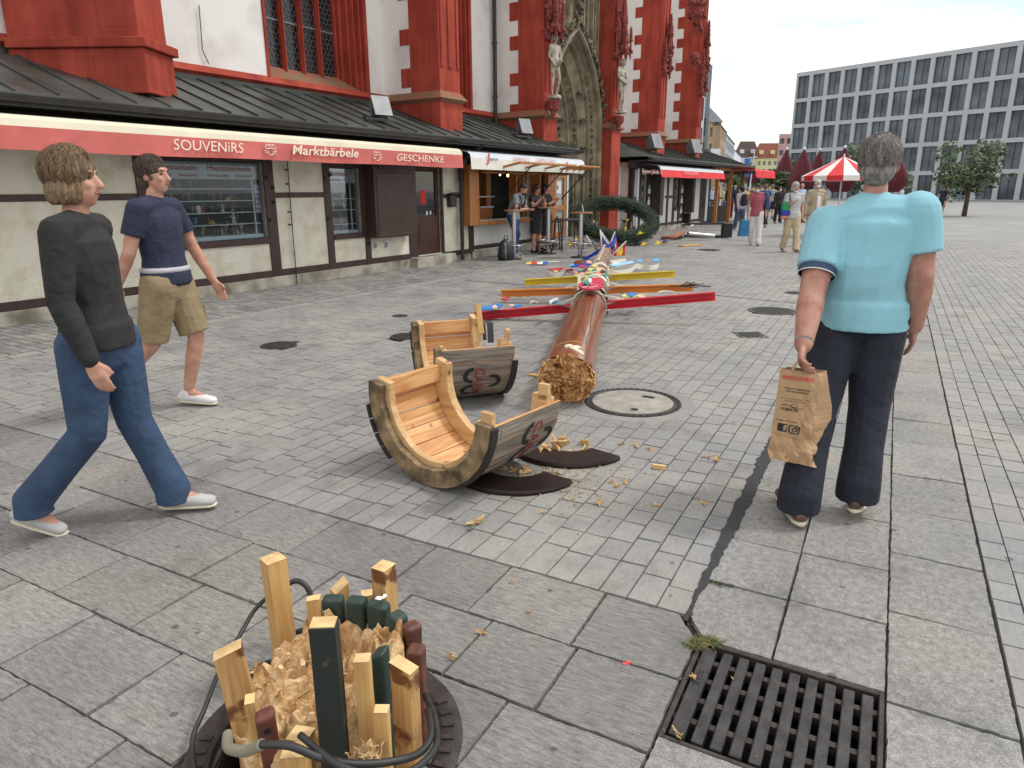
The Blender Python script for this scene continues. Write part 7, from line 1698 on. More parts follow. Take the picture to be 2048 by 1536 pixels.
def person(lab, loc, rz, h, pose={}, skin=None, hair=('short', (.10, .06, .035)), top=None, sleeve=.55, hem=.90, bot=None, blen=1.0, skirt=False, shoe=None, v=.016, girth=1.0, hy=0.0, hp=0.0, mask=False, hand=('relaxed', 'relaxed'), group=None, jacket=None, name='person', stone=None, belly=0.0, ag=1.0, wide=1.0):
    """local axes: the person faces -y, its left side is +x"""
    k = h / 1.78; J = {a: Vector(p) * k for a, p in {**BASE, **pose}.items()}; skin = stone or skin or m_skin
    t = thing(name, lab, 'statue' if stone else 'person', loc, rz, group); g_ = girth * k
    RX = (1, 0, 0)
    def torso(mb, inf, z0=None, extra=0):
        P = [J['pel'] - Vector((0, 0, .05 * k)), J['pel'] + Vector((0, 0, .03 * k)), J['wst'], J['wst'].lerp(J['che'], .5), J['che'], J['che'].lerp(J['nek'], .45), J['nek'] - Vector((0, 0, .045 * k))]
        R_ = [(.155 + extra, .115), (.165 + extra, .125 + belly * .3), (.145, .11 + belly), (.155, .115 + belly * .8), (.175, .12), (.185, .105), (.11, .07)]
        mb.limb(P, [(a * g_ * wide + inf, b_ * g_ + inf) for a, b_ in R_], 16, RX)
        sh = (J['shL'] + J['shR']) / 2
        mb.limb([J['shL'], sh.lerp(J['nek'], .3), J['shR']], [.055 * g_ + inf, .068 * g_ + inf, .055 * g_ + inf], 10)
    def arm(mb, s, inf, frac=2.0, wr=None):
        a, b_, c = J['sh' + s], J['el' + s], J['wr' + s]; P = [a, a.lerp(b_, .35), b_]; R_ = [.056, .052, .041]
        if frac > 1: P += [b_.lerp(c, .3), c]; R_ += [.042, .028]
        R_ = [r * g_ * ag + inf for r in R_]
        if frac < 1: P = [a, a.lerp(b_, frac)]; R_ = [.058 * g_ * ag + inf, .054 * g_ * ag + inf * 1.4]; mb.tube(P, R_, 14); mb.ball(a, R_[0], 12, 8); return
        mb.limb(P, R_, 12)
    def leg(mb, s, inf, frac=2.0, wide_=1.0):
        a, b_, c = J['hi' + s], J['kn' + s], J['an' + s]; P = [a + Vector((0, 0, -.0)), a.lerp(b_, .35), b_, b_.lerp(c, .3), c]; R_ = [.095, .082, .056, .055, .036]
        if frac < 2:
            n = 1 + frac if frac > 0 else 1
            if frac <= 1: P = [a, a.lerp(b_, .4), a.lerp(b_, frac)]; R_ = [.10, .088, .080]
            else: f = frac - 1; P = [a, a.lerp(b_, .35), b_, b_.lerp(c, f * .5), b_.lerp(c, f)]; R_ = [.10, .088, .066, .062, .056 * wide_]
        R_ = [r * g_ + inf for r in R_]
        if 1.9 < frac < 2: P.append(P[-1] + Vector((0, 0, -.068)) * k); R_.append(R_[-1])
        mb.tube(P, R_, 14); mb.ball(a, R_[0], 12, 8)
    # ---- body
    q = MB(); torso(q, 0); hd = J['hed']
    q.limb([J['nek'] - Vector((0, -.005, .05)) * k, J['nek'].lerp(hd, .45)], [.058 * k, .052 * k], 12)
    HM = Matrix.Rotation(hy, 4, 'Z') @ Matrix.Rotation(hp, 4, 'X')
    def hpnt(x, y, z): return hd + (HM @ (Vector((x, y, z)) * k))
    q.ball(hpnt(0, .012, .025), (.076 * k, .092 * k, .098 * k), 18, 14, HM); q.ball(hpnt(0, -.018, -.04), (.058 * k, .068 * k, .075 * k), 16, 12, HM); q.ball(hpnt(0, -.048, -.082), (.028 * k, .028 * k, .026 * k), 10, 8, HM)
    q.limb([hpnt(0, -.078, .018), hpnt(0, -.100, -.022)], [.011 * k, .017 * k], 8)
    for sg in (-1, 1): q.ball(hpnt(sg * .078, .012, -.005), (.010 * k, .020 * k, .032 * k), 10, 8, HM); q.ball(hpnt(sg * .035, -.062, -.018), (.022 * k, .018 * k, .02 * k), 8, 6)
    q.ball(hpnt(0, -.072, .040), (.05 * k, .016 * k, .012 * k), 10, 6, HM)
    for s in 'LR':
        arm(q, s, 0); leg(q, s, 0)
        el, wr = J['el' + s], J['wr' + s]; d = (wr - el).normalized(); kind = hand[0 if s == 'L' else 1]; sd = 1 if s == 'L' else -1
        if kind == 'fist' or kind == 'grip': up = Vector((0, -1, 0)) - d * d.dot(Vector((0, -1, 0)))
        else: up = Vector((0, -1, -.0)) - d * d.dot(Vector((0, -1, 0)))
        if up.length < .1: up = Vector((0, 0, -1)) - d * d.dot(Vector((0, 0, -1)))
        up.normalize(); inw = d.cross(up) * (1 if s == 'L' else -1)      # up: thumb side, inw: palm side
        inw.normalize(); palm = wr + d * .05 * k
        q.limb([wr, palm, wr + d * .085 * k], [(.026 * k, .020 * k), (.040 * k, .018 * k), (.040 * k, .016 * k)], 10, tuple(up))
        curl = {'relaxed': .55, 'grip': 1.5, 'fist': 1.45}[kind]
        for f in range(4):
            o = wr + d * .085 * k + up * (.029 - .019 * f) * k; ln = (.078, .086, .08, .062)[f] * k; P = [o]; a_ = .12 + curl * .25; dd = d
            for seg_, fr_ in ((0, .45), (1, .32), (2, .23)):
                a_ = curl * (.35 + .38 * seg_) + .02 * f; dirv = d * cos(a_) + inw * sin(a_); P.append(P[-1] + dirv * ln * fr_)
            q.limb(P, [.0095 * k, .009 * k, .0082 * k, .007 * k], 7)
        P = [wr + d * .03 * k + up * .02 * k, wr + d * .06 * k + up * .045 * k + inw * .01 * k, wr + d * (.09 if kind == 'relaxed' else .085) * k + up * (.052 if kind == 'relaxed' else .035) * k + inw * (.02 if kind == 'relaxed' else .038) * k]
        q.limb(P, [.013 * k, .0115 * k, .009 * k], 7)
        an, to = J['an' + s], J['to' + s]; he = an + (an - to).normalized() * .05 * k; he.z = an.z - .055 * k
        q.limb([an, an.lerp(to, .5) + Vector((0, 0, -.01 * k)), to], [.036 * k, .034 * k, .026 * k], 10); q.limb([he, an], [.028 * k, .034 * k], 8)
    B = vox(q.build('body', skin, t), v * (.8 if v < .012 else 1), 2 if v < .012 else 1)
    if stone: return t, J, hpnt, B
    # ---- hair, eyes, mouth
    hm = M('hair_%02d%02d%02d' % tuple(int(c * 99) for c in hair[1]), hair[1], .6, .45, 60, 1, 90, stretch=(1, 1, .22), dist=.02)
    q = MB()
    if hair[0] != 'bald':
        e = .013 if hair[0] in ('short', 'crop') else .022
        if hair[0] == 'crop': e = .007
        q.ball(hpnt(0, .022, .045), ((.074 + e) * k, (.088 + e) * k, (.082 + e) * k), 18, 12, HM, jit=.02 if hair[0] != 'crop' else 0)
        q.ball(hpnt(0, .05, -.01), ((.066 + e) * k, (.052 + e) * k, (.075 + e) * k), 14, 10, HM)
        if hair[0] == 'bob':
            for a in range(9): an = -2.3 + a * .575 + pi / 2 + 0; q.ball(hpnt(.075 * cos(an), .03 + .065 * sin(an), -.045), (.034 * k, .034 * k, .06 * k), 8, 6)
        if hair[0] == 'curly':
            for a in range(46): an, zz = random.uniform(0, 6.28), random.uniform(-.02, .12); rr = .092 * sqrt(max(.1, 1 - (zz / .15) ** 2)); x, y = rr * cos(an), .02 + rr * 1.05 * sin(an); (y > -.035 or zz > .06) and q.ball(hpnt(x, y, zz), .027 * k, 7, 5)
        HO = vox(q.build('hair', hm, t), max(v * .6, .006), 1)
        if v < .012:
            sq = MB(); hr_ = random.Random(4)
            for i_ in range(2600):
                th, ph = math.acos(hr_.uniform(-.75, 1)), hr_.uniform(0, 2 * pi); e2 = e + .004; n_ = Vector((sin(th) * cos(ph), sin(th) * sin(ph), cos(th)))
                if n_.y < -.45 and n_.z < .45: continue
                c_ = Vector((n_.x * (.075 + e2), .024 + n_.y * (.089 + e2), .043 + n_.z * (.083 + e2))); d_ = (Vector((0, .25, -1)) - n_ * Vector((0, .25, -1)).dot(n_)).normalized(); w__ = n_.cross(d_) * .0011; l_ = hr_.uniform(.02, .05) * (1.5 if hair[0] == 'bob' else 1); d_ = (d_ + Vector((hr_.gauss(0, .18), hr_.gauss(0, .18), hr_.gauss(0, .12)))).normalized()
                a_, b_ = c_ - d_ * l_ / 2 - n_ * .002, c_ + d_ * l_ / 2 + n_ * hr_.uniform(-.002, .005); m__ = c_ + n_ * .004
                sq.add([hpnt(*(a_ - w__)), hpnt(*(a_ + w__)), hpnt(*(m__ + w__)), hpnt(*(m__ - w__)), hpnt(*b_)], [(0, 1, 2, 3), (3, 2, 4)])
            sq.build('hair_strands', hm, HO, recalc=False)
    q = MB()
    for sg in (-1, 1): q.ball(hpnt(sg * .031, -.0735, .012), (.011 * k, .006 * k, .006 * k), 8, 6, HM)
    q.build('eye', m_eye, t); q = MB()
    for sg in (-1, 1): q.ball(hpnt(sg * .032, -.079, .034), (.019 * k, .006 * k, .0042 * k), 8, 5, HM)
    q.build('eyebrow', hm, t)
    if mask:
        q = MB(); q.ball(hpnt(0, -.038, -.045), (.060 * k, .075 * k, .052 * k), 16, 12, HM); q.build('face_mask', m_mask, t, smooth=True)
        if mask == 'chin': pass
    else: q = MB(); q.ball(hpnt(0, -.084, -.052), (.022 * k, .007 * k, .007 * k), 10, 6, HM); q.build('mouth', m_lip, t)
    # ---- clothes
    if top:
        q = MB(); inf = .013; torso(q, inf); zc = hem * k
        q.tube([J['pel'] + Vector((0, 0, .06 * k)), Vector((J['pel'].x, J['pel'].y, zc))], [((.165 * wide) * g_ + inf + .006, (.125 + belly * .5) * g_ + inf + .006), ((.172 * wide) * g_ + inf + .008, (.13 + belly * .4) * g_ + inf + .006)], 20, RX)
        for s in 'LR': arm(q, s, .014, sleeve if sleeve < 1 else 2.0)
        o = vox(q.build('shirt', top, t), v, 2)
        q = MB(); c = J['nek'] + Vector((0, 0, -.012)) * k; q.tube([c + Vector((.067 * cos(a), .058 * sin(a) - .002, .012 * cos(a * 2) * 0 + .022 * sin(a))) * k for a in [2 * pi * i / 20 for i in range(20)]], .010 * k, 6, closed=True); q.build('collar', top, t, smooth=True)
    if jacket:
        q = MB(); torso(q, .028); q.tube([J['pel'] + Vector((0, 0, .08 * k)), J['pel'] + Vector((0, 0, -.12 * k))], [(.19 * g_, .15 * g_), (.205 * g_, .16 * g_)], 20, RX)
        for s in 'LR': arm(q, s, .022, 2.0)
        vox(q.build('jacket', jacket, t), v, 2)
        q = MB(); q.tube([J['nek'] + Vector((0, -.065, -.03)), J['che'] + Vector((0, -.15, 0)), J['wst'] + Vector((0, -.145, .0)), J['pel'] + Vector((0, -.155, -.02))], [(.03, .02), (.055, .02), (.055, .02), (.05, .02)], 8, RX); q.build('shirt_front', top, t, smooth=True)
    if bot:
        q = MB(); inf = .012; P = [J['pel'] + Vector((0, 0, .06 * k)), J['pel'] - Vector((0, 0, .06 * k))]
        q.limb(P, [(.160 * wide * g_ + inf, (.12 + belly * .3) * g_ + inf), (.165 * wide * g_ + inf, .118 * g_ + inf)], 16, RX)
        if skirt:
            kz = J['pel'].z * (1 - blen) + .0; q.tube([J['wst'], J['pel'], Vector((J['pel'].x, J['pel'].y, kz))], [(.15 * g_, .115 * g_), (.18 * g_, .14 * g_), (.19 * g_, .14 * g_)], 18, RX)
        else:
            for s in 'LR': leg(q, s, .016 if blen > .8 else .024, blen * 2 if blen < 1 else 1.93, 1.25)
        vox(q.build('dress' if skirt else 'trousers', bot, t), v, 2)
    if shoe:
        for s in 'LR':
            an, to = J['an' + s], J['to' + s]; f = (to - an); f.z = 0; f.normalize() if f.length > 1e-4 else None
            pitch = (to.z - .03 * k) - (an.z - .085 * k); base = Vector((an.x, an.y, an.z - .055 * k)); tip = Vector((to.x, to.y, to.z)) + (to - an).normalized() * .02 * k
            he = base - f * .055 * k; q = MB(); sc_m = shoe if not isinstance(shoe, tuple) else shoe[0]
            q.limb([he + Vector((0, 0, .015 * k)), he.lerp(tip, .5) + Vector((0, 0, .018 * k)), tip + Vector((0, 0, .005 * k))], [(.036 * k, .034 * k), (.042 * k, .036 * k), (.040 * k, .028 * k)], 12, tuple(Vector((0, 0, 1)).cross(f)))
            q.limb([he + Vector((0, 0, .02 * k)) + f * .01 * k, Vector((an.x, an.y, an.z + .0 * k))], [.036 * k, .042 * k], 10)
            S = vox(q.build('shoe', sc_m, t), min(v, .010), 2)
            q = MB(); dn = Vector((0, 0, -.018 * k)); q.tube([he + dn - f * .03 * k, he + dn, he.lerp(tip, .5) + dn, tip + dn + f * .0, tip + dn + f * .028 * k], [(.014 * k, .010 * k), (.037 * k, .010 * k), (.041 * k, .010 * k), (.039 * k, .010 * k), (.018 * k, .009 * k)], 12, tuple(Vector((0, 0, 1)).cross(f))); q.build('sole', shoe[1] if isinstance(shoe, tuple) else m_blk, S, smooth=True)
    return t, J, hpnt, B
walk = lambda a=.28, sw=.12: dict(hiL=(.09, -.02, .92), knL=(.10, -a * .55, .51), anL=(.10, -a * .9, .10), toL=(.11, -a * .9 - .16, .055), hiR=(-.09, .02, .92), knR=(-.10, a * .25, .50), anR=(-.10, a * 1.1, .13), toR=(-.11, a * 1.1 - .13, .03), elL=(.235, .06, 1.15), wrL=(.235, .08 + sw, .91), elR=(-.235, -.02, 1.15), wrR=(-.225, -.10 - sw, .93))
def face(az): return az          # rz = 0 faces the camera side (-y)
blackc = cloth('black_cloth', (.018, .018, .020)); navy = cloth('navy_cloth', (.018, .024, .055)); denim = cloth('blue_denim', (.045, .085, .17), .2); ddenim = cloth('dark_denim', (.010, .014, .026), .12)
beige = cloth('beige_cotton', (.48, .41, .27), .08); khaki = cloth('khaki_cotton', (.26, .20, .115), .14); ltgrey = cloth('light_grey_jersey', (.42, .43, .45), .06); maroonc = cloth('maroon_cloth', (.13, .02, .03)); whitec = cloth('white_cotton', (.68, .66, .66), .05)
lblue = cloth('pale_blue_cotton', (.36, .46, .60), .06); turq = cloth('turquoise_shirt', (.24, .50, .60), .06, 4, .5, 6); tanshoe = M('tan_shoe', (.34, .22, .13), .6, .1); whshoe = M('white_trainer', (.68, .67, .70), .5, .08); brshoe = M('brown_leather_shoe', (.10, .05, .035), .45, .2, 12, .2)
solec = M('cream_sole', (.60, .56, .44), .6, .05)

# --- 1 man in khaki shorts at the left, walking right
f1 = gp(407, 826); ps = dict(hiR=(-.09, -.04, .92), knR=(-.11, -.12, .52), anR=(-.11, -.02, .10), toR=(-.12, -.17, .03), hiL=(.09, .0, .92), knL=(.09, .15, .52), anL=(.09, .50, .22), toL=(.09, .42, .06), elR=(-.25, .07, 1.14), wrR=(-.24, -.06, .90), elL=(.235, -.06, 1.15), wrL=(.22, -.26, .96))
# his right hand is towards the wall, his left hand towards us: mirror so the near arm hangs back
T1, J1, H1, B1_ = person('man in navy t-shirt and khaki cargo shorts striding right in front of the souvenir stall', (f1.x - .18, f1.y + .10, 0), radians(82), 1.80, dict(hiL=(.09, .0, .92), knL=(.10, -.10, .52), anL=(.10, .02, .105), toL=(.10, -.15, .045), hiR=(-.09, 0, .92), knR=(-.09, .12, .50), anR=(-.09, .48, .20), toR=(-.09, .40, .05), elL=(.26, -.06, 1.15), wrL=(.26, -.19, .91), elR=(-.235, .08, 1.15), wrR=(-.22, .20, .95)),
    top=navy, sleeve=.62, hem=.92, bot=khaki, blen=.46, shoe=(whshoe, solec), v=.010, hair=('short', (.07, .045, .03)), hy=0, girth=1.02)
q = MB(); q.tube([J1['pel'] + Vector((.17 * cos(a), .13 * sin(a), .07)) for a in [2 * pi * k / 20 for k in range(20)]], .022, 6, closed=True); q.build('waist_bag', M('grey_nylon', (.42, .42, .46), .6, .1), T1, smooth=True)
q = MB(); c = J1['anL'].lerp(J1['toL'], .45) + Vector((.043, 0, -.02)); q.tube([c + Vector((.0, .045, .008)), c + Vector((.002, .015, -.016)), c + Vector((.0, -.06, .022))], [.003, .008, .002], 6); q.build('shoe_emblem', M('orange_red', (.72, .10, .06), .5, .05), T1)
q = MB(); k = J1['hiL'].lerp(J1['knL'], .62) + Vector((.10, 0, 0)); q.obox(k, (.03, .15, .16)); q.build('cargo_pocket', khaki, T1, bevel=.01)
# --- 2 person in jeans, grey shoe, lower left
f2 = gp(405, 1030); person('person in blue jeans and dark jumper stepping in from the left, pale grey shoe forward', (f2.x - .33, f2.y - .06, 0), radians(97), 1.74, dict(hiL=(.09, -.03, .91), knL=(.09, -.06, .50), anL=(.09, -.20, .10), toL=(.09, -.35, .05), hiR=(-.09, .03, .91), knR=(-.09, .08, .50), anR=(-.09, .40, .15), toR=(-.09, .29, .03), elL=(.235, .10, 1.15), wrL=(.23, .16, .92)), top=blackc, sleeve=1, hem=.90, bot=cloth('mid_denim', (.030, .062, .125), .2), blen=1, shoe=(M('pale_grey_suede', (.42, .42, .42), .8, .1), solec), v=.010, hair=('bob', (.20, .13, .07)))
# --- 3 man in turquoise with paper bag, right foreground
f3 = gp(1600, 1006)
hb = dp(1612, 722, 3.18)
T3c = Vector((f3.x + .25, f3.y + .15, 0)); rz3 = radians(152)
I3 = Matrix.Rotation(-rz3, 4, 'Z') @ Matrix.Translation(-T3c); k3_ = 1.80 / 1.78
def L3(x, y, Y): v = I3 @ dp(x, y, Y); return tuple(v / k3_)
wr = L3(1607, 690, 3.08); el = L3(1624, 588, 3.26); shd = L3(1655, 452, 3.42); an3 = I3 @ gp(1596, 1008, .10) / k3_; tp = I3 @ gp(1566, 990, .03) / k3_
T3, J3, H3, B3_ = person('man in turquoise polo shirt and dark jeans carrying a brown paper bag', T3c, rz3, 1.80, dict(shL=shd, elL=el, wrL=wr, knL=((an3.x * .65 + .09 * .35), an3.y * .55, .51), anL=(an3.x, an3.y, .105), toL=(tp.x, tp.y, .035), knR=(-.10, .10, .50), anR=(-.10, .28, .13), toR=(-.11, .15, .03)),
    skin=m_skin2, top=turq, sleeve=.64, hem=.88, bot=ddenim, blen=1, shoe=(brshoe, solec), v=.009, girth=1.18, belly=.05, ag=1.22, hair=('short', (.22, .20, .19)), hand=('grip', 'relaxed'))
q = MB(); a, b_ = J3['shL'], J3['elL']; c = a.lerp(b_, .66); d = (b_ - a).normalized(); s1 = d.orthogonal().normalized(); s2 = d.cross(s1)
q.tube([c + d * z for z in (-.022, .0, .022)], [.083, .085, .083], 22, cap=False); q.build('denim_cuff', M('cuff_denim', (.03, .06, .12), .8, .2), T3, smooth=True)
q = MB(); q.tube([c + d * .024, c + d * .029], .085, 22, cap=False); q.tube([c - d * .024, c - d * .029], .084, 22, cap=False); q.build('cuff_piping', whitec, T3)
q = MB(); c = J3['elL'].lerp(J3['wrL'], .94); d = (J3['wrL'] - J3['elL']).normalized(); q.tube([c - d * .011, c + d * .011], .037, 18, cap=False)
for k in range(22):
    a = 2 * pi * k / 22; s1 = d.orthogonal().normalized(); s2 = d.cross(s1); q.obox(c + (s1 * cos(a) + s2 * sin(a)) * .037, (.010, .010, .02))
q.build('wrist_watch', m_chrome, T3)
q = MB(); q.tube([J3['pel'] + Vector((.208 * cos(a), (.175) * sin(a), .03)) for a in [2 * pi * k / 28 for k in range(28)]], [(.020, .004)] * 28, 6, ref=(0, 0, 1), closed=True); q.build('belt', M('dark_leather', (.02, .012, .01), .5, .2), T3)
# paper bag
hw = T3.matrix_world if False else (Matrix.Translation(T3c) @ Matrix.Rotation(rz3, 4, 'Z'))
BY = 3.02
def bp_(x, y, dy=0): return dp(x, y, BY + dy)
bagc = bp_(1595, 830); t = wthing('paper_bag', 'brown paper carrier bag with red and black printing hanging from the hand', 'paper bag', bagc)
m_kraft = M('kraft_paper', (.42, .27, .15), .75, .06, 3, .6, 5, dist=.02, detail=3)
q = MB(); TLc, TRc, BLc, BRc = bp_(1561, 738), bp_(1640, 746), bp_(1537, 915), bp_(1632, 933); dv_ = Vector((.10, .085, 0)); NXb, NYb = 14, 22; fr_, bk = [], []
def bagpt(fx, fy):
    p = TLc.lerp(TRc, fx).lerp(BLc.lerp(BRc, fx), fy); v = Vector((fx * 3.1, fy * 3.3, 0)); am = .004 + .03 * max(0, fy - .35) + .018 * max(0, fx - .5)
    r1 = abs(noise.noise(v + Vector((3, 1, 0)))) * 2 - .5; r2 = abs(noise.noise(v * 1.9 + Vector((9, 4, 0)))) * 2 - .5
    return p + Vector((.2, -1, .1)) * (am * (r1 * 1.2 + .6 * r2)) + Vector((0, -.018, 0)) * sin(pi * fx) * fy
for j in range(NYb + 1):
    for i in range(NXb + 1): fr_.append(bagpt(i / NXb, j / NYb))
for j in range(NYb + 1):
    for i in range(NXb + 1):
        p = TLc.lerp(TRc, i / NXb).lerp(BLc.lerp(BRc, i / NXb), j / NYb); bk.append(p + dv_ * (.5 + .5 * min(1, j / NYb * 2.5)) + Vector((0, .01 * noise.noise(p * 9), 0)))
n = len(fr_); W_ = NXb + 1; q.add(fr_ + bk, [(j * W_ + i, j * W_ + i + 1, (j + 1) * W_ + i + 1, (j + 1) * W_ + i) for j in range(NYb) for i in range(NXb)] + [(n + j * W_ + i, n + j * W_ + i + 1, n + (j + 1) * W_ + i + 1, n + (j + 1) * W_ + i) for j in range(NYb) for i in range(NXb)])
for j in range(NYb): q.f += [(j * W_, (j + 1) * W_, n + (j + 1) * W_, n + j * W_), (j * W_ + NXb, (j + 1) * W_ + NXb, n + (j + 1) * W_ + NXb, n + j * W_ + NXb)]
for i in range(NXb): q.f.append((NYb * W_ + i, NYb * W_ + i + 1, n + NYb * W_ + i + 1, n + NYb * W_ + i))
q.attr += [None] * (len(q.f) - len(q.attr)); BG = q.build('bag_body', m_kraft, t)
q = MB(); hp_ = [bp_(1585, 742), bp_(1594, 728), bp_(1606, 720), bp_(1616, 727), bp_(1624, 745)]
P = spline(hp_, 6); vs = []
for p in P: vs += [p, p + Vector((.004, .022, .004))]
q.add(vs, [(2 * i, 2 * i + 1, 2 * i + 3, 2 * i + 2) for i in range(len(P) - 1)]); q.tube(P, [(.009, .003)] * len(P), 6, ref=(0, 1, 0)); q.build('handle', m_kraft, t)
def onbag(s, cx, cy, wd, h, mb, bold=0.0):
    vs, fs = txt_mesh(s, 0, 1, bold); x0 = min(v.x for v in vs); x1 = max(v.x for v in vs)
    mb.add([bagpt(cx + (v.x - (x0 + x1) / 2) * wd / (x1 - x0), cy - v.y * h) + Vector((0, -.0022, .0004)) for v in vs], fs)
rd = MB(); onbag('WOOLWORTH', .46, .085, .78, .062, rd, .03); rd.build('red_print', M('bag_red_ink', (.58, .04, .05), .6, .05), BG)
bk_ = MB()
for s, cx, cy, wd, h, bo in (('Unsere Tragetaschen', .46, .195, .60, .03, .01), ('sind klimaneutral!', .46, .225, .52, .03, .01), ('Für mehr Informationen einfach', .45, .305, .66, .018, 0), ('den QR-Code scannen', .45, .33, .50, .018, 0), ('CLIMATE', .30, .425, .38, .036, .03), ('Folge uns auf:', .27, .55, .42, .026, .01), ('facebook.com/woolworth', .36, .705, .60, .013, 0), ('instagram.com/woolworth', .40, .725, .64, .013, 0)): onbag(s, cx, cy, wd, h, bk_, bo)
def bagline(pts, wd):
    P = [bagpt(x, y) + Vector((0, -.0025, .0004)) for x, y in pts]; bk_.tube(P, wd, 5)
bagline([(.12, .385), (.2, .372), (.3, .378), (.42, .40), (.55, .40), (.64, .38)], .0012); bagline([(.42 + .07 * cos(a), .372 + .02 * sin(a)) for a in [2 * pi * k / 14 for k in range(15)]], .0007)
g4 = lambda x0, x1, y0, y1: bk_.add([bagpt(x0 + (x1 - x0) * i / 4, y0 + (y1 - y0) * j / 4) + Vector((0, -.0022, .0004)) for j in range(5) for i in range(5)], [(j * 5 + i, j * 5 + i + 1, j * 5 + i + 6, j * 5 + i + 5) for j in range(4) for i in range(4)])
g4(.10, .32, .585, .675)
bagline([(.38, .59), (.52, .59), (.56, .605), (.56, .66), (.53, .675), (.39, .675), (.36, .66), (.36, .605), (.38, .59)], .0028); bagline([(.46 + .05 * cos(a), .632 + .022 * sin(a)) for a in [2 * pi * k / 14 for k in range(15)]], .0026); bagline([(.52, .607), (.523, .608)], .0025)
bk_.build('black_print', m_kpaint, BG)
wf = MB(); onbag('f', .25, .632, .085, .085, wf, .05); wf.v = [v + Vector((0, -.0015, 0)) for v in wf.v]; wf.build('pale_print', m_kraft, BG)
st_ = MB(); st_.add([bp_(1636, 833, .02), bp_(1652, 835, .06), bp_(1652, 846, .06), bp_(1636, 844, .02)], [(0, 1, 2, 3)]); st_.build('white_sticker', m_alu, BG)

# --- walkers and bystanders
def stand_at(px, py): p = gp(px, py); return p
W_ = dict
def P_(lab, px, py, rz, h, pose=None, **k):
    p = gp(px, py) if py > 5 else fg(px, py); return person(lab, (p.x, p.y, 0), radians(rz), h, pose or {}, **k)
T, J, H, B = P_('grey-haired woman in light grey t-shirt and beige trousers walking towards us', 1578, 504, 6, 1.72, {**walk(.16, .0), 'elR': (-.24, .0, 1.15), 'wrR': (-.12, -.2, 1.26), 'elL': (.25, .04, 1.13), 'wrL': (.27, .0, .89)}, hair=('bob', (.40, .39, .37)), top=ltgrey, sleeve=.6, hem=.86, bot=beige, shoe=tanshoe, girth=1.05, wide=1.05, hy=radians(8))
q = MB(); q.ball(H(0, -.03, -.10), (.05, .05, .028), 12, 8); q.build('chin_mask', m_mask, T, smooth=True)
q = MB(); q.tube(spline([J['shR'] + Vector((.02, -.07, .05)), J['wst'] + Vector((-.16, -.13, .12)), J['pel'] + Vector((-.24, -.06, .1))], 5), .012, 6); q.build('bag_strap', blackc, T)
q = MB(); c = J['pel'] + Vector((-.25, -.08, .08)); q.obox(c + Vector((0, 0, .12)), (.20, .09, .20)); BGm = q.build('green_bag', M('green_fabric', (.01, .24, .08), .7, .1), T, bevel=.02); q = MB(); q.obox(c + Vector((0, 0, -.03)), (.24, .11, .13)); q.build('blue_bag_base', M('royal_blue_fabric', (.015, .03, .30), .7, .1), BGm, bevel=.02); q = MB(); q.obox(c + Vector((.0, 0, -.13)), (.2, .09, .09)); q.build('salmon_bag_base', M('salmon_fabric', (.45, .20, .13), .7, .1), BGm, bevel=.02)
T, J, H, B = P_('woman in crimson checked shirt and white trousers looking down, denim jacket on her arm', 1508, 491, -20, 1.72, {**walk(.14, .0), 'elL': (.25, .03, 1.14), 'wrL': (.26, -.05, .9), 'elR': (-.24, .03, 1.14), 'wrR': (-.24, -.05, .88), 'hed': (-.03, -.05, 1.62)}, hair=('short', (.045, .02, .015)), top=plaid('crimson_check', (.30, .03, .07), (.42, .16, .20), 22), sleeve=.5, hem=.84, bot=whitec, shoe=tanshoe, hy=radians(-25), hp=radians(22), mask=True)
q = MB(); q.limb([J['shL'] + Vector((.03, 0, .03)), J['elL'] + Vector((.03, 0, 0)), J['elL'] + Vector((.02, -.02, -.12))], [(.075, .09), (.08, .1), (.05, .07)], 12); vox(q.build('denim_jacket', denim, T), .016)
p = gp(1485, 480); t = thing('shopping_bag', 'blue carrier bag hanging beside the woman in white trousers', 'bag', (p.x, p.y, .12), .1); q = MB(); q.prism([(-.19, 0), (.19, 0), (.15, .50), (-.13, .50)], .12, Matrix.Rotation(pi / 2, 4, 'X')); q.build('bag_body', M('blue_carrier', (.02, .17, .36), .5, .12), t, bevel=.01); q = MB(); q.tube([(-.08, -.06, .5), (-.05, -.06, .66), (.05, -.06, .66), (.08, -.06, .5)], .008, 5); q.build('handle', blackc, t)
P_('white-haired man in a beige jacket and khaki trousers wearing a white mask', 1622, 492, 4, 1.80, {**walk(.14, .0), 'elL': (.27, .03, 1.14), 'wrL': (.28, -.02, .88), 'elR': (-.27, .03, 1.14), 'wrR': (-.28, -.02, .88)}, hair=('short', (.55, .55, .54)), top=whitec, sleeve=1, hem=.9, jacket=cloth('beige_jacket', (.36, .31, .22), .1), bot=beige, shoe=blackc, mask=True, girth=1.05)
T, J, H, B = P_('woman with black backpack, white plaid shirt and jeans walking away', 1478, 460, 200, 1.66, walk(.2, .04), hair=('curly', (.015, .012, .012)), top=plaid('white_violet_plaid', (.55, .53, .56), (.22, .20, .30), 18), sleeve=1, hem=.86, bot=denim, shoe=whshoe)
q = MB(); q.limb([J['pel'] + Vector((0, .16, .12)), J['che'] + Vector((0, .17, .08))], [(.15, .10), (.13, .09)], 12, (1, 0, 0)); q.build('backpack', blackc, T, smooth=True)
P_('tall man in dark jacket and maroon trousers with a blue mask', 1457, 437, -10, 1.82, walk(.1, 0), hair=('crop', (.3, .28, .26)), top=navy, sleeve=1, hem=.84, bot=maroonc, shoe=tanshoe, mask=True)
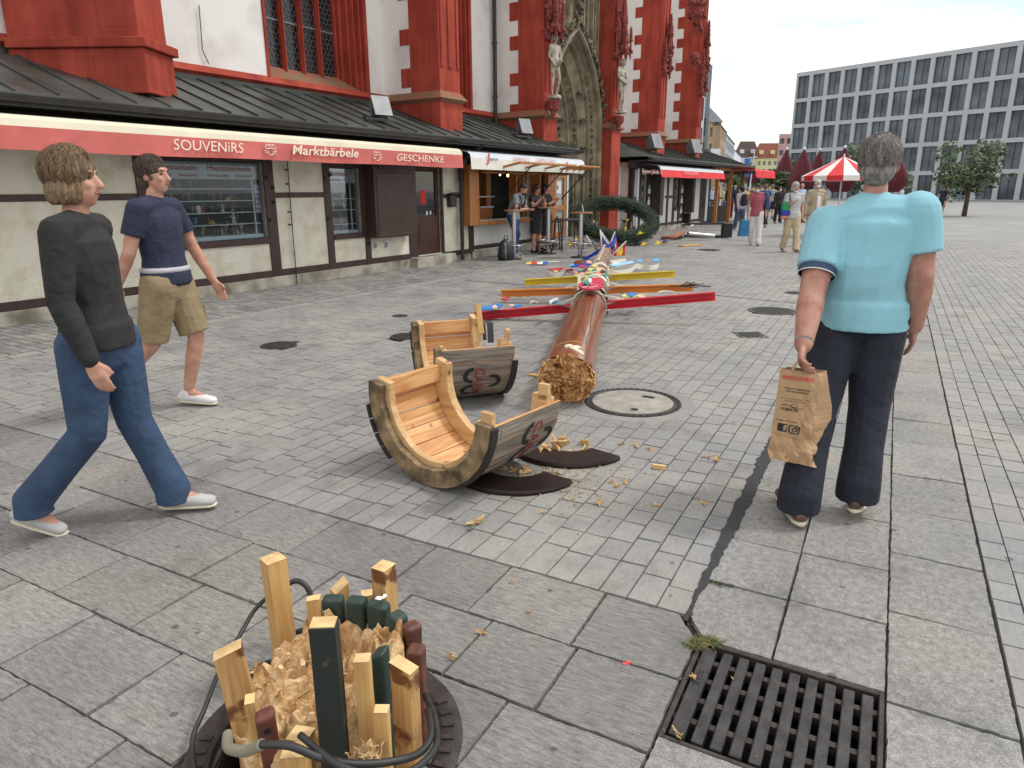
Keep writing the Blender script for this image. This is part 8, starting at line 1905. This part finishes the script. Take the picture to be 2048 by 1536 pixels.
P_('man in maroon jumper standing at the trolley of the far stall', 1432, 436, 70, 1.7, {'wrL': (.2, -.28, 1.1), 'wrR': (-.2, -.28, 1.1)}, hair=('short', (.05, .03, .02)), top=maroonc, sleeve=1, bot=denim, shoe=blackc)
P_('man in checked shirt and black shorts seen from behind', 1539, 438, 178, 1.78, walk(.1, 0), hair=('short', (.2, .15, .1)), top=plaid('grey_green_check', (.42, .42, .34), (.16, .17, .14), 9), sleeve=.6, bot=blackc, blen=.5, shoe=blackc)
P_('person in royal blue shirt and dark trousers behind the woman in crimson', 1524, 454, 175, 1.76, walk(.12, 0), hair=('short', (.15, .1, .07)), top=cloth('royal_blue_shirt', (.02, .06, .26)), sleeve=.6, bot=blackc, shoe=whshoe)
P_('woman in dark jacket with white blouse between the walkers', 1554, 446, 0, 1.66, walk(.08, 0), hair=('short', (.05, .035, .03)), top=blackc, sleeve=1, bot=ddenim, shoe=blackc, mask=True)
P_('bald man in pale blue shirt behind the grey-haired woman', 1597, 446, 20, 1.80, walk(.1, 0), hair=('bald', (.4, .3, .25)), top=lblue, sleeve=.6, bot=blackc, shoe=blackc)
P_('person in yellow cardigan strolling far down the street', 1446, 428, 30, 1.66, {}, hair=('bob', (.3, .2, .1)), top=cloth('pale_yellow_knit', (.5, .42, .2)), sleeve=1, bot=denim, shoe=blackc)
P_('person in pale blue top beside the maroon jumper', 1424, 425, 0, 1.7, {}, hair=('short', (.3, .28, .26)), top=lblue, sleeve=1, bot=ddenim, shoe=blackc)
P_('dark-haired woman all in black behind the woman in the dark jacket', 1564, 430, 15, 1.62, {}, hair=('bob', (.03, .02, .02)), top=blackc, sleeve=1, bot=blackc, shoe=blackc)
P_('person in a reddish top far away near the flag pole', 1500, 416, 0, 1.7, walk(.08, 0), hair=('short', (.1, .06, .04)), top=maroonc, sleeve=1, bot=ddenim, shoe=blackc)
P_('person in white shirt far away under the trees', 1583, 416, 0, 1.7, walk(.08, 0), hair=('short', (.1, .06, .04)), top=whitec, sleeve=.5, bot=ddenim, shoe=blackc)
P_('person in grey walking far right in front of the office block', 1795, 440, 40, 1.74, walk(.16, .05), hair=('short', (.1, .06, .04)), top=ltgrey, sleeve=.5, bot=ddenim, shoe=blackc)
P_('woman in navy dress walking far right across the square', 1880, 432, -30, 1.66, walk(.12, .05), hair=('bob', (.15, .08, .04)), top=navy, sleeve=.4, bot=navy, skirt=True, blen=.45, shoe=tanshoe)
for lab, x, y, rz, h, hc, tp, bt in (('person in light blue shirt and grey trousers left of the checked shirt', 1534, 424, 10, 1.7, (.2, .15, .1), lblue, ddenim), ('woman in a yellow top among the far walkers', 1491, 424, 190, 1.64, (.1, .05, .03), cloth('yellow_top', (.5, .4, .1)), denim), ('man in dark coat far behind the woman with the backpack', 1467, 424, 170, 1.8, (.3, .3, .3), blackc, blackc), ('person in white among the trees beyond the checked shirt', 1547, 418, 0, 1.72, (.1, .07, .05), whitec, beige),
    ('person in red between the far parasols', 1590, 420, 20, 1.7, (.05, .03, .02), maroonc, ddenim), ('tall person in navy beside the bald man', 1607, 432, 200, 1.84, (.04, .03, .02), navy, ddenim), ('woman in beige coat far behind the man in the beige jacket', 1640, 428, 10, 1.66, (.3, .2, .1), beige, blackc), ('person in grey hoodie far down the street by the red parasol', 1476, 414, 0, 1.72, (.1, .07, .05), ltgrey, denim),
    ('small walker in denim jacket at the mouth of the street', 1512, 412, 10, 1.7, (.2, .1, .05), denim, blackc), ('walker in dark green jumper under the wine red parasols', 1571, 419, 30, 1.74, (.08, .05, .03), cloth('dark_green_knit', (.03, .07, .04)), ddenim)):
    P_(lab, x, y, rz, h, walk(.09, .02), hair=('short', hc), top=tp, sleeve=.6, bot=bt, shoe=blackc, v=.022)
# coffee stall guests
T, J, H, B = P_('bearded man in grey t-shirt and blue jeans leaning at the first standing table', 1027, .62, 62, 1.80, {'che': (0, -.10, 1.28), 'nek': (0, -.19, 1.43), 'hed': (0, -.27, 1.545), 'shL': (.18, -.15, 1.385), 'shR': (-.18, -.15, 1.385), 'elL': (.24, -.22, 1.10), 'wrL': (.12, -.40, 1.08), 'elR': (-.24, -.22, 1.10), 'wrR': (-.1, -.42, 1.10), 'knR': (-.1, -.16, .52), 'anR': (-.08, .02, .09), 'toR': (-.08, -.13, .03)}, hair=('crop', (.04, .03, .025)), top=cloth('heather_grey_tee', (.24, .25, .28)), sleeve=.6, hem=.86, bot=cloth('bright_denim', (.02, .05, .16), .15), shoe=(M('bw_trainer', (.3, .3, .32), .6, .5, 20), solec), hp=radians(35))
q = MB(); q.ball(H(0, -.05, -.08), (.052, .045, .045), 12, 8); q.build('beard', blackc, T, smooth=True); q = MB()
for sg in (-1, 1): q.tube(spline([J['shR' if sg < 0 else 'shL'] + Vector((-sg * .05, -.09, .04)), J['che'] + Vector((sg * .10, -.16, -.05)), J['che'] + Vector((sg * .16, .0, -.16))], 5), (.014), 6)
q.build('sling_strap', blackc, T)
P_('woman with curly brown hair in a black dress sipping coffee', 1072, .62, 45, 1.70, {'elL': (.22, -.08, 1.16), 'wrL': (.06, -.22, 1.33), 'elR': (-.22, -.1, 1.2), 'wrR': (-.10, -.24, 1.38)}, hair=('curly', (.07, .025, .015)), top=blackc, sleeve=.5, hem=.9, bot=blackc, skirt=True, blen=.46, shoe=(blackc, m_alu), hp=radians(12))
P_('guest in black holding a cup, half hidden by the prop pole of the stall', 1091, .50, 60, 1.72, {'elL': (.22, -.1, 1.18), 'wrL': (.06, -.28, 1.32), 'elR': (-.22, -.1, 1.2), 'wrR': (-.06, -.3, 1.30)}, hair=('short', (.03, .02, .02)), top=blackc, sleeve=.5, bot=blackc, blen=.6, shoe=blackc)
# --- weathered statues on the portal buttresses
m_stat = M('weathered_statue_stone', (.36, .32, .26), .85, .3, 5, .4, 40, lo=(.17, .15, .12), col2=(.52, .48, .40))
for (x, y0, y1, pose, lab, hy_) in ((1109, 195, 66, {'wrL': (.10, -.17, 1.02), 'elL': (.25, .0, 1.16), 'wrR': (-.16, -.10, .92), 'knL': (.10, -.10, .52)}, 'pale weathered stone figure on the buttress left of the portal', .3), (1241, 225, 114, {'wrL': (-.02, -.18, 1.22), 'elL': (.22, -.06, 1.12), 'wrR': (-.02, -.17, .95), 'elR': (-.23, -.02, 1.14), 'knR': (-.10, -.10, .52), 'hed': (.03, -.03, 1.63)}, 'pale weathered stone figure on the buttress right of the portal', -.3)):
    nn = .42; u, z0 = fp(x, y0, nn); _, z1 = fp(x, y1, nn); hh = z1 - z0; p = fq(u, nn, z0)
    T, J, H, B = person(lab, p, FROT - .25, hh, pose, name='statue', stone=m_stat, v=.022, girth=.92, hy=hy_)
    q = MB(); q.lathe([(.001, -.04), (.17, -.04), (.19, .0), (.15, .04), (.001, .04)], seg=10); q.build('base', m_stat, T)
    q = MB(); k = hh / 1.78
    for i in range(26): a, zz = random.uniform(0, 6.28), random.uniform(-.06, .1); q.ball(H(.085 * cos(a), .02 + .085 * sin(a) if sin(a) > -.3 else -.01, zz), .03 * k, 6, 5)
    q.build('hair', m_stat, T, smooth=True)
    q = MB(); q.ball(J['pel'] + Vector((0, -.11, -.05)) * k, (.09 * k, .04 * k, .06 * k), 8, 6, jit=.3); q.build('leaf_drape', m_tand, T)
